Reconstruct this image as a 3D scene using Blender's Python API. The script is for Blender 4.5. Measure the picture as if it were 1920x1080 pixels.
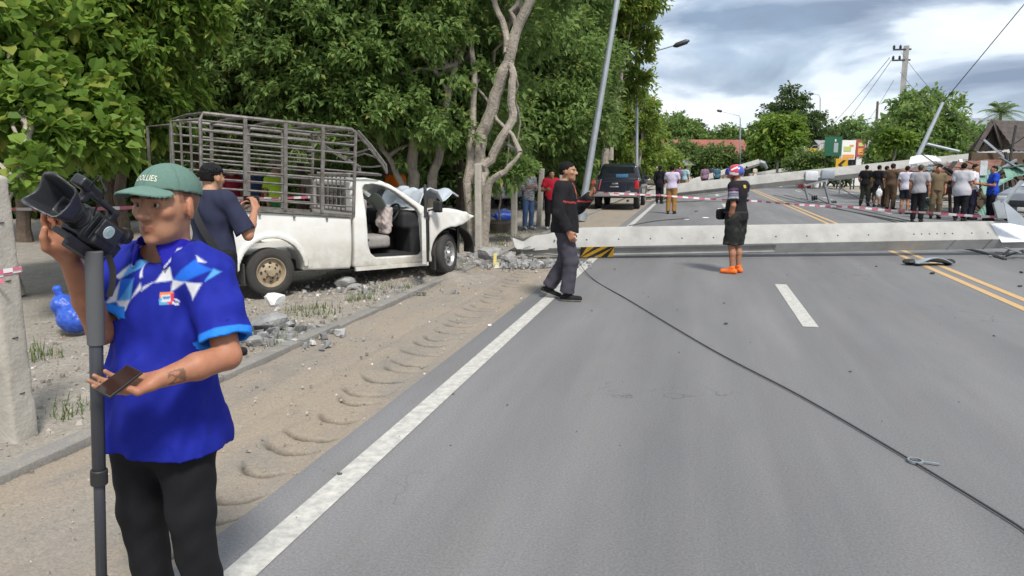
import bpy, bmesh, math, random
import numpy as np
from mathutils import Vector, Matrix

# ------------------------------------------------------------------ camera, sky, sun, exposure
for o in list(bpy.data.objects):
    bpy.data.objects.remove(o)
SC = bpy.context.scene
COL = SC.collection
FPX, CAMH, YAW = 1387.0, 1.68, math.radians(13.84)
PITCH = math.atan(228 / FPX)
cam_d = bpy.data.cameras.new('camera')
cam_d.sensor_width = 36.0
cam_d.lens = 36.0 * FPX / 1920.0
cam_d.clip_start = 0.05
cam_d.clip_end = 3000
cam = bpy.data.objects.new('camera', cam_d)
COL.objects.link(cam)
cam.location = (0, 0, CAMH)
cam.rotation_euler = (math.pi / 2 - PITCH, 0, YAW)
cam_d.dof.use_dof = True
cam_d.dof.focus_distance = 3.4
cam_d.dof.aperture_fstop = 16.0
SC.camera = cam

SUN_EL, SUN_AZ = math.radians(54), math.radians(146)     # azimuth clockwise from +Y (along the road)
W = bpy.data.worlds.new('World')
SC.world = W
W.use_nodes = True
nt = W.node_tree
for n in list(nt.nodes):
    nt.nodes.remove(n)
def wn(t, **kw):
    n = nt.nodes.new(t)
    for k, v in kw.items():
        setattr(n, k, v)
    return n
wout = wn('ShaderNodeOutputWorld')
sky = wn('ShaderNodeTexSky', sky_type='NISHITA', sun_disc=False, sun_elevation=SUN_EL, sun_rotation=SUN_AZ)
sky.air_density, sky.dust_density = 1.0, 1.5
bg_sky = wn('ShaderNodeBackground'); bg_sky.inputs[1].default_value = 0.11
nt.links.new(sky.outputs[0], bg_sky.inputs[0])
tc = wn('ShaderNodeTexCoord')
sep = wn('ShaderNodeSeparateXYZ'); nt.links.new(tc.outputs['Generated'], sep.inputs[0])
def wmath(op, a, b=None, c=None):
    n = wn('ShaderNodeMath', operation=op)
    for i, v in enumerate((a, b, c)):
        if v is None: continue
        if isinstance(v, (int, float)): n.inputs[i].default_value = v
        else: nt.links.new(v, n.inputs[i])
    return n.outputs[0]
cxy = wn('ShaderNodeCombineXYZ')
nt.links.new(sep.outputs[0], cxy.inputs[0]); nt.links.new(sep.outputs[1], cxy.inputs[1])
nt.links.new(wmath('MULTIPLY', wmath('MAXIMUM', sep.outputs[2], -0.02), 2.9), cxy.inputs[2])
def wnoise(scale, detail, rough, off):
    mp = wn('ShaderNodeMapping'); nt.links.new(cxy.outputs[0], mp.inputs[0]); mp.inputs['Location'].default_value = off
    n = wn('ShaderNodeTexNoise'); nt.links.new(mp.outputs[0], n.inputs['Vector'])
    n.inputs['Scale'].default_value = scale; n.inputs['Detail'].default_value = detail
    n.inputs['Roughness'].default_value = rough; n.inputs['Distortion'].default_value = 0.35
    return n.outputs['Fac']
def wramp(fac, stops):
    r = wn('ShaderNodeValToRGB'); nt.links.new(fac, r.inputs[0])
    e = r.color_ramp.elements
    while len(e) < len(stops): e.new(0.5)
    for el, (p, c) in zip(e, stops):
        el.position = p; el.color = (*c, 1)
    return r.outputs[0]
thick = wnoise(4.2, 7, 0.50, (0.0, 0.0, 0.0))
cloud_col = wramp(thick, [(0.42, (0.93, 0.965, 1.0)), (0.51, (0.80, 0.88, 0.97)), (0.57, (0.46, 0.55, 0.68)), (0.66, (0.25, 0.32, 0.44))])
gap = wramp(wnoise(3.0, 5, 0.55, (1.7, 7.1, 3.0)), [(0.30, (0.62,) * 3), (0.48, (0.98,) * 3)])
bg_cl = wn('ShaderNodeBackground'); nt.links.new(cloud_col, bg_cl.inputs[0]); bg_cl.inputs[1].default_value = 0.70
mixw = wn('ShaderNodeMixShader')
nt.links.new(gap, mixw.inputs[0]); nt.links.new(bg_sky.outputs[0], mixw.inputs[1]); nt.links.new(bg_cl.outputs[0], mixw.inputs[2])
nt.links.new(mixw.outputs[0], wout.inputs[0])

sun_d = bpy.data.lights.new('sun', 'SUN')
sun_d.energy = 2.7
sun_d.angle = math.radians(11)
sun_d.color = (1.0, 0.95, 0.87)
sun = bpy.data.objects.new('sun', sun_d)
COL.objects.link(sun)
_sd = Vector((math.sin(SUN_AZ) * math.cos(SUN_EL), math.cos(SUN_AZ) * math.cos(SUN_EL), math.sin(SUN_EL)))
sun.rotation_euler = _sd.to_track_quat('Z', 'Y').to_euler()
sun.location = (0, 0, 30)

SC.view_settings.view_transform = 'Standard'
SC.view_settings.look = 'None'
SC.view_settings.gamma = 1
SC.view_settings.use_curve_mapping = False
SC.view_settings.exposure = 0.72
SC.cycles.max_bounces = 6
SC.cycles.transparent_max_bounces = 12

# ------------------------------------------------------------------ places: the photograph's pixels to metres
CA, SA = math.cos(YAW), math.sin(YAW)
def w2(x, d, z=0.0):
    """x right / d ahead of the camera -> world (X across the road, Y along it)"""
    return np.array([x * CA - d * SA, x * SA + d * CA, z])
def _ray(px, py):
    x, y = (px - 960) / FPX, -(py - 540) / FPX
    return x, math.cos(PITCH) + y * math.sin(PITCH), -math.sin(PITCH) + y * math.cos(PITCH)
def G(px, py, z=0.0):
    x, d, v = _ray(px, py); t = (z - CAMH) / v
    return w2(x * t, d * t, z)
def P(px, py, D):
    x, d, v = _ray(px, py); t = D / d
    return w2(x * t, D, CAMH + v * t)
def F(px, D, z=0.0):
    """a point at height z, D metres ahead, in the picture column px (on the horizon)"""
    x, d, v = _ray(px, 312); return w2(x * D / d, D, z)
# ------------------------------------------------------------------ materials
MATS = {}
def mat(name, col=(0.5, 0.5, 0.5), rough=0.6, metal=0.0, ns=None, na=0.2, bump=None, spec=0.5, coat=0.0, attr=False,
        trans=0.0, alpha=1.0, transm=0.0, col2=None, emit=None, rn=0.0):
    if name in MATS: return MATS[name]
    m = bpy.data.materials.new(name); MATS[name] = m
    m.use_nodes = True
    t = m.node_tree; b = t.nodes['Principled BSDF']; L = t.links.new
    b.inputs['Roughness'].default_value = rough
    b.inputs['Metallic'].default_value = metal
    b.inputs['Specular IOR Level'].default_value = spec
    b.inputs['Coat Weight'].default_value = coat
    b.inputs['Transmission Weight'].default_value = transm
    b.inputs['Alpha'].default_value = alpha
    b.inputs['Base Color'].default_value = (*col, 1)
    src = None
    if attr:
        a = t.nodes.new('ShaderNodeAttribute'); a.attribute_name = 'Col'; src = a.outputs['Color']
    tcn = t.nodes.new('ShaderNodeTexCoord')
    if ns:
        n = t.nodes.new('ShaderNodeTexNoise'); L(tcn.outputs['Object'], n.inputs['Vector'])
        n.inputs['Scale'].default_value = ns; n.inputs['Detail'].default_value = 6; n.inputs['Roughness'].default_value = 0.65
        mx = t.nodes.new('ShaderNodeMix'); mx.data_type = 'RGBA'
        rr = t.nodes.new('ShaderNodeMapRange'); L(n.outputs['Fac'], rr.inputs[0])
        rr.inputs[1].default_value = 0.32; rr.inputs[2].default_value = 0.68
        L(rr.outputs[0], mx.inputs[0])
        if src is not None:
            d = t.nodes.new('ShaderNodeMix'); d.data_type = 'RGBA'; d.blend_type = 'MULTIPLY'; d.inputs[0].default_value = 1
            L(src, d.inputs[6]); d.inputs[7].default_value = (1 - na,) * 3 + (1,)
            L(d.outputs[2], mx.inputs[6]); L(src, mx.inputs[7])
        else:
            c2 = col2 if col2 else tuple(c * (1 - na) for c in col)
            mx.inputs[6].default_value = (*c2, 1); mx.inputs[7].default_value = (*col, 1)
        src = mx.outputs[2]
        if rn:
            r2 = t.nodes.new('ShaderNodeMapRange'); L(n.outputs['Fac'], r2.inputs[0])
            r2.inputs[3].default_value = rough - rn; r2.inputs[4].default_value = rough + rn
            L(r2.outputs[0], b.inputs['Roughness'])
    if src is not None: L(src, b.inputs['Base Color'])
    if bump:
        n2 = t.nodes.new('ShaderNodeTexNoise'); L(tcn.outputs['Object'], n2.inputs['Vector'])
        n2.inputs['Scale'].default_value = bump[0]; n2.inputs['Detail'].default_value = 5
        bp = t.nodes.new('ShaderNodeBump'); bp.inputs['Strength'].default_value = bump[1]; bp.inputs['Distance'].default_value = bump[2] if len(bump) > 2 else 0.01
        L(n2.outputs['Fac'], bp.inputs['Height']); L(bp.outputs[0], b.inputs['Normal'])
    if emit:
        b.inputs['Emission Color'].default_value = (*emit[0], 1); b.inputs['Emission Strength'].default_value = emit[1]
    return m

def leaf_mat(name, c1, c2, c3=None, trans=0.42, third=0.93):
    """leaves whose colour differs from leaf to leaf"""
    m = bpy.data.materials.new(name); MATS[name] = m
    m.use_nodes = True
    t = m.node_tree; L = t.links.new
    b = t.nodes['Principled BSDF']; out = t.nodes['Material Output']
    g = t.nodes.new('ShaderNodeNewGeometry')
    r = t.nodes.new('ShaderNodeValToRGB'); L(g.outputs['Random Per Island'], r.inputs[0])
    e = r.color_ramp.elements
    e[0].color = (*c1, 1); e[1].color = (*c2, 1); e[1].position = third - 0.03
    if c3:
        k = e.new(third + 0.02); k.color = (*c3, 1)
    L(r.outputs[0], b.inputs['Base Color'])
    b.inputs['Roughness'].default_value = 0.55
    b.inputs['Specular IOR Level'].default_value = 0.22
    tr = t.nodes.new('ShaderNodeBsdfTranslucent')
    hs = t.nodes.new('ShaderNodeHueSaturation'); hs.inputs['Value'].default_value = 1.6; hs.inputs['Hue'].default_value = 0.485
    L(r.outputs[0], hs.inputs['Color']); L(hs.outputs[0], tr.inputs[0])
    mx = t.nodes.new('ShaderNodeMixShader'); mx.inputs[0].default_value = trans
    L(b.outputs[0], mx.inputs[1]); L(tr.outputs[0], mx.inputs[2]); L(mx.outputs[0], out.inputs[0])
    return m

# ------------------------------------------------------------------ objects
def tag(o, label=None, cat=None, group=None, kind=None):
    if label: o['label'] = label
    if cat: o['category'] = cat
    if group: o['group'] = group
    if kind: o['kind'] = kind
    return o
def link(name, me, parent=None, loc=None, rot=None):
    o = bpy.data.objects.new(name, me); COL.objects.link(o)
    if parent is not None: o.parent = parent
    if loc is not None: o.location = tuple(float(v) for v in loc)
    if rot is not None: o.rotation_euler = rot
    return o
def empty(name, label, cat, loc=(0, 0, 0), rz=0.0, group=None):
    o = link(name, None, None, loc, (0, 0, rz)); o.empty_display_size = 0.2
    return tag(o, label, cat, group)
def fast_mesh(name, V, Q=None, T=None, mats=(), smooth=True, col=None, mi=None):
    me = bpy.data.meshes.new(name)
    V = np.asarray(V, np.float32); nq = 0 if Q is None else len(Q); ntr = 0 if T is None else len(T)
    me.vertices.add(len(V)); me.vertices.foreach_set('co', V.ravel())
    idx = np.concatenate([np.asarray(a, np.int32).ravel() for a in (Q, T) if a is not None and len(a)])
    me.loops.add(len(idx)); me.loops.foreach_set('vertex_index', idx)
    tot = np.concatenate([np.full(nq, 4, np.int32), np.full(ntr, 3, np.int32)])
    st = np.concatenate([[0], np.cumsum(tot)[:-1]]).astype(np.int32)
    me.polygons.add(nq + ntr); me.polygons.foreach_set('loop_start', st); me.polygons.foreach_set('loop_total', tot)
    me.polygons.foreach_set('use_smooth', np.full(nq + ntr, smooth, bool))
    for m in mats: me.materials.append(m)
    if mi is not None: me.polygons.foreach_set('material_index', np.asarray(mi, np.int32))
    me.update(calc_edges=True)
    if col is not None:
        a = me.color_attributes.new('Col', 'FLOAT_COLOR', 'POINT')
        c = np.ones((len(V), 4), np.float32); c[:, :3] = col
        a.data.foreach_set('color', c.ravel())
    return me

def frame(d, up=(0, 0, 1)):
    d = np.asarray(d, float); d = d / (np.linalg.norm(d) + 1e-12)
    u = np.asarray(up, float)
    if abs(d @ u) > 0.98: u = np.array([1.0, 0, 0])
    s = np.cross(d, u); s /= np.linalg.norm(s)
    return d, s, np.cross(s, d)

class MB:
    """collects simple shapes into one mesh"""
    def __init__(self): self.V = []; self.F = []; self.MI = []; self.m = 0
    def add(self, vs, fs):
        b = len(self.V); self.V += [tuple(float(c) for c in v) for v in vs]
        self.F += [tuple(b + i for i in f) for f in fs]; self.MI += [self.m] * len(fs); return self
    def box(self, c, s, R=None, bev=0.0):
        c = np.asarray(c, float); h = np.asarray(s, float) / 2
        if bev <= 0:
            vs = [np.array([x, y, z]) * h for x in (-1, 1) for y in (-1, 1) for z in (-1, 1)]
            fs = [(0, 1, 3, 2), (4, 6, 7, 5), (0, 4, 5, 1), (2, 3, 7, 6), (0, 2, 6, 4), (1, 5, 7, 3)]
        else:
            bm = bmesh.new(); bmesh.ops.create_cube(bm, size=1)
            for v in bm.verts: v.co = Vector([v.co[i] * 2 * h[i] for i in range(3)])
            bmesh.ops.bevel(bm, geom=list(bm.edges), offset=bev, segments=2, affect='EDGES', profile=0.6)
            bm.verts.index_update()
            vs = [np.array(v.co) for v in bm.verts]; fs = [tuple(v.index for v in f.verts) for f in bm.faces]; bm.free()
        if R is not None: vs = [np.asarray(R) @ v for v in vs]
        return self.add([v + c for v in vs], fs)
    def tube(self, pts, r, n=8, cap=True, sx=1.0):
        pts = [np.asarray(p, float) for p in pts]; N = len(pts)
        rs = r if isinstance(r, (list, tuple, np.ndarray)) else [r] * N
        vs = []; prev = None
        for i, p in enumerate(pts):
            d = pts[min(i + 1, N - 1)] - pts[max(i - 1, 0)]
            if prev is None:
                d, s, u = frame(d)
            else:
                d = d / (np.linalg.norm(d) + 1e-12); s = prev - d * (prev @ d); s /= np.linalg.norm(s) + 1e-12; u = np.cross(s, d)
            prev = s
            for k in range(n):
                a = 2 * math.pi * k / n
                vs.append(p + rs[i] * (math.cos(a) * s * sx + math.sin(a) * u))
        fs = [(i * n + k, i * n + (k + 1) % n, (i + 1) * n + (k + 1) % n, (i + 1) * n + k) for i in range(N - 1) for k in range(n)]
        if cap: fs += [tuple(range(n - 1, -1, -1)), tuple((N - 1) * n + k for k in range(n))]
        return self.add(vs, fs)
    def bar(self, a, b, w, h, up=(0, 0, 1)):
        a = np.asarray(a, float); b = np.asarray(b, float); d, s, u = frame(b - a, up)
        vs = [p + s * (x * w / 2) + u * (y * h / 2) for p in (a, b) for x, y in ((-1, -1), (1, -1), (1, 1), (-1, 1))]
        return self.add(vs, [(3, 2, 1, 0), (4, 5, 6, 7), (0, 1, 5, 4), (1, 2, 6, 5), (2, 3, 7, 6), (3, 0, 4, 7)])
    def lathe(self, prof, n=32, o=(0, 0, 0), ax=(0, 0, 1), closed=False):
        d, s, u = frame(ax); o = np.asarray(o, float); vs = []; m = len(prof)
        for r, z in prof:
            for k in range(n):
                a = 2 * math.pi * k / n
                vs.append(o + d * z + (s * math.cos(a) + u * math.sin(a)) * r)
        rng = range(m) if closed else range(m - 1)
        fs = [(i * n + k, i * n + (k + 1) % n, ((i + 1) % m) * n + (k + 1) % n, ((i + 1) % m) * n + k) for i in rng for k in range(n)]
        return self.add(vs, fs)
    def prism(self, poly, o, ex, ey, t):
        """polygon in the plane (ex, ey) through o, thickness t along ex x ey"""
        o, ex, ey = (np.asarray(v, float) for v in (o, ex, ey)); n = np.cross(ex, ey); n /= np.linalg.norm(n)
        k = len(poly)
        vs = [o + ex * a + ey * b for a, b in poly] + [o + ex * a + ey * b + n * t for a, b in poly]
        fs = [tuple(range(k - 1, -1, -1)), tuple(range(k, 2 * k))] + [(i, (i + 1) % k, k + (i + 1) % k, k + i) for i in range(k)]
        return self.add(vs, fs)
    def sheet(self, fn, nu, nv, t=0.0):
        """grid fn(u,v)->point, with thickness t"""
        g = np.array([[fn(i / nu, j / nv) for j in range(nv + 1)] for i in range(nu + 1)], float)
        ids = lambda i, j: i * (nv + 1) + j
        fs = [(ids(i, j), ids(i + 1, j), ids(i + 1, j + 1), ids(i, j + 1)) for i in range(nu) for j in range(nv)]
        if t <= 0: return self.add(g.reshape(-1, 3), fs)
        du = np.gradient(g, axis=0); dv = np.gradient(g, axis=1); nn = np.cross(du, dv); nn /= np.linalg.norm(nn, axis=2, keepdims=True) + 1e-9
        top = g + nn * t / 2; bot = g - nn * t / 2; M = (nu + 1) * (nv + 1)
        F2 = fs + [tuple(M + i for i in reversed(f)) for f in fs]
        ring = [ids(i, 0) for i in range(nu + 1)] + [ids(nu, j) for j in range(1, nv + 1)] + [ids(i, nv) for i in range(nu - 1, -1, -1)] + [ids(0, j) for j in range(nv - 1, 0, -1)]
        F2 += [(ring[(i + 1) % len(ring)], ring[i], M + ring[i], M + ring[(i + 1) % len(ring)]) for i in range(len(ring))]
        return self.add(np.concatenate([top.reshape(-1, 3), bot.reshape(-1, 3)]), F2)
    def rock(self, c, r, rng, sub=2, jag=0.35):
        bm = bmesh.new(); bmesh.ops.create_icosphere(bm, subdivisions=sub, radius=1)
        ph = [rng.uniform(0, 6.3) for _ in range(6)]; r = np.asarray(r, float) * np.ones(3)
        planes = []
        for _ in range(7):
            v = np.array([rng.gauss(0, 1) for _ in range(3)]); planes.append((v / np.linalg.norm(v), rng.uniform(0.55, 0.85)))
        vs = []
        for v in bm.verts:
            p = np.array(v.co)
            for n_, d_ in planes:
                q = p @ n_
                if q > d_: p = p - n_ * (q - d_)
            p = p * (1 + jag * 0.3 * math.sin(5 * p[0] + ph[0]) * math.sin(6 * p[1] + ph[1]) * math.sin(5 * p[2] + ph[2]))
            vs.append(np.asarray(c) + p * r)
        bm.verts.index_update()
        fs = [tuple(v.index for v in f.verts) for f in bm.faces]; bm.free()
        return self.add(vs, fs)
    def mesh(self, name, m, smooth=False, ang=None):
        me = bpy.data.meshes.new(name); me.from_pydata(self.V, [], self.F)
        for x in (m if isinstance(m, (list, tuple)) else [m]): me.materials.append(x)
        if any(self.MI): me.polygons.foreach_set('material_index', self.MI)
        if smooth:
            me.polygons.foreach_set('use_smooth', [True] * len(me.polygons))
        me.update()
        if smooth: me.set_sharp_from_angle(angle=math.radians(ang if ang else 38))
        return me
    def build(self, name, m, parent=None, smooth=False, loc=None, rot=None, ang=None):
        return link(name, self.mesh(name, m, smooth, ang), parent, loc, rot)

# ------------------------------------------------------------------ solid shapes from distance fields
def s_rc(a, b, r1, r2=None, clip=None):
    a = np.asarray(a, np.float32); b = np.asarray(b, np.float32); r2 = r1 if r2 is None else r2; ba = b - a; L2 = float(ba @ ba) + 1e-9
    def f(p):
        q = p - a; h = np.clip(q @ ba / L2, 0, 1); d = np.linalg.norm(q - h[:, None] * ba, axis=1) - (r1 + (r2 - r1) * h)
        if clip is not None:
            for cp, cn in clip: d = np.maximum(d, (p - np.asarray(cp, np.float32)) @ np.asarray(cn, np.float32))
        return d
    f.bs = ((a + b) / 2, math.sqrt(L2) / 2 + max(r1, r2))
    return f
def s_ell(c, r, R=None):
    c = np.asarray(c, np.float32); r = np.asarray(r, np.float32)
    R = None if R is None else np.asarray(R, np.float32)
    def f(p):
        q = p - c
        if R is not None: q = q @ R
        k0 = np.linalg.norm(q / r, axis=1); k1 = np.linalg.norm(q / (r * r), axis=1) + 1e-9
        return np.where(k0 < 1e-4, -r.min(), k0 * (k0 - 1) / k1)
    f.bs = (c, float(r.max()))
    return f
def s_box(c, h, r=0.01, R=None):
    c = np.asarray(c, np.float32); h = np.asarray(h, np.float32) - r; R = None if R is None else np.asarray(R, np.float32)
    def f(p):
        q = p - c
        if R is not None: q = q @ R
        q = np.abs(q) - h
        return np.linalg.norm(np.maximum(q, 0), axis=1) + np.minimum(q.max(axis=1), 0) - r
    return f
def s_plane(pt, n):
    pt = np.asarray(pt, np.float32); n = np.asarray(n, np.float32); n = n / np.linalg.norm(n)
    return lambda p: (p - pt) @ n
def s_cyl(c, ax, r, h):
    c = np.asarray(c, np.float32); ax = np.asarray(ax, np.float32); ax = ax / np.linalg.norm(ax)
    def f(p):
        q = p - c; z = q @ ax; rad = np.linalg.norm(q - z[:, None] * ax, axis=1)
        return np.maximum(rad - r, np.abs(z) - h)
    return f
def sd_poly(pts, a, b):
    """signed distance of (a,b) to a polygon"""
    pts = np.asarray(pts, np.float32); n = len(pts)
    d = np.full(len(a), 1e9, np.float32); s = np.ones(len(a), np.float32)
    j = n - 1
    for i in range(n):
        ex, ey = pts[j] - pts[i]; wx, wy = a - pts[i][0], b - pts[i][1]
        h = np.clip((wx * ex + wy * ey) / (ex * ex + ey * ey + 1e-9), 0, 1)
        d = np.minimum(d, (wx - ex * h) ** 2 + (wy - ey * h) ** 2)
        c1 = b >= pts[i][1]; c2 = b < pts[j][1]; c3 = ex * wy > ey * wx
        s = np.where((c1 & c2 & c3) | (~c1 & ~c2 & ~c3), -s, s); j = i
    return s * np.sqrt(d)
def smin(a, b, k):
    if k <= 0: return np.minimum(a, b)
    h = np.clip(0.5 + 0.5 * (b - a) / k, 0, 1)
    return b * (1 - h) + a * h - k * h * (1 - h)
def smax(a, b, k): return -smin(-a, -b, k)
def union(prims, k=0.02):
    def f(p):
        d = None; mn, mx = p.min(0), p.max(0)
        for q in prims:
            fn, kk = q if isinstance(q, tuple) else (q, k)
            if CULL[0] and hasattr(fn, 'bs'):
                c, r = fn.bs; g_ = np.maximum(np.maximum(mn - c, c - mx), 0)
                if math.sqrt(float(g_ @ g_)) - r > CULL[0] + kk: continue
            v = fn(p); d = v if d is None else smin(d, v, kk)
        return np.full(len(p), CULL[0], np.float32) if d is None else d
    return f
CULL = [0.0]
def blockwise(fn, pts, H):
    """evaluate in compact blocks so that far shapes can be left out"""
    bsz = max(0.2, 5 * H); b = np.floor((pts - pts.min(0)) / bsz).astype(np.int64); key = (b[:, 0] * 4096 + b[:, 1]) * 4096 + b[:, 2]
    o = np.argsort(key, kind='stable'); cut = np.flatnonzero(np.diff(key[o])) + 1; out = np.empty(len(pts), np.float32)
    for ix in np.split(o, cut): out[ix] = fn(pts[ix])
    return out
def wr(p, s, seed=0.0):
    """cheap wavy noise in about -1..1"""
    x, y, z = p[:, 0] * s, p[:, 1] * s, p[:, 2] * s
    a = np.sin(x * 1.3 + 1.7 * np.sin(z * 0.9 + seed) + seed) * np.sin(y * 1.1 + 1.3 * np.sin(x * 0.7 + seed * 2) + 1)
    b = np.sin(z * 1.9 + 1.5 * np.sin(y * 1.7 + seed) + 2 * seed) * np.sin(x * 2.3 + z * 0.8 + seed * 3)
    return 0.6 * a + 0.4 * b
CORN = np.array([[i, j, k] for i in (0, 1) for j in (0, 1) for k in (0, 1)])
EDG = [(a, b) for a in range(8) for b in range(a + 1, 8) if np.abs(CORN[a] - CORN[b]).sum() == 1]
def polygonise(fn, lo, hi, h):
    lo = np.asarray(lo, np.float32) - 3 * h; hi = np.asarray(hi, np.float32) + 3 * h
    K = 4; H = h * K
    nc = np.ceil((hi - lo) / H).astype(int) + 1
    ax = [lo[i] + H * (np.arange(nc[i]) + 0.5 - 0.5 / K) for i in range(3)]
    C = np.stack(np.meshgrid(*ax, indexing='ij'), -1).reshape(-1, 3).astype(np.float32)
    CULL[0] = 4 * H
    dc = blockwise(fn, C, H).reshape(nc)
    act = np.abs(dc) < H * 1.35
    Fv = np.repeat(np.repeat(np.repeat(dc, K, 0), K, 1), K, 2).astype(np.float32)
    A = np.argwhere(np.repeat(np.repeat(np.repeat(act, K, 0), K, 1), K, 2)).astype(np.int32)
    pts = lo + A * np.float32(h)
    val = blockwise(fn, pts.astype(np.float32), H)
    CULL[0] = 0.0
    Fv[A[:, 0], A[:, 1], A[:, 2]] = val
    S = Fv < 0
    n = np.array(Fv.shape)
    cnt = np.zeros(n - 1, np.int8)
    for c in CORN: cnt += S[c[0]:n[0] - 1 + c[0], c[1]:n[1] - 1 + c[1], c[2]:n[2] - 1 + c[2]]
    cells = np.argwhere((cnt > 0) & (cnt < 8))
    cv = np.stack([Fv[cells[:, 0] + c[0], cells[:, 1] + c[1], cells[:, 2] + c[2]] for c in CORN], 1)
    acc = np.zeros((len(cells), 3)); num = np.zeros(len(cells))
    for a, b in EDG:
        va, vb = cv[:, a], cv[:, b]; x = (va < 0) != (vb < 0)
        t = np.where(x, va / np.where(x, va - vb, 1), 0)
        acc += np.where(x[:, None], CORN[a] + t[:, None] * (CORN[b] - CORN[a]), 0); num += x
    V = lo + (cells + acc / num[:, None]) * h
    idm = np.full(n - 1, -1, np.int32); idm[cells[:, 0], cells[:, 1], cells[:, 2]] = np.arange(len(cells))
    Q = []
    for axx in range(3):
        o1, o2 = (axx + 1) % 3, (axx + 2) % 3
        sl = [slice(None)] * 3; sl2 = [slice(None)] * 3
        sl[axx] = slice(0, -1); sl2[axx] = slice(1, None)
        e = np.argwhere(S[tuple(sl)] != S[tuple(sl2)])
        ok = (e[:, o1] > 0) & (e[:, o2] > 0) & (e[:, o1] < n[o1] - 1) & (e[:, o2] < n[o2] - 1); e = e[ok]
        ins = S[e[:, 0], e[:, 1], e[:, 2]]
        def cid(d1, d2):
            q = e.copy(); q[:, o1] += d1; q[:, o2] += d2
            return idm[q[:, 0], q[:, 1], q[:, 2]]
        q4 = np.stack([cid(-1, -1), cid(0, -1), cid(0, 0), cid(-1, 0)], 1)
        q4[~ins] = q4[~ins][:, ::-1]
        Q.append(q4)
    Q = np.concatenate(Q); Q = Q[(Q >= 0).all(1)]
    return V.astype(np.float32), Q
def blob(name, fn, lo, hi, h, m, parent=None, col=None, smooth=True, loc=None, rot=None):
    V, Q = polygonise(fn, lo, hi, h)
    c = None if col is None else col(V)
    return link(name, fast_mesh(name, V, Q, None, [m], smooth, c), parent, loc, rot)
def rotz(a): c, s = math.cos(a), math.sin(a); return np.array([[c, -s, 0], [s, c, 0], [0, 0, 1]])
def rotx(a): c, s = math.cos(a), math.sin(a); return np.array([[1, 0, 0], [0, c, -s], [0, s, c]])
def roty(a): c, s = math.cos(a), math.sin(a); return np.array([[c, 0, s], [0, 1, 0], [-s, 0, c]])
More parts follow.
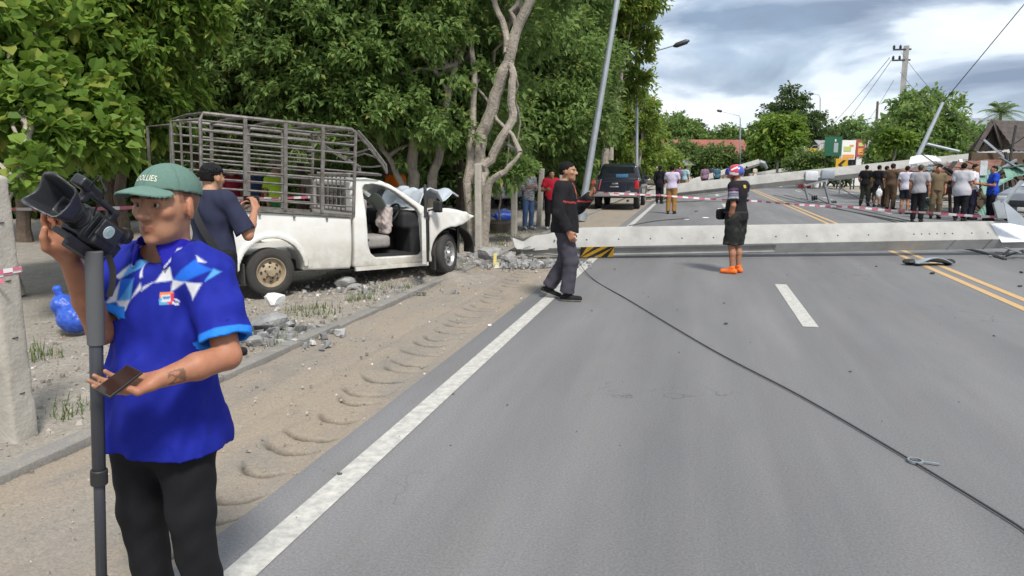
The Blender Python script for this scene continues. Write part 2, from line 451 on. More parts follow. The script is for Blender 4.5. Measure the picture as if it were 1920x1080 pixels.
# ------------------------------------------------------------------ ground, road, shoulder
RNG = random.Random(7)
NR = np.random.default_rng(11)
def ground_mat(name, cols, scales, grain=120, grain_amt=0.25, bump=0.4, rough=0.9, stretch=None, groove=False, cracks=False):
    m = bpy.data.materials.new(name); m.use_nodes = True
    t = m.node_tree; L = t.links.new; b = t.nodes['Principled BSDF']
    b.inputs['Roughness'].default_value = rough; b.inputs['Specular IOR Level'].default_value = 0.3
    tcn = t.nodes.new('ShaderNodeTexCoord'); vec = tcn.outputs['Object']
    if stretch:
        mp = t.nodes.new('ShaderNodeMapping'); mp.inputs['Scale'].default_value = stretch; L(vec, mp.inputs[0]); vec2 = mp.outputs[0]
    else: vec2 = vec
    def noise(v, s, det=6, ro=0.6):
        n = t.nodes.new('ShaderNodeTexNoise'); L(v, n.inputs['Vector']); n.inputs['Scale'].default_value = s
        n.inputs['Detail'].default_value = det; n.inputs['Roughness'].default_value = ro; return n.outputs['Fac']
    def mr(f, a, b2, c=0.0, d=1.0):
        r = t.nodes.new('ShaderNodeMapRange'); L(f, r.inputs[0]); r.inputs[1].default_value = a; r.inputs[2].default_value = b2
        r.inputs[3].default_value = c; r.inputs[4].default_value = d; return r.outputs[0]
    def mix(f, a, c, mode='MIX'):
        x = t.nodes.new('ShaderNodeMix'); x.data_type = 'RGBA'; x.blend_type = mode
        if isinstance(f, float): x.inputs[0].default_value = f
        else: L(f, x.inputs[0])
        for k, v in ((6, a), (7, c)):
            if isinstance(v, tuple): x.inputs[k].default_value = (*v, 1)
            else: L(v, x.inputs[k])
        return x.outputs[2]
    c = mix(mr(noise(vec2, scales[0]), 0.38, 0.62), cols[0], cols[1])
    c = mix(mr(noise(vec2, scales[1], 8, 0.7), 0.5, 0.68), c, cols[2])
    g = noise(vec, grain, 4, 0.8)
    c = mix(1.0, c, mix(mr(g, 0.3, 0.7), (1 - grain_amt,) * 3, (1 + grain_amt * 0.6,) * 3), 'MULTIPLY')
    vo = t.nodes.new('ShaderNodeTexVoronoi'); L(vec, vo.inputs['Vector']); vo.inputs['Scale'].default_value = grain * 0.28
    c = mix(mr(vo.outputs['Distance'], 0.10, 0.02, 0, 0.55), c, tuple(min(1, x * 1.7) for x in cols[0]))
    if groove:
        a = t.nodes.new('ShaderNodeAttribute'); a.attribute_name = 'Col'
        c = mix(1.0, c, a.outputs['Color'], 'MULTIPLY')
    if cracks:
        wv = t.nodes.new('ShaderNodeTexVoronoi'); wv.feature = 'DISTANCE_TO_EDGE'; wv.inputs['Scale'].default_value = 0.33
        ad = t.nodes.new('ShaderNodeMix'); ad.data_type = 'VECTOR'; ad.inputs[0].default_value = 0.12; L(vec, ad.inputs[4]); nn = t.nodes.new('ShaderNodeTexNoise'); nn.inputs['Scale'].default_value = 2.2; nn.inputs['Detail'].default_value = 6; L(vec, nn.inputs['Vector']); sc_ = t.nodes.new('ShaderNodeVectorMath'); sc_.operation = 'SCALE'; sc_.inputs['Scale'].default_value = 9.0; L(nn.outputs['Color'], sc_.inputs[0]); L(sc_.outputs[0], ad.inputs[5]); L(ad.outputs[1], wv.inputs['Vector'])
        msk = t.nodes.new('ShaderNodeMath'); msk.operation = 'MULTIPLY'; L(mr(wv.outputs['Distance'], 0.0035, 0.0, 0, 1), msk.inputs[0]); L(mr(noise(vec, 0.35, 3), 0.50, 0.60), msk.inputs[1])
        c = mix(msk.outputs[0], c, (0.05, 0.05, 0.05))
        st = t.nodes.new('ShaderNodeMapping'); st.inputs['Scale'].default_value = (1.3, 0.09, 1); L(vec, st.inputs[0]); c = mix(1.0, c, mix(mr(noise(st.outputs[0], 1.0, 4), 0.35, 0.65), (0.84,) * 3, (1.08, 1.07, 1.06)), 'MULTIPLY')
        c = mix(mr(noise(vec, 1.1, 8, 0.75), 0.64, 0.72, 0, 0.35), c, (0.075, 0.075, 0.078))
    L(c, b.inputs['Base Color'])
    bp = t.nodes.new('ShaderNodeBump'); bp.inputs['Strength'].default_value = bump; bp.inputs['Distance'].default_value = 0.02
    L(g, bp.inputs['Height']); L(bp.outputs[0], b.inputs['Normal'])
    return m
M_ASPH = ground_mat('asphalt', [(0.150, 0.151, 0.157), (0.188, 0.188, 0.194), (0.168, 0.166, 0.167)], (0.5, 2.3), 75, 0.36, 0.25, 0.8, (1.0, 0.25, 1), cracks=True)
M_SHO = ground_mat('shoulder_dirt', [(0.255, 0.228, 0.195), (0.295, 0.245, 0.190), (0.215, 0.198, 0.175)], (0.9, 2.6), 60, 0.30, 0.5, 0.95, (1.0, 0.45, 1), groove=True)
M_KERB = ground_mat('kerb_concrete', [(0.25, 0.24, 0.225), (0.21, 0.20, 0.185), (0.30, 0.27, 0.23)], (1.4, 5.0), 70, 0.25, 0.5, 0.95)
M_VERGE = ground_mat('verge_dirt', [(0.290, 0.260, 0.220), (0.240, 0.220, 0.195), (0.345, 0.315, 0.275)], (0.7, 3.1), 30, 0.35, 0.7, 0.95)
M_GROUND = ground_mat('ground_soil', [(0.27, 0.23, 0.18), (0.20, 0.17, 0.13), (0.13, 0.14, 0.07)], (0.10, 0.5), 8, 0.25, 0.3, 0.95)
M_PAINT = mat('road_paint_white', (0.52, 0.51, 0.47), 0.75, ns=16, na=0.45, col2=(0.30, 0.295, 0.28), bump=(90, 0.2))
M_YEL = mat('road_paint_yellow', (0.55, 0.33, 0.11), 0.75, ns=15, na=0.35, col2=(0.36, 0.26, 0.15), bump=(90, 0.2))

def bend(y): return 0.0 if y < 62 else 0.0045 * (y - 62) ** 2
def strip(name, x0, x1, y0, y1, z, m, kind='structure', parent=None, step=3.0, thick=0.0):
    ys = np.linspace(y0, y1, max(2, int((y1 - y0) / step) + 1)); b = MB(); vs = []; fs = []
    for y in ys: vs += [(x0 + bend(y), y, z), (x1 + bend(y), y, z)]
    for i in range(len(ys) - 1): fs.append((2 * i, 2 * i + 1, 2 * i + 3, 2 * i + 2))
    b.add(vs, fs)
    o = b.build(name, m, parent)
    if parent is None: o['kind'] = kind
    return o
g = MB(); g.add([(-900, -300, -0.06), (900, -300, -0.06), (900, 1500, -0.06), (-900, 1500, -0.06)], [(0, 1, 2, 3)])
tag(g.build('ground', M_GROUND), kind='structure')
road = strip('road', -2.08, 10.4, -8, 200, 0.0, M_ASPH)
strip('edge_marking', -1.86, -1.71, -8, 170, 0.004, M_PAINT, parent=road)
strip('edge_marking', 9.40, 9.55, -8, 170, 0.004, M_PAINT, parent=road)
strip('centre_marking', 3.80, 3.91, -8, 170, 0.004, M_YEL, parent=road)
strip('centre_marking', 4.06, 4.17, -8, 170, 0.004, M_YEL, parent=road)
for k in range(-1, 8):
    strip('lane_marking', 1.16, 1.32, 8.2 + 12 * k, 11.15 + 12 * k, 0.004, M_PAINT, parent=road)
    if k >= 0: strip('lane_marking', 6.75, 6.90, 5.0 + 12 * k, 8.0 + 12 * k, 0.004, M_PAINT, parent=road)
# shoulder with the bow-shaped scars of the scraping tyre
def scar_fn(x, y):
    """depth of scars and the groove shade painted into the soil colour"""
    dep = np.zeros_like(x); shade = np.ones_like(x)
    for i in range(32):
        yc = 2.55 + 0.30 * i + 0.05 * math.sin(i * 2.1); xc = -2.30 - 0.010 * i + 0.03 * math.sin(i * 1.3); hw = 0.19 + 0.025 * math.sin(i * 1.7)
        u = (x - xc) / hw
        yy = yc + 0.11 * u * u * (1 + 0.3 * math.sin(i)) - 0.05 * u
        w = 0.012 + 0.010 * np.abs(np.sin(3 * u + i))
        e = np.exp(-((y - yy) / w) ** 2) * np.clip(1.15 - np.abs(u), 0, 0.4) / 0.4
        r = np.exp(-((y - yy - 0.07) / 0.05) ** 2) * np.clip(1.1 - np.abs(u), 0, 0.5) / 0.5
        dep += (-0.030 - .008 * math.sin(i * 3.3)) * e + 0.003 * r; shade = np.minimum(shade, 1 - 0.74 * np.clip(e, 0, 1))  # shade inside each groove is painted as darker vertex colour
    for xc, w, d in ((-2.84, 0.05, -0.012), (-2.17, 0.05, -0.008)):
        dep += d * np.exp(-((x - xc - 0.03 * np.sin(y * 0.8)) / w) ** 2)
    return dep, shade
def shoulder_grid(x0, x1, y0, y1, h):
    xs = np.arange(x0, x1 + h / 2, h); ys = np.arange(y0, y1 + h / 2, h)
    X, Y = np.meshgrid(xs, ys, indexing='ij'); d, s = scar_fn(X, Y)
    Z = -0.012 + d + 0.006 * np.sin(X * 5 + 2 * np.sin(Y * 1.3)) + 0.004 * np.sin(Y * 9 + X * 4) + 0.004 * NR.normal(size=X.shape) * 0.5
    edge = np.clip((-2.08 - X) / 0.15, 0, 1); Z = Z * (0.3 + 0.7 * edge) - 0.004
    nx, ny = X.shape; ids = np.arange(nx * ny).reshape(nx, ny)
    Q = np.stack([ids[:-1, :-1], ids[1:, :-1], ids[1:, 1:], ids[:-1, 1:]], -1).reshape(-1, 4)
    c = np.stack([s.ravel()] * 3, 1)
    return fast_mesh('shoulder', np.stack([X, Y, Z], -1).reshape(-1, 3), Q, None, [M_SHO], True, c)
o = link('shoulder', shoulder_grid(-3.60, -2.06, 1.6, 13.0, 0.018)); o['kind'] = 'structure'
for y0, y1 in ((-8, 1.6), (13.02, 120)):
    b = MB(); b.add([(-3.60, y0, -0.014), (-2.06, y0, -0.014), (-2.06, y1, -0.014), (-3.60, y1, -0.014)], [(0, 1, 2, 3)])
    o = b.build('shoulder', M_SHO)
    a = o.data.color_attributes.new('Col', 'FLOAT_COLOR', 'POINT'); a.data.foreach_set('color', [1.0] * 16)
    o['kind'] = 'structure'
# low concrete edging between shoulder and verge
kr = random.Random(3)
ko = link('kerb', None); ko['kind'] = 'structure'
for i in range(34):
    q = MB(); y0 = -1 + i * 1.0; j = kr.uniform(-0.012, 0.012); hh = 0.035 + kr.uniform(-0.015, 0.012)
    q.box((-3.66 + j, y0 + 0.495, hh / 2 - 0.03), (0.15, 0.985, hh + 0.06), rotz(kr.uniform(-.01, .01)), bev=0.012)
    q.build('kerb_stone', M_KERB, ko, True)
# verge: uneven dirt where the truck ended up and the yard behind the fence
def verge_z(x, y):
    z = 0.0 + 0.030 * np.sin(x * 1.1 + 1.3 * np.sin(y * 0.6)) + 0.020 * np.sin(y * 1.7 + x * 0.9) + 0.010 * np.sin(x * 5.3 + y * 4.1)
    z = z * np.clip((-3.74 - x) / 0.6, 0, 1)
    z = z + 0.13 * np.exp(-(((x + 3.7) / 1.1) ** 2 + ((y - 11.0) / 0.9) ** 2)) * np.clip((-3.7 - x) / 0.5, 0, 1)
    z = z + 0.10 * np.exp(-(((x + 4.0) / 0.5) ** 2 + ((y - 13.6) / 0.9) ** 2))
    return z
xs = np.concatenate([np.arange(-3.73, -9.0, -0.07), np.arange(-9.0, -45, -0.7)]); ys = np.concatenate([np.arange(-4, 16, 0.07), np.arange(16, 90, 0.8)])
X, Y = np.meshgrid(xs, ys, indexing='ij'); Z = verge_z(X, Y) + NR.normal(size=X.shape) * 0.004
ids = np.arange(X.size).reshape(X.shape)
Q = np.stack([ids[:-1, 1:], ids[1:, 1:], ids[1:, :-1], ids[:-1, :-1]], -1).reshape(-1, 4)[:, ::-1][:, ::-1]
o = link('verge', fast_mesh('verge', np.stack([X, Y, Z - 0.004], -1).reshape(-1, 3), Q, None, [M_VERGE], True)); o['kind'] = 'structure'
# right-hand verge
b = MB(); b.sheet(lambda u, v: (10.3 + u * 40 , -8 + v * 68, -0.012 + (0.05 * math.sin(u * 30) * math.sin(v * 40) if u > 0 else 0)), 30, 40)
o = b.build('verge', M_VERGE, smooth=True); o['kind'] = 'structure'

# loose stones and grit (nobody could count them)
def scatter_stones(name, pts, sizes, m, label, seed):
    r = np.random.default_rng(seed); base = np.array([[-.7, -.7, -.7], [.7, -.7, -.7], [.7, .7, -.7], [-.7, .7, -.7], [-.55, -.55, .7], [.55, -.55, .7], [.55, .55, .7], [-.55, .55, .7]])
    tri = np.array([[0, 4, 5, 1], [1, 5, 6, 2], [2, 6, 7, 3], [3, 7, 4, 0], [4, 7, 6, 5]])
    N = len(pts); V = base[None] * (0.55 + 0.75 * r.random((N, 8, 1))) * sizes[:, None, None]
    V[:, :, 2] *= 0.7; a = r.random(N) * 6.28; c, s = np.cos(a), np.sin(a)
    x = V[:, :, 0] * c[:, None] - V[:, :, 1] * s[:, None]; y = V[:, :, 0] * s[:, None] + V[:, :, 1] * c[:, None]
    V[:, :, 0], V[:, :, 1] = x, y; V += pts[:, None, :]
    T = (tri[None] + 8 * np.arange(N)[:, None, None]).reshape(-1, 4)
    o = link(name, fast_mesh(name, V.reshape(-1, 3), T, None, [m], False)); tag(o, label, 'gravel', kind='stuff'); return o
M_STONE = leaf_mat('loose_stone', (0.16, 0.14, 0.12), (0.40, 0.36, 0.31), (0.55, 0.53, 0.50), 0.0, 0.93)
n = 5200
x = -3.78 - np.abs(NR.normal(size=n)) * 1.5; y = NR.uniform(2, 19, n); sz = 0.008 + 0.022 * NR.random(n) ** 4
scatter_stones('gravel', np.stack([x, y, verge_z(x, y) + sz * 0.3], 1), sz, M_STONE, 'loose pale grit and pebbles scattered over the roadside dirt', 1)
n = 700
x = NR.uniform(-3.55, -2.1, n); y = NR.uniform(2, 14, n); sz = 0.005 + 0.012 * NR.random(n) ** 4
scatter_stones('gravel', np.stack([x, y, np.full(n, -0.008)], 1), sz, M_STONE, 'fine grit lying on the scarred road shoulder', 2)
n = 260
x = NR.uniform(-1.9, 9, n); y = NR.uniform(3, 30, n); sz = 0.005 + 0.014 * NR.random(n) ** 5
M_RUB = leaf_mat('rubble_bits', (0.13, 0.13, 0.13), (0.34, 0.34, 0.335), (0.50, 0.50, 0.49), 0.0, 0.93)
M_GRIT = mat('dark_grit', (0.09, 0.09, 0.09), 0.9)
scatter_stones('gravel', np.stack([x, y, np.full(n, 0.004)], 1), sz, M_GRIT, 'dark crumbs strewn over the grey road', 3)
# grass tufts
def grass(pts, name, label, seed, hgt=0.10, per=26):
    r = np.random.default_rng(seed); V = []; T = []
    for p in pts:
        for k in range(per):
            a = r.random() * 6.28; q = np.array(p) + np.array([r.normal() * 0.09, r.normal() * 0.09, 0]); l = hgt * (0.4 + r.random()); lean = np.array([math.cos(a), math.sin(a), 0]) * l * r.random() * 0.8
            s = np.array([-math.sin(a), math.cos(a), 0]) * 0.006; b0 = len(V)
            V += [q - s, q + s, q + lean + np.array([0, 0, l])]; T.append((b0, b0 + 1, b0 + 2))
    o = link(name, fast_mesh(name, V, None, T, [MATS['grass_leaf']], False)); tag(o, label, 'grass', kind='stuff')
leaf_mat('grass_leaf', (0.05, 0.09, 0.02), (0.12, 0.17, 0.04), (0.25, 0.22, 0.10), 0.3)
gp = [G(560, 585), G(575, 583), G(600, 578), G(68, 668), G(60, 660), G(80, 672)] + [(-3.82 - RNG.random() * 0.5, RNG.uniform(3, 18), 0.0) for _ in range(26)] + [(-4.4 - RNG.random() * 3, RNG.uniform(12, 24), 0.0) for _ in range(60)]
grass(gp, 'grass', 'sparse green grass tufts along the roadside edging', 5)
# ------------------------------------------------------------------ trees
def tufts(r, C, N, leaf, per, droop=0.35, narrow=0.32, spread=1.0, fine=False):
    """leaf tufts at centres C with outward directions N: every leaf a folded kite"""
    M = len(C); k = M * per
    c = np.repeat(C, per, 0); nrm = np.repeat(N, per, 0)
    d = r.normal(size=(k, 3)); d /= np.linalg.norm(d, axis=1, keepdims=True)
    d = d * spread + nrm * 0.75; d[:, 2] -= droop; d /= np.linalg.norm(d, axis=1, keepdims=True)
    L = leaf * (0.65 + 0.7 * r.random(k))[:, None]
    up = np.tile(np.array([0, 0, 1.0]), (k, 1)) + r.normal(size=(k, 3)) * 0.45
    s = np.cross(d, up); s /= np.linalg.norm(s, axis=1, keepdims=True) + 1e-9
    u = np.cross(s, d)
    base = c + d * L * 0.25 * r.random(k)[:, None] + r.normal(size=(k, 3)) * leaf * 0.35
    mid = base + d * L * 0.5; w = L * narrow
    tip = base + d * L - np.array([0, 0, 1]) * L * 0.15
    if not fine: return np.stack([base, mid + s * w + u * w * 0.25, tip, mid - s * w + u * w * 0.25], 1)
    q1 = base + d * L * 0.30; q2 = base + d * L * 0.68 - np.array([0, 0, 1]) * L * 0.05; lift = u * w * 0.35
    return np.stack([base, q1 + s * w * .88 + lift, q2 + s * w * .80 + lift, tip, q2 - s * w * .80 + lift, q1 - s * w * .88 + lift], 1)
def crown_points(r, lobes, n_per_area, shell=(0.72, 1.04), low=-0.75, clump=0.0):
    C = []; N = []
    for c, rad in lobes:
        c = np.array(c, float); rad = np.array(rad, float) * np.ones(3)
        area = 4 * math.pi * ((rad[0] * rad[1]) ** 1.6 / 3 + (rad[0] * rad[2]) ** 1.6 / 3 + (rad[1] * rad[2]) ** 1.6 / 3) ** (1 / 1.6)
        n = int(area * n_per_area)
        d = r.normal(size=(n, 3)); d /= np.linalg.norm(d, axis=1, keepdims=True); d = d[d[:, 2] > low]
        lump = 1 + 0.16 * np.sin(d[:, 0] * 5 + c[0]) * np.sin(d[:, 1] * 5 + c[1]) + 0.12 * np.sin(d[:, 2] * 7 + c[2])
        q = (shell[0] + (shell[1] - shell[0]) * r.random(len(d)) ** 0.6) * lump
        p = c + d * rad * q[:, None]
        if clump:                                   # gather the tufts into bunches with gaps between
            nb = max(6, int(area * clump)); bd = r.normal(size=(nb, 3)); bd /= np.linalg.norm(bd, axis=1, keepdims=True)
            bq = (0.78 + 0.34 * r.random(nb)); bc = c + bd * rad * bq[:, None]
            ix = r.integers(0, nb, len(p)); sz = 0.20 + 0.10 * r.random(nb)
            off = r.normal(size=(len(p), 3)) * (sz[ix] * min(1.0, rad.mean() * .8))[:, None]; off[:, 2] *= 0.7
            keep = bd[ix][:, 2] > low; p2 = bc[ix] + off; nn = bd[ix] * .6 + off * 2.0 + np.array([0, 0, .35]); nn /= np.linalg.norm(nn, axis=1, keepdims=True)
            p, d = p2[keep], nn[keep]
        C.append(p); N.append(d)
    return np.concatenate(C), np.concatenate(N)
def leaf_object(name, parent, V, m):
    k = len(V)
    if V.shape[1] == 6:
        i0 = 6 * np.arange(k); Q = np.concatenate([np.stack([i0, i0 + 1, i0 + 2, i0 + 3], 1), np.stack([i0, i0 + 3, i0 + 4, i0 + 5], 1)])
    else: Q = np.arange(k * 4).reshape(k, 4)
    return link(name, fast_mesh(name, V.reshape(-1, 3), Q, None, [m], False), parent)
BARK = mat('bark_grey', (0.40, 0.355, 0.30), 0.95, ns=5, na=0.5, bump=(22, 0.8, 0.03))
BARK2 = mat('bark_brown', (0.16, 0.12, 0.09), 0.95, ns=6, na=0.45, bump=(20, 0.8, 0.03))
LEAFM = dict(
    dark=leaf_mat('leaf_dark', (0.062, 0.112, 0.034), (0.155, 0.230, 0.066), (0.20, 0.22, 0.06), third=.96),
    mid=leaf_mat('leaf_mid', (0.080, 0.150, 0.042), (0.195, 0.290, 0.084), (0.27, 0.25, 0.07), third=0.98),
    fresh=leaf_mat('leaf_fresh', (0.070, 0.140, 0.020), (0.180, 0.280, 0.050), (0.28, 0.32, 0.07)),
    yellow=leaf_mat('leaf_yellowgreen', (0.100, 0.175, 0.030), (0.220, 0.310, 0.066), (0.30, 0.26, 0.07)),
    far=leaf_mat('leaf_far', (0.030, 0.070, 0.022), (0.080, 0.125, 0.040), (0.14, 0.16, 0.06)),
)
def limb(b, pts, r0, r1, r, wob=0.022):
    pts = [np.array(p, float) for p in pts]; out = []
    for i in range(len(pts) - 1):
        for t in np.linspace(0, 1, 5)[: (5 if i == len(pts) - 2 else 4)]:
            p = pts[i] * (1 - t) + pts[i + 1] * t
            out.append(p + r.normal(size=3) * wob * (0 if len(out) == 0 else 1))
    n = len(out); rs = [r0 + (r1 - r0) * (i / (n - 1)) ** 0.8 for i in range(n)]; rs[0] *= 1.25
    b.tube(out, rs, 9); return out
def tree(name, label, base, lobes, leafm, density, leaf, trunks, seed, bark=None, per=15, droop=0.35, narrow=0.25, twigs=10, low=-0.75, group=None, inner=True, fine=False, clump=2.2):
    """lobes and trunks in metres relative to base"""
    r = np.random.default_rng(seed); e = empty(name, label, 'tree', base, 0, group)
    b = MB(); ends = []
    for pts, r0, r1 in trunks: ends.append(limb(b, pts, r0, r1, r))
    for k in range(twigs):
        c, rad = lobes[k % len(lobes)]; rad = np.array(rad) * np.ones(3)
        src = ends[k % len(ends)]; s = src[int(len(src) * r.uniform(0.5, 0.99))]
        d = r.normal(size=3); d /= np.linalg.norm(d); tip = np.array(c) + d * rad * 0.8
        mid = (s + tip) / 2 + np.array([0, 0, 0.25]); limb(b, [s, mid, tip], 0.045, 0.012, r, 0.03)
    b.build('trunk', bark or BARK, e, True)
    C, N = crown_points(r, lobes, density, low=low, clump=clump)
    V = tufts(r, C, N, leaf, per, droop, narrow, fine=fine)
    if inner:                                       # sparser foliage inside the crown
        C2, N2 = crown_points(r, lobes, density * 0.35, shell=(0.35, 0.7), low=low)
        V = np.concatenate([V, tufts(r, C2, N2, leaf * 1.25, max(4, per // 2), droop, narrow, fine=fine)])
    leaf_object('crown', e, V, LEAFM[leafm])
    return e
def rel(px, py, D, base): return tuple(P(px, py, D) - np.asarray(base))

# the big pale-trunked tree the truck ran into, right of the cab
B = F(897, 15.6)
tree('rain_tree', 'big tree with pale grey forked trunk right behind the wrecked truck', B,
     [(rel(890, 140, 17.2, B), (0.9, 0.9, 0.7)), (rel(940, 330, 16.0, B), (0.55, 0.6, 0.5)), (rel(860, 20, 17.8, B), (1.5, 1.4, 1.3)), (rel(1030, -110, 16.2, B), (1.6, 1.5, 1.2)), (rel(850, 225, 17.4, B), (0.9, 0.8, 0.7))],
     'mid', 44, 0.135,
     [([(0, 0, -0.1), rel(893, 320, 15.6, B), rel(903, 250, 15.6, B), rel(925, 195, 15.5, B), rel(945, 130, 15.4, B), rel(968, 60, 15.3, B), rel(1003, -20, 15.2, B), rel(1040, -140, 15, B)], 0.165, 0.085),
      ([(0.05, 0.1, 0.1), rel(903, 330, 15.4, B), rel(925, 290, 15.3, B), rel(960, 225, 15.3, B), rel(962, 150, 15.3, B), rel(958, 120, 15.35, B)], 0.115, 0.07),
      ([rel(952, 100, 15.35, B), rel(945, 50, 15.4, B), rel(925, 0, 15.4, B), rel(905, -60, 15.4, B)], 0.08, 0.05),
      ([rel(968, 60, 15.3, B), rel(962, 20, 15.3, B), rel(985, -40, 15.2, B)], 0.06, 0.04),
      ([(-0.1, 0.0, 0.0), rel(880, 340, 15.5, B), rel(886, 260, 15.6, B), rel(890, 160, 15.8, B), rel(880, 40, 16, B)], 0.12, 0.05),
      ([(0.1, -0.1, 0.0), rel(915, 350, 15.2, B), rel(950, 320, 15.0, B), rel(975, 285, 15, B)], 0.12, 0.03)], 21, twigs=14)
B = F(782, 16.2)
tree('leafy_tree', 'broad dark tree with slanting trunks behind the truck cab', B,
     [(rel(700, 200, 15.6, B), (1.5, 1.3, 1.3)), (rel(620, 100, 15.6, B), (1.5, 1.4, 1.3)), (rel(760, 60, 15.8, B), (1.5, 1.4, 1.4)), (rel(825, 90, 17.2, B), (1.0, 1.0, 1.0)), (rel(690, -40, 16, B), (2.2, 1.8, 1.5)), (rel(640, 215, 15.8, B), (1.2, 1.1, 0.9)), (rel(745, 215, 16.4, B), (0.8, 0.7, 0.5)), (rel(848, 265, 16.8, B), (0.35, 0.4, 0.3))],
     'mid', 44, 0.135,
     [([(0, 0, -0.1), rel(772, 330, 16, B), rel(778, 270, 16, B), rel(785, 200, 16, B), rel(770, 100, 16, B)], 0.15, 0.07),
      ([(0.3, 0.1, 0), rel(812, 330, 16, B), rel(825, 280, 16, B), rel(835, 200, 15.9, B), rel(860, 120, 16, B), rel(875, 60, 16, B)], 0.125, 0.045),
      ([(-0.2, 0, 0), rel(755, 345, 15.8, B), rel(735, 310, 15.8, B), rel(700, 250, 15.8, B)], 0.10, 0.04),
      ([rel(835, 200, 15.6, B), rel(850, 130, 15.5, B), rel(858, 90, 15.5, B)], 0.06, 0.03),
      ([rel(838, 195, 15.6, B), rel(828, 140, 15.5, B), rel(848, 110, 15.5, B)], 0.04, 0.02)], 22, twigs=14)
B = F(520, 17.5)
tree('leafy_tree', 'dense dark tree standing behind the truck cage', B,
     [(rel(520, 130, 16.5, B), (1.6, 1.3, 1.3)), (rel(430, 60, 16.8, B), (1.5, 1.4, 1.3)), (rel(560, 0, 17, B), (1.9, 1.8, 1.5)), (rel(470, 215, 17.2, B), (1.3, 1.2, 0.8)), (rel(590, 230, 17.2, B), (1.2, 1.1, 0.8)), (rel(420, -60, 17, B), (2.0, 1.8, 1.5)), (rel(390, 170, 17.6, B), (1.2, 1.1, 1.0))],
     'dark', 36, 0.15, [([(0, 0, 0), rel(515, 300, 17.5, B), rel(530, 200, 17.3, B), rel(520, 80, 17, B)], 0.16, 0.06), ([rel(520, 240, 17.4, B), rel(470, 170, 17.3, B), rel(430, 80, 17, B)], 0.09, 0.04)], 23)
# near left: big round leaves and a bright young tree
B = F(20, 9.0)
tree('almond_tree', 'broad round-leaved tree hanging over the fence at the far left', B,
     [(rel(20, 130, 9.2, B), (0.85, 0.8, 0.6)), (rel(90, 250, 9.0, B), (0.80, 0.7, 0.42)), (rel(-40, 30, 9.4, B), (1.0, 1.0, 0.8)), (rel(30, 230, 8.6, B), (0.5, 0.5, 0.35)), (rel(150, 255, 9.4, B), (0.5, 0.5, 0.3)), (rel(-90, 200, 8.6, B), (0.6, 0.6, 0.7)), (rel(50, 320, 7.6, B), (0.18, 0.18, 0.2))],
     'fresh', 44, 0.15, [([(-0.6, 0.4, 0), rel(-60, 250, 9.4, B), rel(-20, 120, 9.3, B), rel(20, 20, 9.2, B)], 0.11, 0.04), ([rel(-50, 270, 9.4, B), rel(40, 270, 9.1, B), rel(110, 255, 9.0, B)], 0.05, 0.015), ([(-0.3, -1.2, 0), rel(30, 360, 7.8, B), rel(50, 310, 7.6, B)], 0.02, 0.01)], 31, per=8, droop=0.2, narrow=0.40, twigs=12, fine=True)
B = F(215, 11.5)
tree('young_tree', 'bright light-green feathery tree at upper left above the photographers', B,
     [(rel(200, 60, 11.2, B), (1.1, 0.9, 0.8)), (rel(260, 130, 11.4, B), (0.9, 0.8, 0.7)), (rel(150, 150, 11.2, B), (0.8, 0.7, 0.6)), (rel(270, 235, 11.2, B), (0.55, 0.5, 0.38)), (rel(215, 250, 11.2, B), (0.6, 0.5, 0.25)), (rel(250, -60, 11.6, B), (1.3, 1.2, 1.0)), (rel(330, 30, 11.8, B), (0.7, 0.8, 0.6))],
     'fresh', 42, 0.135, [([(0, 0, 0), rel(225, 320, 11.5, B), rel(215, 200, 11.5, B), rel(230, 60, 11.4, B)], 0.10, 0.04), ([rel(222, 250, 11.5, B), rel(270, 190, 11.4, B), rel(300, 120, 11.6, B)], 0.05, 0.02)], 32, bark=BARK2, per=12, narrow=0.24, droop=0.5, fine=True)
# shady trees further in, closing the wood
rr = np.random.default_rng(77)
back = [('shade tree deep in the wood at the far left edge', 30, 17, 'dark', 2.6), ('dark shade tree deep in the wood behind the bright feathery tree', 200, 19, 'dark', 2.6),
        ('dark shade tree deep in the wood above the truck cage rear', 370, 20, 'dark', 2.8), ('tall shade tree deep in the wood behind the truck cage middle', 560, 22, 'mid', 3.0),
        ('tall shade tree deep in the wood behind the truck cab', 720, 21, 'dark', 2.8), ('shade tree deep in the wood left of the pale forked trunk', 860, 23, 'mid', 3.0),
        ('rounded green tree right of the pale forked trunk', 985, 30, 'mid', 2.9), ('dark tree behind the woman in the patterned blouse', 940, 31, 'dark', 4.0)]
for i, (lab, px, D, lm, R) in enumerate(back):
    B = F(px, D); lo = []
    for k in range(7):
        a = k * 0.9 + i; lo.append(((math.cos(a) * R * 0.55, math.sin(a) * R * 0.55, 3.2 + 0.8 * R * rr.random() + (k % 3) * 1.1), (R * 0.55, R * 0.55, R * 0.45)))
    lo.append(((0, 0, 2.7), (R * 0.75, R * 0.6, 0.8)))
    tree('shade_tree', lab, B, lo, lm, 15, 0.23, [([(0, 0, -0.1), (0.1, 0, 1.5), (-0.1, 0.2, 3.2), (0.1, 0, 5)], 0.17, 0.06), ([(0, 0, 2), (0.6, 0.3, 3), (1.2, 0.2, 4.4)], 0.08, 0.03)], 40 + i, bark=BARK2, per=8, twigs=6, group='trees of the roadside wood')
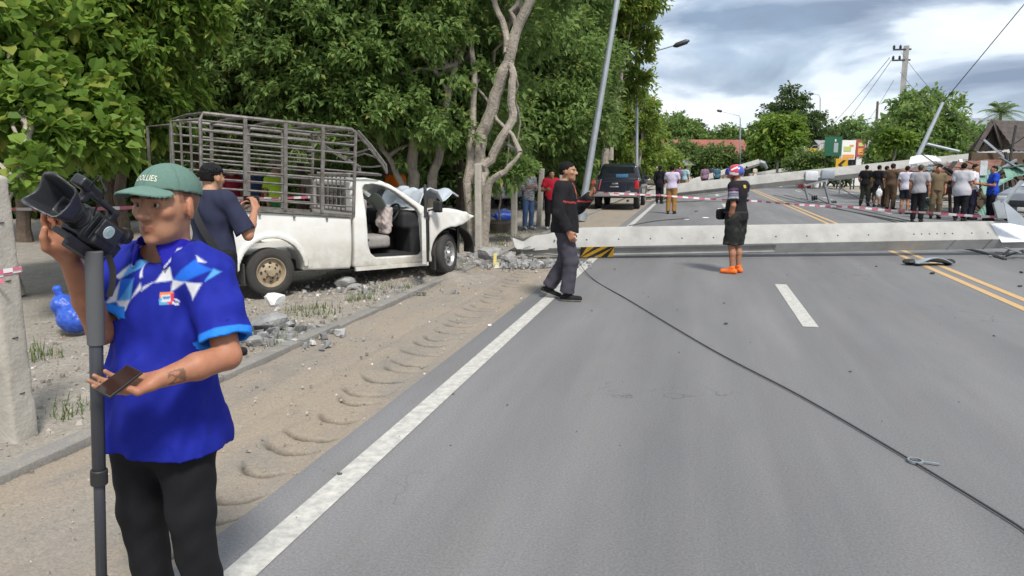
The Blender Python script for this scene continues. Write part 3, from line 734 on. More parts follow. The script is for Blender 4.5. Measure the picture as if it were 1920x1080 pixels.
# trees along the left of the road, beyond the dark pickup
for lab, px, D, lm, lobes_px, tr in (
    ('green tree leaning over behind the leaning lamp pole', 1060, 34, 'mid', [(1050, 90, 34, 2.2), (1010, 200, 33, 1.9), (1080, 220, 34, 1.7), (1040, -20, 34, 2.5), (1060, 280, 34, 1.5), (1090, 130, 35, 1.8)], [(1060, 320), (1058, 220), (1065, 80)]),
    ('tall yellow-green roadside tree with bare lower trunk behind the dark pickup', 1137, 38, 'yellow', [(1110, 50, 40, 2.0), (1175, 90, 40, 1.2), (1140, -30, 38, 2.6), (1095, 170, 41, 1.5), (1165, 170, 42, 1.0), (1185, 150, 41, 0.9), (1200, 60, 39, 0.7), (1180, 20, 38, 1.3), (1110, 250, 44, 1.2)], [(1134, 300), (1141, 200), (1146, 110), (1158, 0)]),
    ('yellow-green bushy tree beside the second lamp pole', 1185, 46, 'yellow', [(1180, 200, 47, 1.6), (1205, 250, 48, 1.2), (1170, 250, 47, 1.6), (1215, 290, 49, 1.1), (1190, 300, 48, 1.4), (1150, 290, 46, 1.4)], [(1185, 320), (1188, 260), (1182, 180)])):
    B = F(px, D)
    tree('roadside_tree', lab, B, [(rel(a, b_, d_, B), (R, R, R * 0.8)) for a, b_, d_, R in lobes_px], lm, 15, 0.26,
         [([(0, 0, -0.1)] + [rel(a, b_, D, B) for a, b_ in tr], 0.24, 0.10), ([rel(tr[0][0] + 10, tr[0][1], D, B), rel(tr[1][0] + 16, tr[1][1], D, B), rel(tr[2][0] + 25, tr[2][1], D, B)], 0.14, 0.06)], int(px), per=10, twigs=10)
# small sapling by the fence
B = F(937, 19.0)
tree('sapling', 'small round-crowned sapling in a pot behind the fence posts', B, [(rel(937, 305, 19, B), (0.42, 0.42, 0.38))], 'mid', 40, 0.2, [([(0, 0, 0), (0, 0, 0.8), (0, 0, 1.5)], 0.035, 0.02)], 51, twigs=3)
# right-hand side and far trees
def simple_tree(name, lab, px, D, lobes_px, lm, leaf, dens, seed, tr=0.18, per=9):
    B = F(px, D)
    return tree(name, lab, B, [(rel(a, b_, D + dd, B), (R, R, R * f)) for a, b_, dd, R, f in lobes_px], lm, dens, leaf, [([(0, 0, -0.1), (0, 0, 1.5), (0.1, 0, 3.5)], tr, tr * 0.4)], seed, per=per, twigs=5)
simple_tree('bushy_tree', 'large bushy green tree right of the standing concrete pole', 1715, 40, [(1700, 250, 0, 1.7, .8), (1740, 225, .5, 1.5, .8), (1688, 255, 0, 1.2, .9), (1715, 205, 1, 1.0, .8), (1760, 265, 0, 1.3, .9), (1668, 290, -.5, .8, .8), (1700, 300, -1, 1.5, .7), (1770, 300, 0, 1.2, .7)], 'mid', 0.30, 14, 61)
simple_tree('lime_shrub', 'lime-green shrub in front of the large bushy tree', 1672, 37, [(1665, 262, 0, .45, .6), (1685, 258, 0, .5, .7), (1655, 280, 0, .3, .6)], 'fresh', 0.26, 26, 62, 0.05)
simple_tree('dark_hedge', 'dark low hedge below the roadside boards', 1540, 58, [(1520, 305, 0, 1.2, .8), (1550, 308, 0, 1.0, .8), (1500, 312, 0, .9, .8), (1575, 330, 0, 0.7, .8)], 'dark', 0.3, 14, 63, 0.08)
simple_tree('round_tree', 'rounded light-green tree in front of the tiered conifer', 1458, 70, [(1455, 260, 0, 1.9, .9), (1470, 245, 0, 1.5, .8), (1440, 275, 0, 1.3, .8), (1480, 275, 0, 1.4, .8)], 'fresh', 0.45, 9, 64)
# tiered tree
B = F(1482, 80); lo = []
for i, (yy, R) in enumerate(((165, .9), (182, 1.6), (198, 2.2), (216, 3.0), (232, 3.4), (250, 3.2), (268, 2.8), (285, 2.4))):
    lo.append((rel(1482 + 6 * math.sin(i * 2), yy, 80, B), (R, R, 0.24)))
    lo.append((rel(1482 + R * 13 * (1 if i % 2 else -1), yy + 4, 80, B), (R * .45, R * .45, .22)))
tree('tiered_tree', 'tall dark tree with tiered horizontal branches against the sky', B, lo, 'far', 2.8, 0.34, [([(0, 0, 0), (0, 0, 5), rel(1482, 158, 80, B)], 0.25, 0.05)], 65, twigs=10, low=-1, droop=.05, per=10, clump=0)
far = [(1265, 236, 120, 3.4, 'distant tree behind the left end of the red roof'), (1300, 250, 125, 3.0, 'distant tree above the middle of the red roof'), (1335, 262, 122, 2.6, 'distant tree above the right half of the red roof'),
       (1365, 252, 118, 2.6, 'distant tree left of the far curved lamp'), (1408, 275, 112, 3.0, 'distant tree right of the far curved lamp'), (1425, 290, 100, 2.6, 'dark distant tree below the far lamp beside the rounded tree'),
       (1600, 255, 95, 3.0, 'distant tree above the roadside boards'), (1570, 262, 92, 2.4, 'distant tree behind the green board'), (1530, 265, 88, 2.2, 'distant tree between tiered tree and boards'),
       (1810, 262, 75, 2.6, 'distant tree left of the palm'), (1900, 265, 80, 2.4, 'distant tree behind the steep dark roof')]
for i, (px, py, D, R, lab) in enumerate(far):
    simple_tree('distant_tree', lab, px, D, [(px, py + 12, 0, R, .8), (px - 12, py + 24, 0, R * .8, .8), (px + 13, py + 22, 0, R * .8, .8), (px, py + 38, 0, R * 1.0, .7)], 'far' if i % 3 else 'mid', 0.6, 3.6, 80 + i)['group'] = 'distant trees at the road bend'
# bushes in front of the red-roofed building
for i, (px, py, D, R, lab) in enumerate([(1275, 285, 90, 1.8, 'dark bush before the left end of the red-roofed building'), (1310, 300, 88, 1.5, 'dark bush before the middle of the red-roofed building'), (1345, 297, 86, 1.7, 'dark bush before the right end of the red-roofed building'), (1250, 305, 80, 1.4, 'light bush where the left roadside trees end')]):
    simple_tree('bush', lab, px, D, [(px, py, 0, R, .8), (px + 8, py + 14, 0, R, .7), (px - 9, py + 12, 0, R * .8, .7)], 'dark' if i < 3 else 'yellow', 0.4, 8, 95 + i, 0.06)
# palm
def palm(base, top, lab, seed):
    r = np.random.default_rng(seed); e = empty('palm_tree', lab, 'palm tree', base)
    b = MB(); b.tube([(0, 0, 0), (0.1, 0, top * .5), (0, 0, top)], [0.16, 0.13, 0.11], 8); b.build('trunk', BARK2, e, True)
    for k in range(26):
        a = k * 2.4; el = r.uniform(-0.1, 1.35); L = 1.9; V = []
        d = np.array([math.cos(a) * math.cos(el), math.sin(a) * math.cos(el), math.sin(el)]); pts = [np.array([0, 0, top]) + d * L * t - np.array([0, 0, 0.9]) * t * t * 1.0 for t in np.linspace(0, 1, 25)]
        for i in range(1, 25):
            dd = pts[i] - pts[i - 1]; dd /= np.linalg.norm(dd); s = np.cross(dd, (0, 0, 1)); s /= np.linalg.norm(s) + 1e-9
            for sg in (-1, 1):
                q = pts[i]; tip = q + (s * sg * 0.8 + dd * 0.6 - np.array([0, 0, 0.35])) * 0.5 * (1 - 0.5 * abs(i / 24 - .45)); w = dd * 0.022
                V.append([q - w, q + w, tip, tip - w])
        leaf_object('frond', e, np.array(V), LEAFM['dark'])
    return e
B = F(1866, 62); palm(B, rel(1866, 212, 62, B)[2], 'palm tree rising behind the steep dark roof', 5)

# undergrowth closing the view under the crowns
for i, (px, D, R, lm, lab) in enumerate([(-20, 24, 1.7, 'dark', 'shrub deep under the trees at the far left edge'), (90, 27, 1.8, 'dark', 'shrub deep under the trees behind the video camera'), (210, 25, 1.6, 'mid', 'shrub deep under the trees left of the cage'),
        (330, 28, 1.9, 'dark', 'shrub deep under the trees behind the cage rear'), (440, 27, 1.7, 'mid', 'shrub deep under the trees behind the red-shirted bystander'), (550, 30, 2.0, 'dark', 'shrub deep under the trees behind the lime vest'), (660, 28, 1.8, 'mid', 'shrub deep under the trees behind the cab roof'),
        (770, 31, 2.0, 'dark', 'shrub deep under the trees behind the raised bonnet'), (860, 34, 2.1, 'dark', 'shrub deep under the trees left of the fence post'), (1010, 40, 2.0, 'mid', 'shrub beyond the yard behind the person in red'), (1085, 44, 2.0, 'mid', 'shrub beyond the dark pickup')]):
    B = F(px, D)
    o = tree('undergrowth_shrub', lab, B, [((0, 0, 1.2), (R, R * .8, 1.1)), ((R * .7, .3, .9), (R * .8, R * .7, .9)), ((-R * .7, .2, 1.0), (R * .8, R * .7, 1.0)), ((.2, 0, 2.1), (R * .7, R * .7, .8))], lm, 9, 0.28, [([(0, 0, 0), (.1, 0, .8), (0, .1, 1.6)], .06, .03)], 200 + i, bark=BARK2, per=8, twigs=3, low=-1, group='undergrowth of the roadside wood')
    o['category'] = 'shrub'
# ------------------------------------------------------------------ poles, fence, tape, cables
CONC = mat('concrete_pale', (0.41, 0.41, 0.395), 0.88, ns=2.4, na=0.42, col2=(.29, .285, .27), bump=(60, 0.35))
CONC2 = mat('concrete_post', (0.44, 0.41, 0.36), 0.9, ns=3.0, na=0.35, bump=(45, 0.5))
BROKEN = mat('concrete_broken', (0.36, 0.355, 0.345), 0.95, ns=9, na=0.45, bump=(30, 0.9, 0.02))
GALV = mat('galvanised_steel', (0.45, 0.49, 0.54), 0.45, 0.55, ns=4, na=0.2)
GALV_D = mat('galvanised_dull', (0.33, 0.36, 0.39), 0.55, 0.5, ns=4, na=0.3)
BRIGHT = mat('bright_sheet_metal', (0.78, 0.80, 0.84), 0.4, 0.35, ns=3, na=0.25)
BLACK = mat('black_rubber', (0.018, 0.018, 0.02), 0.6)
DARKM = mat('dark_metal', (0.05, 0.052, 0.058), 0.5, 0.3, ns=8, na=0.4)
HOLE = mat('hole_dark', (0.03, 0.03, 0.03), 0.9)
HAZY = mat('hazard_yellow', (0.72, 0.40, 0.02), 0.6, ns=8, na=0.2)
HAZK = mat('hazard_black', (0.02, 0.02, 0.02), 0.6)

def square_pole(parent, A, Bp, s0, s1, roll, groove_to, holes, band=None, seed=1, jag=True, seg=40):
    """tapered square concrete pole from A (butt) to Bp; the lower front face is grooved near the butt"""
    r = np.random.default_rng(seed); A = np.asarray(A, float); Bp = np.asarray(Bp, float); d = Bp - A; Lp = np.linalg.norm(d); d /= Lp
    side = np.cross(d, (0, 0, 1)); side /= np.linalg.norm(side); side = side  # points to the viewer's side
    up = np.cross(side, d)
    f1 = side * math.cos(roll) + up * math.sin(roll)        # normal of the upper front face
    f2 = side * math.sin(roll) - up * math.cos(roll)        # normal of the lower front face
    fp_ = side * 0.5 + up * 0.866; KF = 0.62 * float(fp_ @ f1)          # lower face stands steeper than square
    n2 = np.cross(fp_, d); n2 = n2 if n2 @ f2 > 0 else -n2
    vs = []; fs = []; n = 0
    ts = sorted(set(list(np.linspace(0, 1, seg)) + [max(0, groove_to - 0.012), min(1, groove_to + 0.004), 0.015, 0.03]))
    for t in ts:
        h = (s0 + (s1 - s0) * t) / 2 * (1.0 if not jag else min(1.0, 0.50 + 5.2 * t + 0.05 * math.sin(90 * t))); c = A + d * Lp * t - np.array([0, 0, 1.0]) * (0 if not jag else max(0, .11 - t) * .6)
        g = 0.0 if t > groove_to else 0.36 * h
        if t > groove_to - 0.013 and t <= groove_to: g = 0.36 * h
        ring = []
        def pt(a, b): return c + fp_ * a * h * 0.62 + f2 * b * h
        # going round: lower front face (f2=+1) with groove, then right, back, top
        e = 0.93
        prof = [(e, 1), (0.62, 1), (0.50, 1 - g / h), (-0.50, 1 - g / h), (-0.62, 1), (-e, 1), (-1, e), (-1, -e), (-e, -1), (e, -1), (1, -e), (1, e)]
        for a, b in prof:
            p = pt(a, b)
            if jag and t < 0.05:
                p = p + r.normal(size=3) * (0.05 if t < 0.012 else 0.025 if t < 0.028 else 0.01) * (1 if t < 0.04 else .3)
            ring.append(p)
        vs += ring; n += 1
    k = 12
    fs = [(i * k + j, (i + 1) * k + j, (i + 1) * k + (j + 1) % k, i * k + (j + 1) % k) for i in range(n - 1) for j in range(k)]
    fs += [tuple(range(k)), tuple((n - 1) * k + j for j in range(k - 1, -1, -1))]
    b = MB(); b.add(vs, fs); b.build('shaft', CONC, parent, True, ang=22)
    hb = MB()
    for t in holes:
        h = (s0 + (s1 - s0) * t) / 2; c = A + d * Lp * t + f1 * (h * KF - 0.012)
        q = MB(); q.lathe([(0.0, 0.0), (0.015, 0.0), (0.015, 0.0135), (0.0, 0.0135)], 8, c, f1); q.build('bolt_hole', HOLE, parent)
    if band:
        t0, t1 = band; w = Lp * (t1 - t0); h = (s0 + (s1 - s0) * t0) / 2
        for nm, off in (('yellow', 0.004), ('black', 0.008)):
            q = MB(); o = A + d * Lp * t0 + f2 * h + n2 * off - fp_ * h * .62; ff = fp_ * .62
            if nm == 'yellow': q.prism([(0, 0), (w, 0), (w, 2 * h * .97), (0, 2 * h * .97)], o, d, ff, -0.004)
            else:
                for a0 in np.arange(-2 * h, w, 0.26):
                    poly = [(a0, 0), (a0 + 0.12, 0), (a0 + 0.12 + 2 * h * .97, 2 * h * .97), (a0 + 2 * h * .97, 2 * h * .97)]
                    # clip to the band
                    cl = []
                    for a, b_ in poly: cl.append((min(max(a, 0), w), b_))
                    if len(set(cl)) >= 3 and max(a for a, _ in cl) - min(a for a, _ in cl) > 0.02: q.prism(cl, o, d, ff, -0.004)
            q.build('hazard_band', HAZY if nm == 'yellow' else HAZK, parent)
    return d, f1, f2, side, up, fp_, n2, KF

# nearest fallen pole
A0 = P(962, 462, 13.55); A0[2] = 0.285
B0 = P(2180, 437, 14.3); B0[2] = 0.43
e = empty('fallen_pole', 'huge pale concrete pole lying across the road behind the walking man', 'pole', (0, 0, 0), 0, 'fallen concrete poles')
L1 = np.linalg.norm(B0 - A0)
d1, f1, f2, s1v, u1, fp1, n21, KF1 = square_pole(e, A0, B0, 0.395, 0.37, math.radians(29), 0.385, [(0.06 + 0.047 * i) for i in range(11)] + [0.60 + 0.012 * i for i in range(6)] + [0.69, 0.715, 0.73], (0.098, 0.147), 3)
hh = 0.189
q = MB(); o1 = A0 + d1 * (L1 * 0.723) + f1 * (hh * KF1 + 0.003) - f2 * (hh)
q.prism([(0, 0), (1.05, 0), (1.0, hh * 2 + .01), (0.12, hh * 2 + .01)], o1, d1, f2, 0.006); q.build('metal_collar', BRIGHT, e)
q = MB()
for k in (0.655, 0.712):
    c0 = A0 + d1 * (L1 * k); q.bar(c0 + f2 * hh + n21 * .003 - fp1 * hh * .62, c0 + d1 * .09 + f2 * hh + n21 * .003 + fp1 * hh * .62, 0.022, 0.006, n21)
q.build('steel_strap', GALV_D, e)
# broken sheet steel and bent fittings at the far right of that pole
w = empty('bent_steel_bracket', 'bent silver sheet bracket jutting up at the right end of the nearest fallen pole', 'bracket', tuple(P(1900, 440, 13.9)))
c0 = P(1900, 440, 13.9)
q = MB(); q.prism([(0, 0), (0.5, -0.10), (0.22, 0.15), (-0.12, 0.42)], P(1890, 418, 13.8) - c0, np.array([0.97, 0.24, 0]), np.array([0, 0.1, 0.99]), 0.012); q.build('torn_sheet', GALV, w)
q = MB(); q.prism([(0, 0), (0.32, 0), (0.12, 0.36), (0, 0.30)], P(1868, 410, 14.1) - c0, np.array([0.97, 0.24, 0]), np.array([-0.3, 0.1, 0.95]), 0.05); q.build('bracket_plate', GALV_D, w)
w2b = empty('crumpled_fitting', 'dark crumpled crossarm fitting crushed under the nearest fallen pole at right', 'fitting', tuple(P(1905, 480, 13.6)))
rq = random.Random(5); c0 = P(1905, 480, 13.6)
for k in range(14):
    q = MB(); a = np.array([rq.uniform(-0.32, 0.5), rq.uniform(-0.2, 0.2), rq.uniform(-0.2, 0.14)]); v = np.array([rq.gauss(0, 1), rq.gauss(0, .6), rq.gauss(0, .6)]); v /= np.linalg.norm(v)
    q.bar(a - v * .13, a + v * rq.uniform(.08, .22), rq.uniform(.03, .10), rq.uniform(.01, .03)); q.build('bent_strip', GALV_D if k % 2 else DARKM, w2b)

# second fallen pole
A2 = np.array([-2.35, 36.6, 0.36]); B2 = P(1893, 291, 33.5)
e2 = empty('fallen_pole', 'second fallen concrete pole sloping up to the right onto the collapsed stalls', 'pole', (0, 0, 0), 0, 'fallen concrete poles')
d2, g1, g2, s2v, u2, fp2, n22, KF2 = square_pole(e2, A2, B2, 0.50, 0.38, math.radians(29), 0.30, [0.1, 0.2, 0.3], (0.03, 0.085), 4)
L2 = np.linalg.norm(B2 - A2)
for t in (0.475, 0.52):
    c = A2 + d2 * L2 * t; q = MB(); q.box(c + g1 * .05, (0.55, 0.5, 0.42), bev=.04); q.build('metal_collar', BRIGHT if t < .5 else GALV, e2, True)
for px0, py0, px1, py1 in ((1508, 345, 1516, 374), (1545, 340, 1557, 384)):
    D_ = 34.5; top = P(px0, py0, D_); bot = G(px1, py1); bot = P(px1, py1, D_); q = MB(); q.bar(top, bot, 0.14, 0.09); q.build('crossarm', GALV_D, e2)
q = MB(); q.bar(P(1508, 348, 34.4), P(1552, 338, 34.4), 0.10, 0.08); q.build('crossarm', GALV_D, e2)
for px0, py0, px1, py1 in ((1800, 300, 1818, 352), (1790, 312, 1806, 352), (1776, 322, 1792, 345), (1872, 296, 1888, 312)):
    q = MB(); q.bar(P(px0, py0, 32.5), P(px1, py1, 31.5), 0.14, 0.10); q.build('crossarm', GALV, e2)
for px, py in ((1527, 371), (1563, 381)):
    q = MB(); q.lathe([(0, -.12), (.12, -.1), (.08, -.03), (.13, 0), (.08, .05), (.12, .1), (0, .12)], 12, P(px, py, 34.6), (1, .2, .1)); q.build('insulator', DARKM, e2, True)
# farther fallen poles
e3 = empty('fallen_pole', 'third fallen concrete pole, thin and grey, rising behind the helmeted man', 'pole', (0, 0, 0), 0, 'fallen concrete poles')
square_pole(e3, P(1268, 352, 58), P(1424, 304, 60), 0.46, 0.36, math.radians(29), 0.2, [], None, 5)
q = MB(); q.tube([P(1424, 304, 60), P(1432, 306, 60), P(1438, 316, 60)], [0.2, 0.18, 0.12], 8); q.build('snapped_tip', GALV_D, e3)
e4 = empty('fallen_pole', 'farthest fallen concrete pole lying low beyond the third one', 'pole', (0, 0, 0), 0, 'fallen concrete poles')
square_pole(e4, P(1380, 336, 75), P(1486, 317, 75), 0.46, 0.36, math.radians(29), 0.2, [], None, 6)

# rubble at the snapped butt of the nearest pole
RUB = mat('rubble', (0.34, 0.34, 0.335), 0.95, ns=9, na=0.4, bump=(35, 0.9, 0.02))
rq = random.Random(12)
def chunk(px, py, r, label, z=0.0, m=None, jag=.35):
    p = G(px, py); p[2] = float(verge_z(np.array([p[0]]), np.array([p[1]]))[0]) + r[2] * 0.65 + z if p[0] < -3.7 else r[2] * .65 + z
    q = MB(); q.rock((0, 0, 0), r, rq, 2, jag); o = q.build('concrete_chunk', m or RUB, None, False, p, (0, 0, rq.uniform(0, 6)))
    return tag(o, label, 'concrete chunk', 'broken concrete chunks')
chunk(918, 490, (0.26, 0.22, 0.19), 'largest round concrete lump beside the snapped pole butt')
chunk(955, 497, (0.13, 0.11, 0.15), 'upright concrete lump right under the snapped pole butt')
chunk(893, 498, (0.10, 0.08, 0.06), 'small concrete lump left of the large round one')
chunk(985, 500, (0.11, 0.09, 0.06), 'flat concrete lump in the dark gap under the pole butt')
chunk(648, 538, (0.17, 0.12, 0.09), 'grey concrete block lying under the middle of the wrecked truck')
chunk(667, 543, (0.12, 0.07, 0.05), 'paler concrete shard leaning on the block under the truck')
chunk(517, 598, (0.14, 0.09, 0.09), 'white broken slab standing on the small rubble heap near the truck wheel', 0.14, mat('rubble_white', (0.66, 0.66, 0.65), .9, ns=9, na=.2, bump=(35, .5)))
chunk(505, 622, (0.21, 0.19, 0.12), 'grey rubble heap in front of the rear truck wheel')
chunk(535, 618, (0.13, 0.11, 0.07), 'low grey lump right of the small rubble heap')
chunk(478, 650, (0.09, 0.08, 0.06), 'pale stone at the near foot of the small rubble heap')
def debris_field(name, label, cx, cy, n, sx, sy, smax, seed, m):
    r = np.random.default_rng(seed); x = cx + r.normal(size=n) * sx; y = cy + r.normal(size=n) * sy; s = 0.012 + smax * r.random(n) ** 3
    z = np.where(x < -3.7, verge_z(x, y), 0.0) + s * 0.4
    scatter_stones(name, np.stack([x, y, z], 1), s, m, label, seed)
g_ = G(930, 494); debris_field('rubble', 'crumbled grey concrete bits heaped at the snapped pole butt', g_[0] + .3, g_[1], 900, 0.55, 0.32, 0.065, 3, M_RUB)
g_ = G(500, 632); debris_field('rubble', 'broken grey and white bits round the small heap', g_[0], g_[1], 320, 0.35, 0.22, 0.055, 4, M_RUB)
g_ = G(690, 545); debris_field('rubble', 'pale concrete crumbs beside the truck sill', g_[0], g_[1], 160, 0.5, 0.25, 0.04, 8, M_RUB)
q = MB(); p = G(925, 499); q.prism([(0, 0), (.10, 0), (.10, .05), (.05, .07), (.055, .22), (0, .22)], (0, 0, 0), (1, 0.1, 0), (0.05, 0, 1), 0.02)
tag(q.build('plastic_scrap', mat('scrap_yellow', (.75, .62, .22), .5), None, False, p), 'small L-shaped yellow scrap standing in the rubble', 'scrap')

# things lying on the road
rb = random.Random(4)
pb = G(1742, 497)
bo = empty('car_part', 'bluish grey torn bumper piece lying on the yellow centre line', 'car part', pb, 0.3)
q = MB(); q.sheet(lambda u, v: ((u - .5) * .62, (v - .5) * .36, 0.05 + .10 * math.sin(math.pi * u) * (0.6 + .4 * math.sin(4 * v + 2 * u)) - .03 * v), 14, 8, 0.012); q.build('shell', mat('bumper_blue_grey', (.30, .36, .44), .35, ns=6, na=.4), bo, True)
for sx in (-.34, .34):
    q = MB(); q.rock((sx, 0.02, 0.06), (.11, .14, .06), rb, 2); q.build('dark_end', BLACK, bo, True)
for i, (px, py, r, lab, m) in enumerate([
        (1287, 412, (.13, .06, .015), 'white scrap of plastic on the road left of the helmeted man', 'w'), (1323, 409, (.12, .08, .02), 'white and black scrap on the road near the helmeted man', 'w'), (1305, 397, (.07, .05, .03), 'dark scrap on the road between khaki-trousered and helmeted man', 'k'),
        (1349, 392, (.10, .07, .02), 'white scrap just left of the helmeted man', 'w'), (1748, 514, (.04, .04, .025), 'small dark lump in front of the torn bumper piece', 'k'), (1643, 500, (.02, .02, .012), 'tiny dark crumb left of the torn bumper piece', 'k'),
        (1361, 608, (.03, .02, .012), 'small dark crumb in the middle of the near lane', 'k'), (1912, 538, (.03, .03, .02), 'small dark crumb at the right picture edge', 'k'), (1915, 512, (.04, .03, .02), 'dark crumb under the right end of the nearest pole', 'k'), (918, 611, (.03, .02, .012), 'white crumb on the shoulder beside the edge line', 'w')]):
    q = MB(); q.rock((0, 0, 0), r, rb, 2, .6); o = q.build('scrap', mat('scrap_white', (.7, .7, .72), .5) if m == 'w' else DARKM, None, False, G(px, py) + np.array([0, 0, r[2] * .7]), (0, 0, rb.uniform(0, 6))); tag(o, lab, 'scrap', 'scraps on the road')
# cables
def cable(name, label, pts, r, m=BLACK, cat='cable', group=None):
    P_ = [np.asarray(p, float) for p in pts]; out = []
    for i in range(len(P_) - 1):
        p0, p1, p2, p3 = P_[max(i - 1, 0)], P_[i], P_[i + 1], P_[min(i + 2, len(P_) - 1)]
        for t in np.linspace(0, 1, 9)[:-1]:
            out.append(0.5 * ((2 * p1) + (-p0 + p2) * t + (2 * p0 - 5 * p1 + 4 * p2 - p3) * t * t + (-p0 + 3 * p1 - 3 * p2 + p3) * t ** 3))
    out.append(P_[-1]); b = MB(); b.tube(out, r, 6); o = b.build(name, m, None, True); return tag(o, label, cat, group)
M_CABLE = mat('cable_grey', (0.035, 0.035, 0.04), 0.5)
z_ = lambda px, py, z=0.013: G(px, py) + np.array([0, 0, z])
cable('cable', 'long dark cable running over the near lane towards the camera', [z_(1070, 470, .45), z_(1083, 497, .12), z_(1110, 523), z_(1180, 565), z_(1330, 655), z_(1500, 745), z_(1700, 862), z_(1900, 985), z_(2060, 1090), np.array([2.75, 1.6, .013]), np.array([3.3, 0.2, .013]), np.array([4.4, -1.6, .013])], 0.0062, M_CABLE)
q = MB(); p = G(1716, 868); q.lathe([(.032, -.006), (.042, -.006), (.042, .008), (.032, .008)], 20, (0, 0, 0.012), (0, 0, 1), True); q.bar((.035, 0, .010), (.12, -.015, .010), .014, .01)
tag(q.build('cable_clamp', GALV_D, None, True, p), 'ring-shaped steel clamp on the long cable near the camera', 'clamp')
for i, (lab, pts) in enumerate([('first thin dark wire across the far lane behind the nearest pole', [(1450, 366), (1520, 383), (1620, 402), (1700, 418)]), ('second thin dark wire across the far lane behind the nearest pole', [(1470, 366), (1560, 389), (1650, 410), (1690, 420)]),
                                ('third thin dark wire beside the stripe of tape in the far lane', [(1500, 372), (1600, 392), (1730, 420), (1800, 432)]), ('dark wire on the road left of the khaki-trousered man', [(1180, 424), (1230, 415), (1290, 410)]),
                                ('thin wire sagging from the butt of the second fallen pole', [(1235, 380), (1330, 374), (1420, 352)]), ('dark wire under the right part of the nearest fallen pole', [(1805, 466), (1850, 477), (1885, 488)])]):
    cable('cable', lab, [z_(*p) for p in pts], 0.016 if i != 5 else .03, M_CABLE)

# metal lamp poles
def lamp_pole(label, base, top, r0, r1, arm=None, head=None, m=GALV):
    e = empty('lamp_pole', label, 'lamp pole', tuple(base)); base = np.asarray(base, float)
    b = MB(); n = 12; b.tube([(np.asarray(top) - base) * t for t in np.linspace(0, 1, n)], [r0 + (r1 - r0) * t for t in np.linspace(0, 1, n)], 12); b.build('shaft', m, e, True)
    q = MB(); d = (np.asarray(top) - base); d /= np.linalg.norm(d); q.tube([d * 0, d * .25], [r0 * 1.7, r0 * 1.5], 12); q.build('base_collar', GALV_D, e, True)
    if arm is not None:
        q = MB(); q.tube([np.asarray(p) - base for p in arm], 0.035, 8); q.build('arm', m, e, True)
        a, b_ = np.asarray(head[0]) - base, np.asarray(head[1]) - base; q = MB(); q.tube([a, a * .8 + b_ * .2, a * .2 + b_ * .8, b_], [.05, .14, .14, .04], 10, sx=1.0); q.build('lamp_head', DARKM, e, True)
    return e
lamp_pole('silver lamp pole leaning right behind the walking man', P(1088, 412, 23.0), P(1164, -40, 23.0), 0.115, 0.075)
lamp_pole('straight lamp pole with long arm and dark lamp head over the road', F(1195, 43), P(1195, 100, 43), 0.10, 0.06, [P(1195, 104, 43), P(1215, 100, 43), P(1242, 92, 42.6), P(1262, 86, 42.4)], [P(1262, 87, 42.4), P(1293, 76, 42.2)])
lamp_pole('far lamp pole with arm curving left above the treeline', F(1389, 85), P(1388, 222, 85), 0.10, 0.06, [P(1388, 222, 85), P(1386, 217, 85), P(1370, 213, 85), P(1352, 209, 85)], [P(1354, 209, 85), P(1344, 207, 85)])
lamp_pole('far thin lamp pole right of the tiered tree', F(1538, 90), P(1538, 184, 90), 0.10, 0.06, [P(1538, 184, 90), P(1535, 178, 90), P(1525, 176, 90)], [P(1526, 176, 90), P(1515, 176, 90)])
lamp_pole('grey lamp pole leaning right beside the bushy tree, tied by a guy wire', P(1697, 345, 30), P(1768, 192, 30), 0.11, 0.06)
# standing concrete utility pole
UP = F(1681, 46); up_e = empty('utility_pole', 'standing square concrete utility pole with insulators above the trees', 'utility pole', UP)
q = MB(); ht = P(1681, 86, 46)[2]; q.bar((0, 0, 0), (0, 0, ht), 0.30, 0.30, (0.3, 1, 0)); q.build('shaft', CONC, up_e)
for zc in (P(1681, 93, 46)[2], P(1681, 113, 46)[2]):
    q = MB(); q.bar((-0.75, -.1, zc), (0.25, -.1, zc), .09, .09); q.build('crossarm', DARKM, up_e)
    for xx in (-.7, -.35):
        q = MB(); q.lathe([(0.0, 0), (.05, 0), (.09, .07), (.05, .09), (.08, .16), (.03, .2), (0, .25)], 10, (xx, -.1, zc + .05)); q.build('insulator', DARKM, up_e, True)
tq = F(1637, 55); q = MB(); q.tube([(0, 0, 0), (0.03, 0, 3), (-.03, 0, P(1637, 190, 55)[2])], [.13, .11, .08], 8)
tag(q.build('wooden_post', BARK2, None, True, tq), 'thin dark wooden pole left of the bushy tree', 'pole')
def wire(label, a, b, sag, r=0.012):
    a = np.asarray(a); b = np.asarray(b); cable('overhead_wire', label, [a * (1 - t) + b * t - np.array([0, 0, sag * 4 * t * (1 - t)]) for t in np.linspace(0, 1, 7)], r, M_CABLE, 'wire', 'overhead wires')
tp = P(1768, 192, 30)
wire('taut guy wire rising from the leaning grey lamp pole to the upper right corner', tp, P(1960, -40, 27), 0.0, 0.016)
wire('wire from the standing utility pole top to the leaning grey lamp pole', P(1690, 98, 46), tp, 0.1)
wire('lower wire from the standing utility pole to behind the leaning grey lamp pole', P(1688, 135, 46), P(1760, 215, 31), 0.1)
wire('left one of two wires falling from the utility pole to the roadside boards', P(1668, 108, 46), P(1560, 235, 75), 0.1, .018)
wire('right one of two wires falling from the utility pole to the roadside boards', P(1672, 112, 46), P(1582, 235, 70), 0.1, .018)
wire('thin wire slanting past the thin wooden pole', P(1676, 150, 46), P(1615, 245, 60), 0.1)
wire('sagging wire in the leaves at upper left above the fence', P(-40, 222, 9.5), P(330, 268, 12.5), 0.05, .006)
wire('thin wire below it running to the truck cage', P(150, 262, 10.5), P(380, 282, 12.5), 0.05, .005)

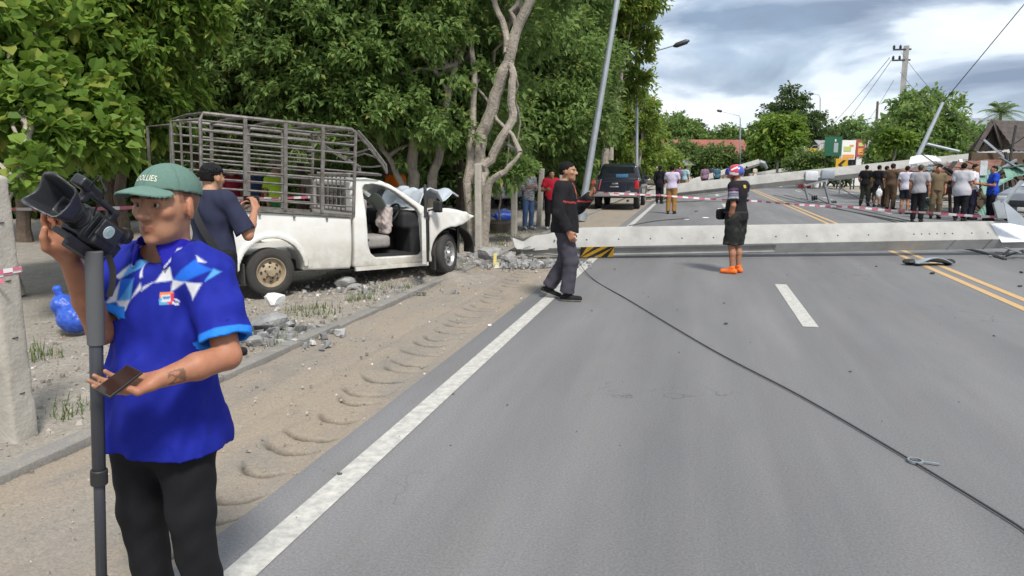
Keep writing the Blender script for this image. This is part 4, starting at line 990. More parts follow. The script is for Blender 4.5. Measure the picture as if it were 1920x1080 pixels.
# fence posts
def fence_post(label, px, py_base, w, h, lean=(0, 0), D=None):
    p = G(px, py_base) if D is None else F(px, D)
    p[2] = -0.05; r = random.Random(px)
    e = empty('fence_post', label, 'fence post', p, 0, 'concrete fence posts along the verge')
    fn = union([s_box((0, 0, h / 2), (w / 2, w / 2, h / 2 + .05), 0.012)], 0)
    def f(q):
        q2 = q.copy(); q2[:, 0] -= lean[0] * q[:, 2]; q2[:, 1] -= lean[1] * q[:, 2]; return fn(q2) + 0.003 * wr(q, 28, px)
    blob('shaft', f, (-w - abs(lean[0]) * h, -w - abs(lean[1]) * h, 0), (w + abs(lean[0]) * h, w + abs(lean[1]) * h, h + .03), 0.02 if w < .18 else 0.012, CONC2, e)
    for zz_ in (0.35, 0.7, 1.05, 1.4):
        if zz_ < h - .1:
            q = MB(); q.tube([(w / 2 - .002 + lean[0] * zz_, -.02 + lean[1] * zz_, zz_), (w / 2 + .006 + lean[0] * zz_, 0 + lean[1] * zz_, zz_), (w / 2 - .002 + lean[0] * zz_, .02 + lean[1] * zz_, zz_)], .004, 5); q.build('wire_staple', DARKM, e)
    return e
fp = fence_post('big pale fence post at the left picture edge', 31, 822, 0.175, 1.63, (-0.015, 0.0))
fence_post('fence post in front of the pale forked trunk beside the truck nose', 898, 466, 0.14, 1.74)
fence_post('fence post just left of the woman in jeans', 964, 441, 0.14, 1.60)
fence_post('leaning fence post between the woman in jeans and the person in red', 1010, 425, 0.14, 1.62, (0.05, 0.0))
fence_post('fence post partly behind the walking man', 1052, 406, 0.13, 1.66)
fence_post('half hidden fence post behind the cameraman and the truck', 300, 650, 0.15, 1.5, D=7.6)['label'] = 'fence post hidden behind the cameraman with the green cap'

# red and white barrier tape
T_R = mat('tape_red', (0.62, 0.16, 0.24), 0.4, trans=0); T_W = mat('tape_white', (0.80, 0.76, 0.77), 0.4)
def tape(label, pts, w=0.05, seg=0.15):
    P_ = [np.asarray(p, float) for p in pts]; out = []
    for i in range(len(P_) - 1):
        L_ = np.linalg.norm(P_[i + 1] - P_[i]); n = max(3, int(L_ / seg))
        for t in np.linspace(0, 1, n)[:-1]: out.append(P_[i] * (1 - t) + P_[i + 1] * t - np.array([0, 0, .05 * L_ / 6 * 4 * t * (1 - t)]))
    out.append(P_[-1]); b = MB()
    for i in range(len(out) - 1):
        v = []
        for j in (i, i + 1):
            a = 0.35 * math.sin(j * 0.55) + .25 * math.sin(j * .21 + 1)
            dd = out[min(j + 1, len(out) - 1)] - out[max(j - 1, 0)]; dd /= np.linalg.norm(dd); s = np.cross(dd, (0, 0, 1)); s /= np.linalg.norm(s)
            ax = np.array([0, 0, 1]) * math.cos(a) + s * math.sin(a); v += [out[j] - ax * w / 2, out[j] + ax * w / 2]
        b.m = (i // 1) % 2; b.add([v[0], v[2], v[3], v[1]], [(0, 1, 2, 3)])
    o = b.build('barrier_tape', [T_R, T_W], None); return tag(o, label, 'barrier tape', 'red and white barrier tape')
tape('red and white tape stretched across the road from the leaning lamp pole to the right', [P(1094, 358, 23), P(1240, 366, 22), P(1420, 377, 20.5), P(1600, 388, 17.8), P(1750, 399, 16), P(1872, 407, 14.8)])
tape('red and white tape at left running behind the cameraman to the truck', [P(-60, 394, 10.0), P(30, 392, 10.0), P(250, 389, 10.8), P(480, 372, 14.5), P(700, 362, 16.5)])
pt = G(31, 822); b = MB()
tk = empty('tape_knot', 'strip of red and white tape tied round the big left fence post', 'barrier tape', pt)
hx = 0.175 / 2 + .004
for k, zc in enumerate((1.05, 1.065)):
    q = MB(); R_ = [(-hx, -hx), (hx, -hx), (hx, hx), (-hx, hx)]; lx = -0.015 * zc
    for i in range(4):
        (x0, y0), (x1, y1) = R_[i], R_[(i + 1) % 4]
        for s_ in range(3):
            a0, a1 = s_ / 3, (s_ + 1) / 3; q.m = (s_ + i + k) % 2
            q.add([(x0 + (x1 - x0) * a0 + lx, y0 + (y1 - y0) * a0, zc - .02 + .006 * s_), (x0 + (x1 - x0) * a1 + lx, y0 + (y1 - y0) * a1, zc - .02 + .006 * s_), (x0 + (x1 - x0) * a1 + lx, y0 + (y1 - y0) * a1, zc + .012), (x0 + (x1 - x0) * a0 + lx, y0 + (y1 - y0) * a0, zc + .012)], [(0, 1, 2, 3)])
    hx += .004; q.build('wrap', [T_R, T_W], tk)
q = MB(); q.m = 0; q.sheet(lambda u, v: (0.02 + .12 * u, -hx - .01 - .02 * math.sin(u * 5), 1.045 + .03 * v - .05 * u), 6, 2); q.build('loose_end', [T_R, T_W], tk)
# blue bag and blue drum
BLUEP = mat('blue_plastic', (0.03, 0.10, 0.52), 0.35, ns=9, na=0.3, bump=(25, .6, .02))
p = G(140, 618); p[2] = -.01
bag = empty('plastic_bag', 'blue knotted plastic bag on the dirt behind the monopod', 'bag', p)
blob('sack', lambda q: union([s_ell((0.02, 0, .13), (.18, .16, .15)), s_ell((-.12, 0, .27), (.12, .11, .11))], .05)(q) + .010 * wr(q, 35, 2), (-.3, -.25, -.03), (.3, .25, .45), .012, BLUEP, bag)
blob('knot', lambda q: union([s_rc((-.14, 0, .36), (-.17, 0, .43), .03, .045)], 0)(q) + .006 * wr(q, 60, 1), (-.3, -.1, .3), (0, .1, .5), .01, BLUEP, bag)
p = G(945, 419); dr = empty('plastic_drum', 'blue plastic container lying beyond the fence near the snapped pole', 'container', p, 0.3)
blob('shell', lambda q: union([s_cyl((0, 0, .19), (1, 0, 0), .18, .24), s_rc((-.26, 0, .22), (-.36, 0, .24), .06, .04)], .05)(q) + .008 * wr(q, 12, 4), (-.5, -.3, -.02), (.35, .3, .45), .02, BLUEP, dr)
q = MB(); q.tube([(.1, 0, .37), (.1, 0, .42), (-.06, 0, .42), (-.06, 0, .37)], .015, 6); q.build('handle', BLUEP, dr, True)
p = F(937, 19.0); pot = empty('plant_pot', 'dark earthen pot holding the small sapling', 'pot', p)
q = MB(); q.lathe([(0, 0), (.22, 0), (.30, .25), (.27, .32), (.24, .30), (0, .28)], 20); q.build('shell', mat('pot_dark', (.12, .10, .08), .9, ns=8, na=.3), pot, True)

# tangle of torn wires and arms on the right
rw = random.Random(31)
for i, (a_, D0, b_, D1, sag, lab) in enumerate([
        ((1560, 340), 34, (1700, 398), 28, .25, 'slack wire hanging from the second pole to the ground left of the group'), ((1620, 322), 34, (1760, 392), 27, .3, 'slack wire looping behind the men in black T-shirts'), ((1700, 312), 33, (1840, 396), 26, .35, 'slack wire looping behind the grey-shirted man'),
        ((1760, 305), 33, (1925, 372), 25, .3, 'slack wire drooping over the green sheets'), ((1800, 300), 33, (1930, 250), 30, .3, 'loose wire rising from the second pole to the right edge'), ((1890, 290), 32, (1935, 420), 20, .2, 'torn wire hanging at the right picture edge'),
        ((1768, 195), 30, (1890, 290), 32, .25, 'slack wire from the leaning grey lamp pole to the tip of the second pole'), ((1725, 285), 30, (1910, 330), 27, .4, 'slack wire drooping across the rust-red awning'), ((1490, 345), 36, (1570, 388), 33, .1, 'short wire trailing from the bright collar to the road')]):
    wire(lab, P(*a_, D0), P(*b_, D1), sag, 0.017)
for i, (a_, b_, D, lab) in enumerate([((1845, 262), (1925, 330), 29, 'thin snapped steel arm slanting in front of the dark roof'), ((1905, 300), (1830, 345), 27, 'thin snapped steel arm crossing the green sheets'), ((1770, 318), (1700, 352), 30, 'thin steel arm leaning behind the white polo man'), ((1915, 340), (1868, 400), 22, 'bent steel arm beside the royal blue T-shirt')]):
    b = MB(); b.bar(P(*a_, D), P(*b_, D - .6), .09, .07); tag(b.build('steel_bar', GALV_D if i % 2 else GALV, None), lab, 'steel bar', 'snapped steel arms in the wreckage')
# ------------------------------------------------------------------ buildings, signs and wreckage on the right and far away
ROOF_R = mat('roof_red', (0.30, 0.10, 0.075), 0.8, ns=0.9, na=0.35)
ROOF_D = mat('roof_dark', (0.105, 0.088, 0.082), 0.85, ns=2.0, na=0.4, bump=(9, 0.5, .05))
WALLC = mat('wall_cream', (0.55, 0.48, 0.36), 0.85, ns=1.5, na=0.2)
WALLW = mat('wall_white', (0.68, 0.69, 0.70), 0.8, ns=1.5, na=0.15)
WOOD = mat('wood_dark', (0.10, 0.068, 0.045), 0.85, ns=4, na=0.4, bump=(14, .5))
RUSTY = mat('rusty_sheet', (0.22, 0.105, 0.07), 0.8, 0.1, ns=2.0, na=0.5)
GREENS = mat('green_sheet', (0.16, 0.30, 0.24), 0.6, ns=3, na=0.35)
GREENP = mat('green_board', (0.012, 0.11, 0.06), 0.5, ns=3, na=0.2)
GLASSD = mat('glass_dark', (0.012, 0.015, 0.02), 0.08, spec=0.8)
# long building with the red roof
def gable_house(name, label, c, ax, L_, W_, eave, ridge, wallm, roofm, windows=0, over=0.5, hip=False):
    e = empty(name, label, 'building', c, math.atan2(ax[1], ax[0]))
    q = MB(); q.box((0, 0, eave / 2), (L_, W_, eave))
    if not hip: q.add([(-L_ / 2, -W_ / 2, eave), (-L_ / 2, W_ / 2, eave), (-L_ / 2, 0, ridge - .1), (L_ / 2, -W_ / 2, eave), (L_ / 2, W_ / 2, eave), (L_ / 2, 0, ridge - .1)], [(0, 2, 1), (3, 4, 5)])
    q.build('wall', wallm, e)
    sl = (ridge - eave) / (W_ / 2); lo = eave - over * sl
    hx = L_ / 2 + over; rx = hx if not hip else L_ / 2 - W_ / 2.5
    for sg in (-1, 1):
        q = MB(); n = max(6, int(L_ / 0.35))
        def fn(u, v, sg=sg):
            x = (-hx + 2 * hx * u) * (1 - v) + (-rx + 2 * rx * u) * v
            return (x, sg * (W_ / 2 + over) * (1 - v), lo + (ridge - lo) * v + 0.02 * math.sin(u * n * 3.1416))
        q.sheet(fn, n * 2, 6, .05); r_ = q.build('roof', roofm, e)
    for k in range(windows):
        x = -L_ / 2 + L_ * (k + .5) / windows; q = MB(); q.box((x, -W_ / 2 - .01, eave * .55), (L_ / windows * .45, .08, eave * .4)); w_ = q.build('window', GLASSD, e)
        q = MB(); q.box((x, -W_ / 2 - .06, eave * .55 - eave * .22), (L_ / windows * .5, .14, .06)); q.build('sill', WALLW, w_)
    return e
c = F(1315, 105); gable_house('long_building', 'long low building with red roof across the road bend', c, w2(1, 0.12)[:2], 11.0, 6.5, 2.9, P(1300, 262, 102)[2] + .1, WALLC, ROOF_R, 5)
c = F(1262, 88); gable_house('shed', 'grey open shed beside the roadside bushes', c, w2(1, 0.0)[:2], 3.4, 3.0, 2.0, 2.6, WALLW, mat('roof_grey', (.2, .21, .22), .7, ns=2, na=.3), 0)
# shop row behind the boards
c = F(1595, 68); gable_house('shop_house', 'low white shop building behind the roadside boards', c, w2(1, -0.15)[:2], 5.6, 5.0, 3.3, 4.0, WALLW, mat('roof_grey2', (.27, .28, .29), .7, ns=2, na=.3), 4)
c = F(1522, 62); sh = empty('stall', 'small cream stall with yellow fascia left of the green board', 'stall', c, YAW)
q = MB(); q.box((0, 0, 1.35), (1.5, 1.2, 2.7)); q.build('wall', WALLC, sh)
q = MB(); q.box((0, -.65, 2.85), (1.7, .12, .55)); q.build('fascia', mat('fascia_yellow', (.62, .42, .05), .6), sh)
q = MB(); q.box((0.5, -.62, 1.1), (.5, .06, 2.0)); q.build('door', WALLW, sh)
for i, (px, lab) in enumerate(((1506, 'white round column left of the stall'), (1534, 'white round column between stall and green board'))):
    c = F(px, 61); o = MB().lathe([(.13, 0), (.12, .1), (.11, 3.2), (.14, 3.3), (0, 3.3)], 12).build('column', WALLW, None, True, c); tag(o, lab, 'column')
def board(name, label, px0, px1, py0, py1, D, m, deco):
    a = P((px0 + px1) / 2, py1, D); wd = abs(P(px1, 312, D) - P(px0, 312, D)); wd = math.hypot(wd[0], wd[1]); h = P(px0, py0, D)[2] - P(px0, py1, D)[2]
    e = empty(name, label, 'sign', (a[0], a[1], 0), YAW)
    q = MB(); q.box((0, 0, a[2] + h / 2), (wd, .08, h)); q.build('panel', m, e)
    for sx in (-.4, .4):
        q = MB(); q.box((sx * wd, .09, (a[2] + h * .8) / 2), (.07, .07, a[2] + h * .8)); q.build('post', DARKM, e)
    for nm, (cx, cz, sx, sz), mm in deco:
        q = MB(); q.box((cx * wd, -.052, a[2] + h * cz), (sx * wd, .02, sz * h)); q.build(nm, mm, e)
    return e
ORG = mat('print_orange', (.68, .30, .08), .6); PWH = mat('print_white', (.72, .72, .70), .6); PYG = mat('print_green_yellow', (.45, .5, .16), .6); PRED = mat('print_red', (.35, .06, .06), .6); PGR = mat('print_grey', (.30, .33, .35), .6)
board('notice_board', 'green board on dark posts beside the white and orange sign', 1545, 1577, 256, 292, 57, GREENP, [('printed_figure', (.15, .42, .25, .5), PGR), ('printed_mark', (.1, .8, .08, .12), PWH)])
board('advert_sign', 'white sign with orange lower band between green and red boards', 1577, 1602, 263, 299, 54, PWH, [('printed_band', (0, .16, .86, .2), ORG), ('printed_motif', (-.1, .55, .55, .25), PYG), ('printed_motif', (.2, .72, .3, .1), ORG)])
board('menu_board', 'narrow dark red board right of the white and orange sign', 1604, 1620, 261, 294, 55, PRED, [('printed_panel', (0, .3, .6, .35), ORG), ('printed_panel', (0, .7, .6, .2), PYG)])
# chevron road sign
a = P(1578, 309, 46); ce = empty('chevron_sign', 'yellow chevron road sign with black arrow pointing left', 'road sign', (a[0], a[1], 0), YAW)
q = MB(); q.box((0, 0, a[2]), (.74, .03, .74), bev=.01); q.build('panel', HAZY, ce)
q = MB(); q.prism([(-.24, 0), (.06, .28), (.26, .28), (-.02, 0), (.26, -.28), (.06, -.28)], (0, -.021, a[2]), (1, 0, 0), (0, 0, 1), -0.004); q.build('arrow', HAZK, ce)
q = MB(); q.tube([(0, .06, 0), (0, .06, a[2] + .3)], .035, 8); q.build('post', GALV_D, ce, True)
a = P(1510, 320, 58); o = MB()
rc_ = empty('red_cooler', 'small red box stall item below the hedge near the road bend', 'box', (a[0], a[1], 0), .4)
q = MB(); q.box((0, 0, .55), (.8, .6, 1.1), bev=.05); q.build('body', mat('paint_red', (.45, .03, .03), .5), rc_, True); q = MB(); q.box((0, 0, 1.13), (.84, .64, .08), bev=.02); q.build('lid', WALLW, rc_, True)
# steep-roofed wooden house at the right
c = P(1900, 312, 40); c[2] = 0
th = empty('wooden_house', 'wooden house with steep dark tiled roof and open gable at the right edge', 'house', c, YAW)
def loc(px, py, D, base): p = P(px, py, D) - np.asarray(base); return np.array([p[0] * CA + p[1] * SA, -p[0] * SA + p[1] * CA, p[2]])
apex0 = loc(1862, 226, 38, c); eL = loc(1828, 284, 38, c); eR = loc(1878, 276, 38.5, c)
apexB = apex0 + np.array([7.5, 2.6, 0]); 
def roofslope(a0, b0, a1, b1, nm):
    q = MB(); q.sheet(lambda u, v: (np.asarray(a0) * (1 - u) + np.asarray(a1) * u) * (1 - v) + (np.asarray(b0) * (1 - u) + np.asarray(b1) * u) * v + np.array([0, 0, .025 * math.sin(v * 40)]), 14, 30, .06); q.build(nm, ROOF_D, th)
fe = eR + np.array([0.5, -.3, -.2]); roofslope(apex0, fe, apexB, fe + np.array([7.5, 2.6, 0]), 'roof')
be = eL + np.array([0, 0, 0]); roofslope(apex0, be + np.array([-.1, .5, 0]), apexB, be + np.array([7.5, 4.6, 0]), 'roof')
q = MB(); q.add([apex0 + np.array([.35, .25, -.15]), eL + np.array([.5, .4, .0]), eR + np.array([.4, .4, 0])], [(0, 1, 2)]); q.build('gable_wall', mat('gable_interior_shade', (.022, .018, .016), .9), th)  # near-black colour stands in for the shaded interior of the open gable
for a_, b_ in ((apex0, eL), (apex0, eR)):
    q = MB(); q.bar(a_ + np.array([-.02, -.05, .02]), b_ + np.array([-.02, -.05, .02]), .05, .22); q.build('barge_board', ROOF_D, th)
q = MB(); q.box((3.6, 2.4, 1.3), (7.0, 3.6, 2.6)); q.build('wall', mat('wall_planks', (.05, .042, .036), .9, ns=5, na=.4), th)
q = MB(); q.sheet(lambda u, v: eL + np.array([-.3 + 2.6 * u, -.6 - .9 * v, -.02 - .32 * v + .02 * math.sin(u * 60)]), 60, 4, .03); q.build('lean_to_roof', mat('roof_bluegrey', (.17, .18, .20), .7, ns=2, na=.3), th)
# low corrugated roof and long bluish roof behind
c = F(1800, 48); rs = empty('corrugated_shed', 'low shed with brown corrugated roof left of the steep-roofed house', 'shed', c, YAW)
a0 = P(1770, 300, 48) - c; hz = P(1800, 268, 48)[2]; lz = P(1800, 298, 48)[2]
q = MB(); q.sheet(lambda u, v: (-1.5 + 4.2 * u, -1.0 + 2.4 * v, lz + (hz - lz) * v + .05 * math.sin(u * 75)), 90, 3, .02); q.build('roof', mat('roof_brown', (.15, .125, .115), .8, ns=3, na=.4), rs)
q = MB(); q.box((.6, .3, lz / 2 - .1), (3.8, 1.8, lz - .1)); q.build('wall', WALLC, rs)
c = F(1825, 85); gable_house('white_house', 'white house with bluish roof half hidden behind the bushy tree', c, w2(1, .1)[:2], 7.5, 6, 4.1, P(1800, 218, 82)[2], WALLW, mat('roof_blue', (.22, .24, .30), .7, ns=2, na=.2), 3)
# collapsed stalls under the second fallen pole
c = F(1790, 27.5); cs = empty('collapsed_stall', 'collapsed roadside stall with rust-red awning crushed under the second fallen pole', 'stall', c, YAW)
def sheetq(nm, p4, D4, m, cor=0.03, n=40):
    pts = [loc(px, py, D, c) for (px, py), D in zip(p4, D4)]
    q = MB(); q.sheet(lambda u, v: (pts[0] * (1 - u) + pts[1] * u) * (1 - v) + (pts[3] * (1 - u) + pts[2] * u) * v + np.array([0, -.2, .5]) * cor * math.sin(u * n) + np.array([0, 0, .04 * math.sin(5 * v + 4 * u)]), 40, 8, .012); return q.build(nm, m, cs)
sheetq('awning', [(1685, 318), (1880, 296), (1872, 322), (1740, 345)], (27.5, 29, 27.0, 26.5), RUSTY)
sheetq('awning', [(1740, 330), (1850, 318), (1830, 360), (1750, 368)], (28.5, 28.5, 28, 28), mat('dusty_pink_sheet', (.26, .15, .13), .8, ns=3, na=.4))
sheetq('green_sheet', [(1835, 335), (1868, 308), (1878, 318), (1842, 352)], (26.2, 26.5, 26, 25.8), GREENS, .02)
sheetq('green_sheet', [(1838, 352), (1895, 330), (1900, 336), (1846, 364)], (25.5, 25.5, 25.2, 25.2), GREENS, .01)
sheetq('green_sheet', [(1880, 318), (1935, 312), (1935, 330), (1888, 332)], (26.5, 26.5, 26, 26), GREENS, .02)
sheetq('green_sheet', [(1832, 400), (1862, 372), (1868, 380), (1842, 412)], (25.5, 25.8, 25.2, 25), GREENS, .02)
sheetq('white_sheet', [(1708, 294), (1755, 291), (1765, 304), (1704, 306)], (29.0, 29, 28.2, 28.2), BRIGHT, .01)
sheetq('silver_sheet', [(1715, 318), (1738, 322), (1742, 345), (1712, 340)], (28.0, 28, 27.2, 27.2), BRIGHT, .02)
for px0, py0, px1, py1, wd, m in ((1737, 325, 1737, 408, .32, GREENS), (1750, 330, 1748, 408, .10, WALLW), (1722, 330, 1724, 405, .18, mat('pale_blue_board', (.45, .52, .62), .6)), (1885, 285, 1905, 420, .08, DARKM), (1905, 235, 1890, 320, .05, DARKM), (1845, 320, 1856, 420, .08, DARKM), (1780, 340, 1782, 408, .10, WOOD), (1812, 340, 1815, 408, .10, WOOD)):
    q = MB(); q.bar(loc(px0, py0, 27.3, c), loc(px1, py1, 27.3, c), wd, .07); q.build('upright', m, cs)
rq = random.Random(9)
for k in range(64):
    a_ = loc(rq.uniform(1830, 1935) if k < 34 else rq.uniform(1700, 1850), rq.uniform(310, 405) if k < 34 else rq.uniform(312, 395), rq.uniform(26, 27.5), c); v = np.array([rq.gauss(0, 1), rq.gauss(0, .5), rq.gauss(0, .6)]); v /= np.linalg.norm(v); ln = rq.uniform(.2, .8)
    q = MB(); q.bar(a_ - v * ln, a_ + v * ln, rq.uniform(.04, .3), .03); q.build('broken_batten', rq.choice([WOOD, WOOD, DARKM, GREENS, GALV_D]), cs)
q = MB(); q.box((3.4, 1.6, 1.1), (3.8, .2, 2.2)); q.build('back_wall', WOOD, cs)
# silver pipe thrown over the shed roofs
q = MB(); q.tube([P(1738, 270, 33), P(1798, 284, 33)], .06, 8); tag(q.build('steel_pipe', GALV, None, True), 'loose grey steel pipe in front of the bushy tree, above the white sheet', 'pipe')
q = MB(); q.bar((0, 0, 0), (0, 0, 0.5), .05, .05)
# ------------------------------------------------------------------ vehicles
PAINT_W = mat('truck_white', (0.70, 0.71, 0.70), 0.35, ns=2.5, na=0.12, col2=(0.60, 0.58, 0.53), coat=0.3, bump=(3, .05, .03))
def grime(m, z0, z1, col, k):
    t = m.node_tree; L = t.links.new; b = t.nodes['Principled BSDF']; src = b.inputs['Base Color'].links[0].from_socket
    tcn = t.nodes.new('ShaderNodeTexCoord'); sp = t.nodes.new('ShaderNodeSeparateXYZ'); L(tcn.outputs['Object'], sp.inputs[0])
    r = t.nodes.new('ShaderNodeMapRange'); L(sp.outputs[2], r.inputs[0]); r.inputs[1].default_value = z1; r.inputs[2].default_value = z0; r.inputs[3].default_value = 0.12; r.inputs[4].default_value = 1.0
    n = t.nodes.new('ShaderNodeTexNoise'); L(tcn.outputs['Object'], n.inputs['Vector']); n.inputs['Scale'].default_value = 6; n.inputs['Detail'].default_value = 8; n.inputs['Roughness'].default_value = .7
    r2 = t.nodes.new('ShaderNodeMapRange'); L(n.outputs['Fac'], r2.inputs[0]); r2.inputs[1].default_value = .38; r2.inputs[2].default_value = .62; r2.inputs[4].default_value = k
    mu = t.nodes.new('ShaderNodeMath'); mu.operation = 'MULTIPLY'; L(r.outputs[0], mu.inputs[0]); L(r2.outputs[0], mu.inputs[1])
    x = t.nodes.new('ShaderNodeMix'); x.data_type = 'RGBA'; L(mu.outputs[0], x.inputs[0]); L(src, x.inputs[6]); x.inputs[7].default_value = (*col, 1); L(x.outputs[2], b.inputs['Base Color'])
grime(PAINT_W, .30, .75, (.36, .31, .24), .55)
TYRE = mat('tyre_rubber', (0.045, 0.042, 0.040), 0.85, ns=9, na=0.3, bump=(60, .3))
RIM_T = mat('rim_tan', (0.42, 0.34, 0.23), 0.6, 0.2, ns=8, na=0.4)
RIM_S = mat('rim_silver', (0.42, 0.42, 0.42), 0.45, 0.5, ns=8, na=0.3)
INT_D = mat('cab_interior', (0.022, 0.022, 0.025), 0.8, ns=6, na=.3)
INT_G = mat('seat_grey', (0.30, 0.28, 0.27), 0.9, ns=10, na=.25, bump=(40, .3))
CAGE = mat('cage_steel', (0.22, 0.215, 0.21), 0.55, 0.35, ns=11, na=0.5, col2=(.095, .075, .06))
GLASS = mat('clear_glass', (0.75, 0.82, 0.86), 0.06, transm=0.9, spec=.5)
CHASS = mat('underbody', (0.03, 0.028, 0.026), 0.85, ns=6, na=.4)
UNDERH = mat('bonnet_metal', (0.55, 0.60, 0.66), 0.4, 0.2, ns=4, na=.2)

def wheel(parent, c, R, wd, ax, rimm, holes=8):
    """c centre of the outer face, ax outward axle"""
    c = np.asarray(c, float); ax = np.asarray(ax, float); ax /= np.linalg.norm(ax)
    q = MB(); rr = R * 0.60
    prof = [(rr, -wd * .98), (R * .86, -wd), (R * .96, -wd * .94), (R, -wd * .78), (R, -wd * .52), (R * .985, -wd * .5), (R, -wd * .48), (R, -wd * .2), (R * .97, -wd * .06), (R * .88, -.005), (R * .78, .004), (R * .70, 0.006), (rr, -.012)]
    q.lathe(prof, 40, c, ax); ty = q.build('tyre', TYRE, parent, True, ang=60)
    q = MB(); q.lathe([(rr + .004, -.004), (rr * .96, -.006), (rr * .90, -.03), (rr * .82, -.055), (rr * .70, -.050), (rr * .50, -.022), (rr * .34, -.02), (rr * .30, .0), (rr * .26, .014), (rr * .14, .016), (0, .016)], 36, c, ax); rm = q.build('rim', rimm, parent, True, ang=40)
    d, s, u = frame(ax)
    for k in range(holes):
        a = 2 * math.pi * k / holes; p = c + (s * math.cos(a) + u * math.sin(a)) * rr * .62 - d * .036
        q = MB(); q.lathe([(0, 0.004), (rr * .10, .004), (rr * .10, -.02)], 10, p, ax); q.build('rim_hole', HOLE, rm)
    for k in range(6):
        a = 2 * math.pi * k / 6 + .3; p = c + (s * math.cos(a) + u * math.sin(a)) * rr * .42 - d * .021
        q = MB(); q.lathe([(0.011, -.006), (.011, .012), (0, .012)], 6, p, ax); q.build('lug_nut', CHASS, rm)
# --- wrecked white truck
TA = math.atan2(.6, .8) + YAW
TO = w2(-3.13, 9.49)
tk = empty('wrecked_pickup', 'wrecked white single-cab pickup with steel cage, crushed against the tree', 'pickup truck', TO, TA)
def side_g(z): return 0.035 * ((z - .70) / .4) ** 2
bedpoly = [(-.78, .42), (-.80, 1.185), (1.165, .985), (1.145, .275), (.44, .305), (-.30, .40)]
def f_bed(p):
    s, y, z = p[:, 0], p[:, 1], p[:, 2]
    d = sd_poly(bedpoly, s, z); d = smax(d, side_g(z) - y, .03); d = smax(d, y - (1.56 - side_g(z)), .03)
    inn = np.maximum.reduce([.10 - y, y - 1.46, -.72 - s, s - 1.09, .60 - z])
    d = np.maximum(d, -inn)
    ca, cz = .03, .34
    arch = np.sqrt((s - ca) ** 2 + ((z - cz) * .98) ** 2) - .425; arch = np.maximum(arch, np.minimum(y - .42, 1.14 - y) * np.where(y < .8, 1, 1)); arch = np.where(y < .8, np.maximum(np.sqrt((s - ca) ** 2 + (z - cz) ** 2) - .425, y - .40), np.maximum(np.sqrt((s - ca) ** 2 + (z - cz) ** 2) - .425, 1.16 - y))
    flare = np.abs(np.sqrt((s - ca) ** 2 + (z - cz) ** 2) - .455) - .03; flare = np.maximum(np.maximum(flare, np.abs(y + .0) - .022), .36 - z)
    d = smin(d, flare, .02); d = np.maximum(d, -arch)
    return d
blob('bed', f_bed, (-.83, -.04, .24), (1.2, 1.6, 1.22), .019, PAINT_W, tk)
q = MB(); q.bar((-.80, .03, 1.205), (1.17, .03, 1.005), .07, .035); q.bar((-.80, 1.53, 1.205), (1.17, 1.53, 1.005), .07, .035); q.build('bed_rail', CAGE, tk)
q = MB(); q.box((.2, .78, .36), (2.0, 1.0, .16), roty(.03)); q.box((1.9, .8, .28), (1.6, .9, .12)); q.bar((.02, .15, .31), (.02, 1.4, .31), .10, .10); q.box((-.2, .5, .42), (.5, .5, .22)); q.build('chassis', CHASS, tk)
q = MB(); q.box((-.34, .10, .33), (.02, .24, .26)); q.box((2.47, .10, .26), (.02, .22, .22)); q.build('mud_flap', TYRE, tk)
cabpoly = [(1.185, .285), (1.20, 1.46), (1.25, 1.515), (1.45, 1.525), (1.68, 1.485), (1.82, 1.43), (2.05, 1.29), (2.30, 1.115), (2.40, 1.06), (2.37, .27), (1.8, .265)]
inner = [(1.25, .42), (1.26, 1.45), (1.45, 1.47), (1.66, 1.43), (1.80, 1.375), (2.0, 1.25), (2.26, 1.06), (2.30, .42)]
opening = [(1.40, .60), (1.385, 1.38), (1.42, 1.425), (1.55, 1.435), (1.70, 1.405), (1.88, 1.325), (2.21, 1.075), (2.26, .98), (2.27, .42), (2.22, .39), (1.52, .405), (1.44, .47)]
def cab_g(z): return .03 * ((np.minimum(z, 1.0) - .70) / .4) ** 2 + np.maximum(z - 1.0, 0) * .20
def f_cab(p):
    s, y, z = p[:, 0], p[:, 1], p[:, 2]; g_ = cab_g(z)
    d = sd_poly(cabpoly, s, z); d = smax(d, g_ - y, .05); d = smax(d, y - (1.56 - g_), .05)
    i_ = np.maximum.reduce([sd_poly(inner, s, z), g_ + .055 - y, y - (1.505 - g_)]); d = np.maximum(d, -i_)
    o_ = np.maximum(sd_poly(opening, s, z), y - .5); d = smax(d, -o_, .015)
    win = np.maximum(sd_poly([(1.36, 1.06), (1.38, 1.42), (1.62, 1.42), (1.80, 1.35), (2.20, 1.06)], s, z), 1.1 - y); d = np.maximum(d, -win)
    ws = np.maximum.reduce([sd_poly([(1.76, 1.55), (1.76, 1.40), (2.28, 1.03), (2.5, 1.1)], s, z), .20 + (z - 1) * .15 - y, y - (1.36 - (z - 1) * .15)]); d = np.maximum(d, -ws)
    rw = np.maximum.reduce([s - 1.3, np.abs(z - 1.26) - .15, np.abs(y - .78) - .52]); d = np.maximum(d, -rw)
    return d + .006 * wr(p, 5, 2) * np.clip((s - 1.9) * 2, 0, 1)
blob('cab', f_cab, (1.15, -.03, .23), (2.45, 1.6, 1.56), 0.017, PAINT_W, tk)
q = MB(); q.box((.72, .012, .80), (.17, .012, .17), bev=.004); q.build('fuel_flap', PAINT_W, tk, True)
for s_ in (-.55, -.1, .35, .8):
    q = MB(); q.box((s_, -.004, 1.15 - .1 * (s_ + .8)), (.03, .012, .05), bev=.003); q.build('rope_hook', CAGE, tk, True)
q = MB(); q.bar((1.2, .02, .265), (2.36, .02, .255), .05, .05); q.build('sill', PAINT_W, tk)
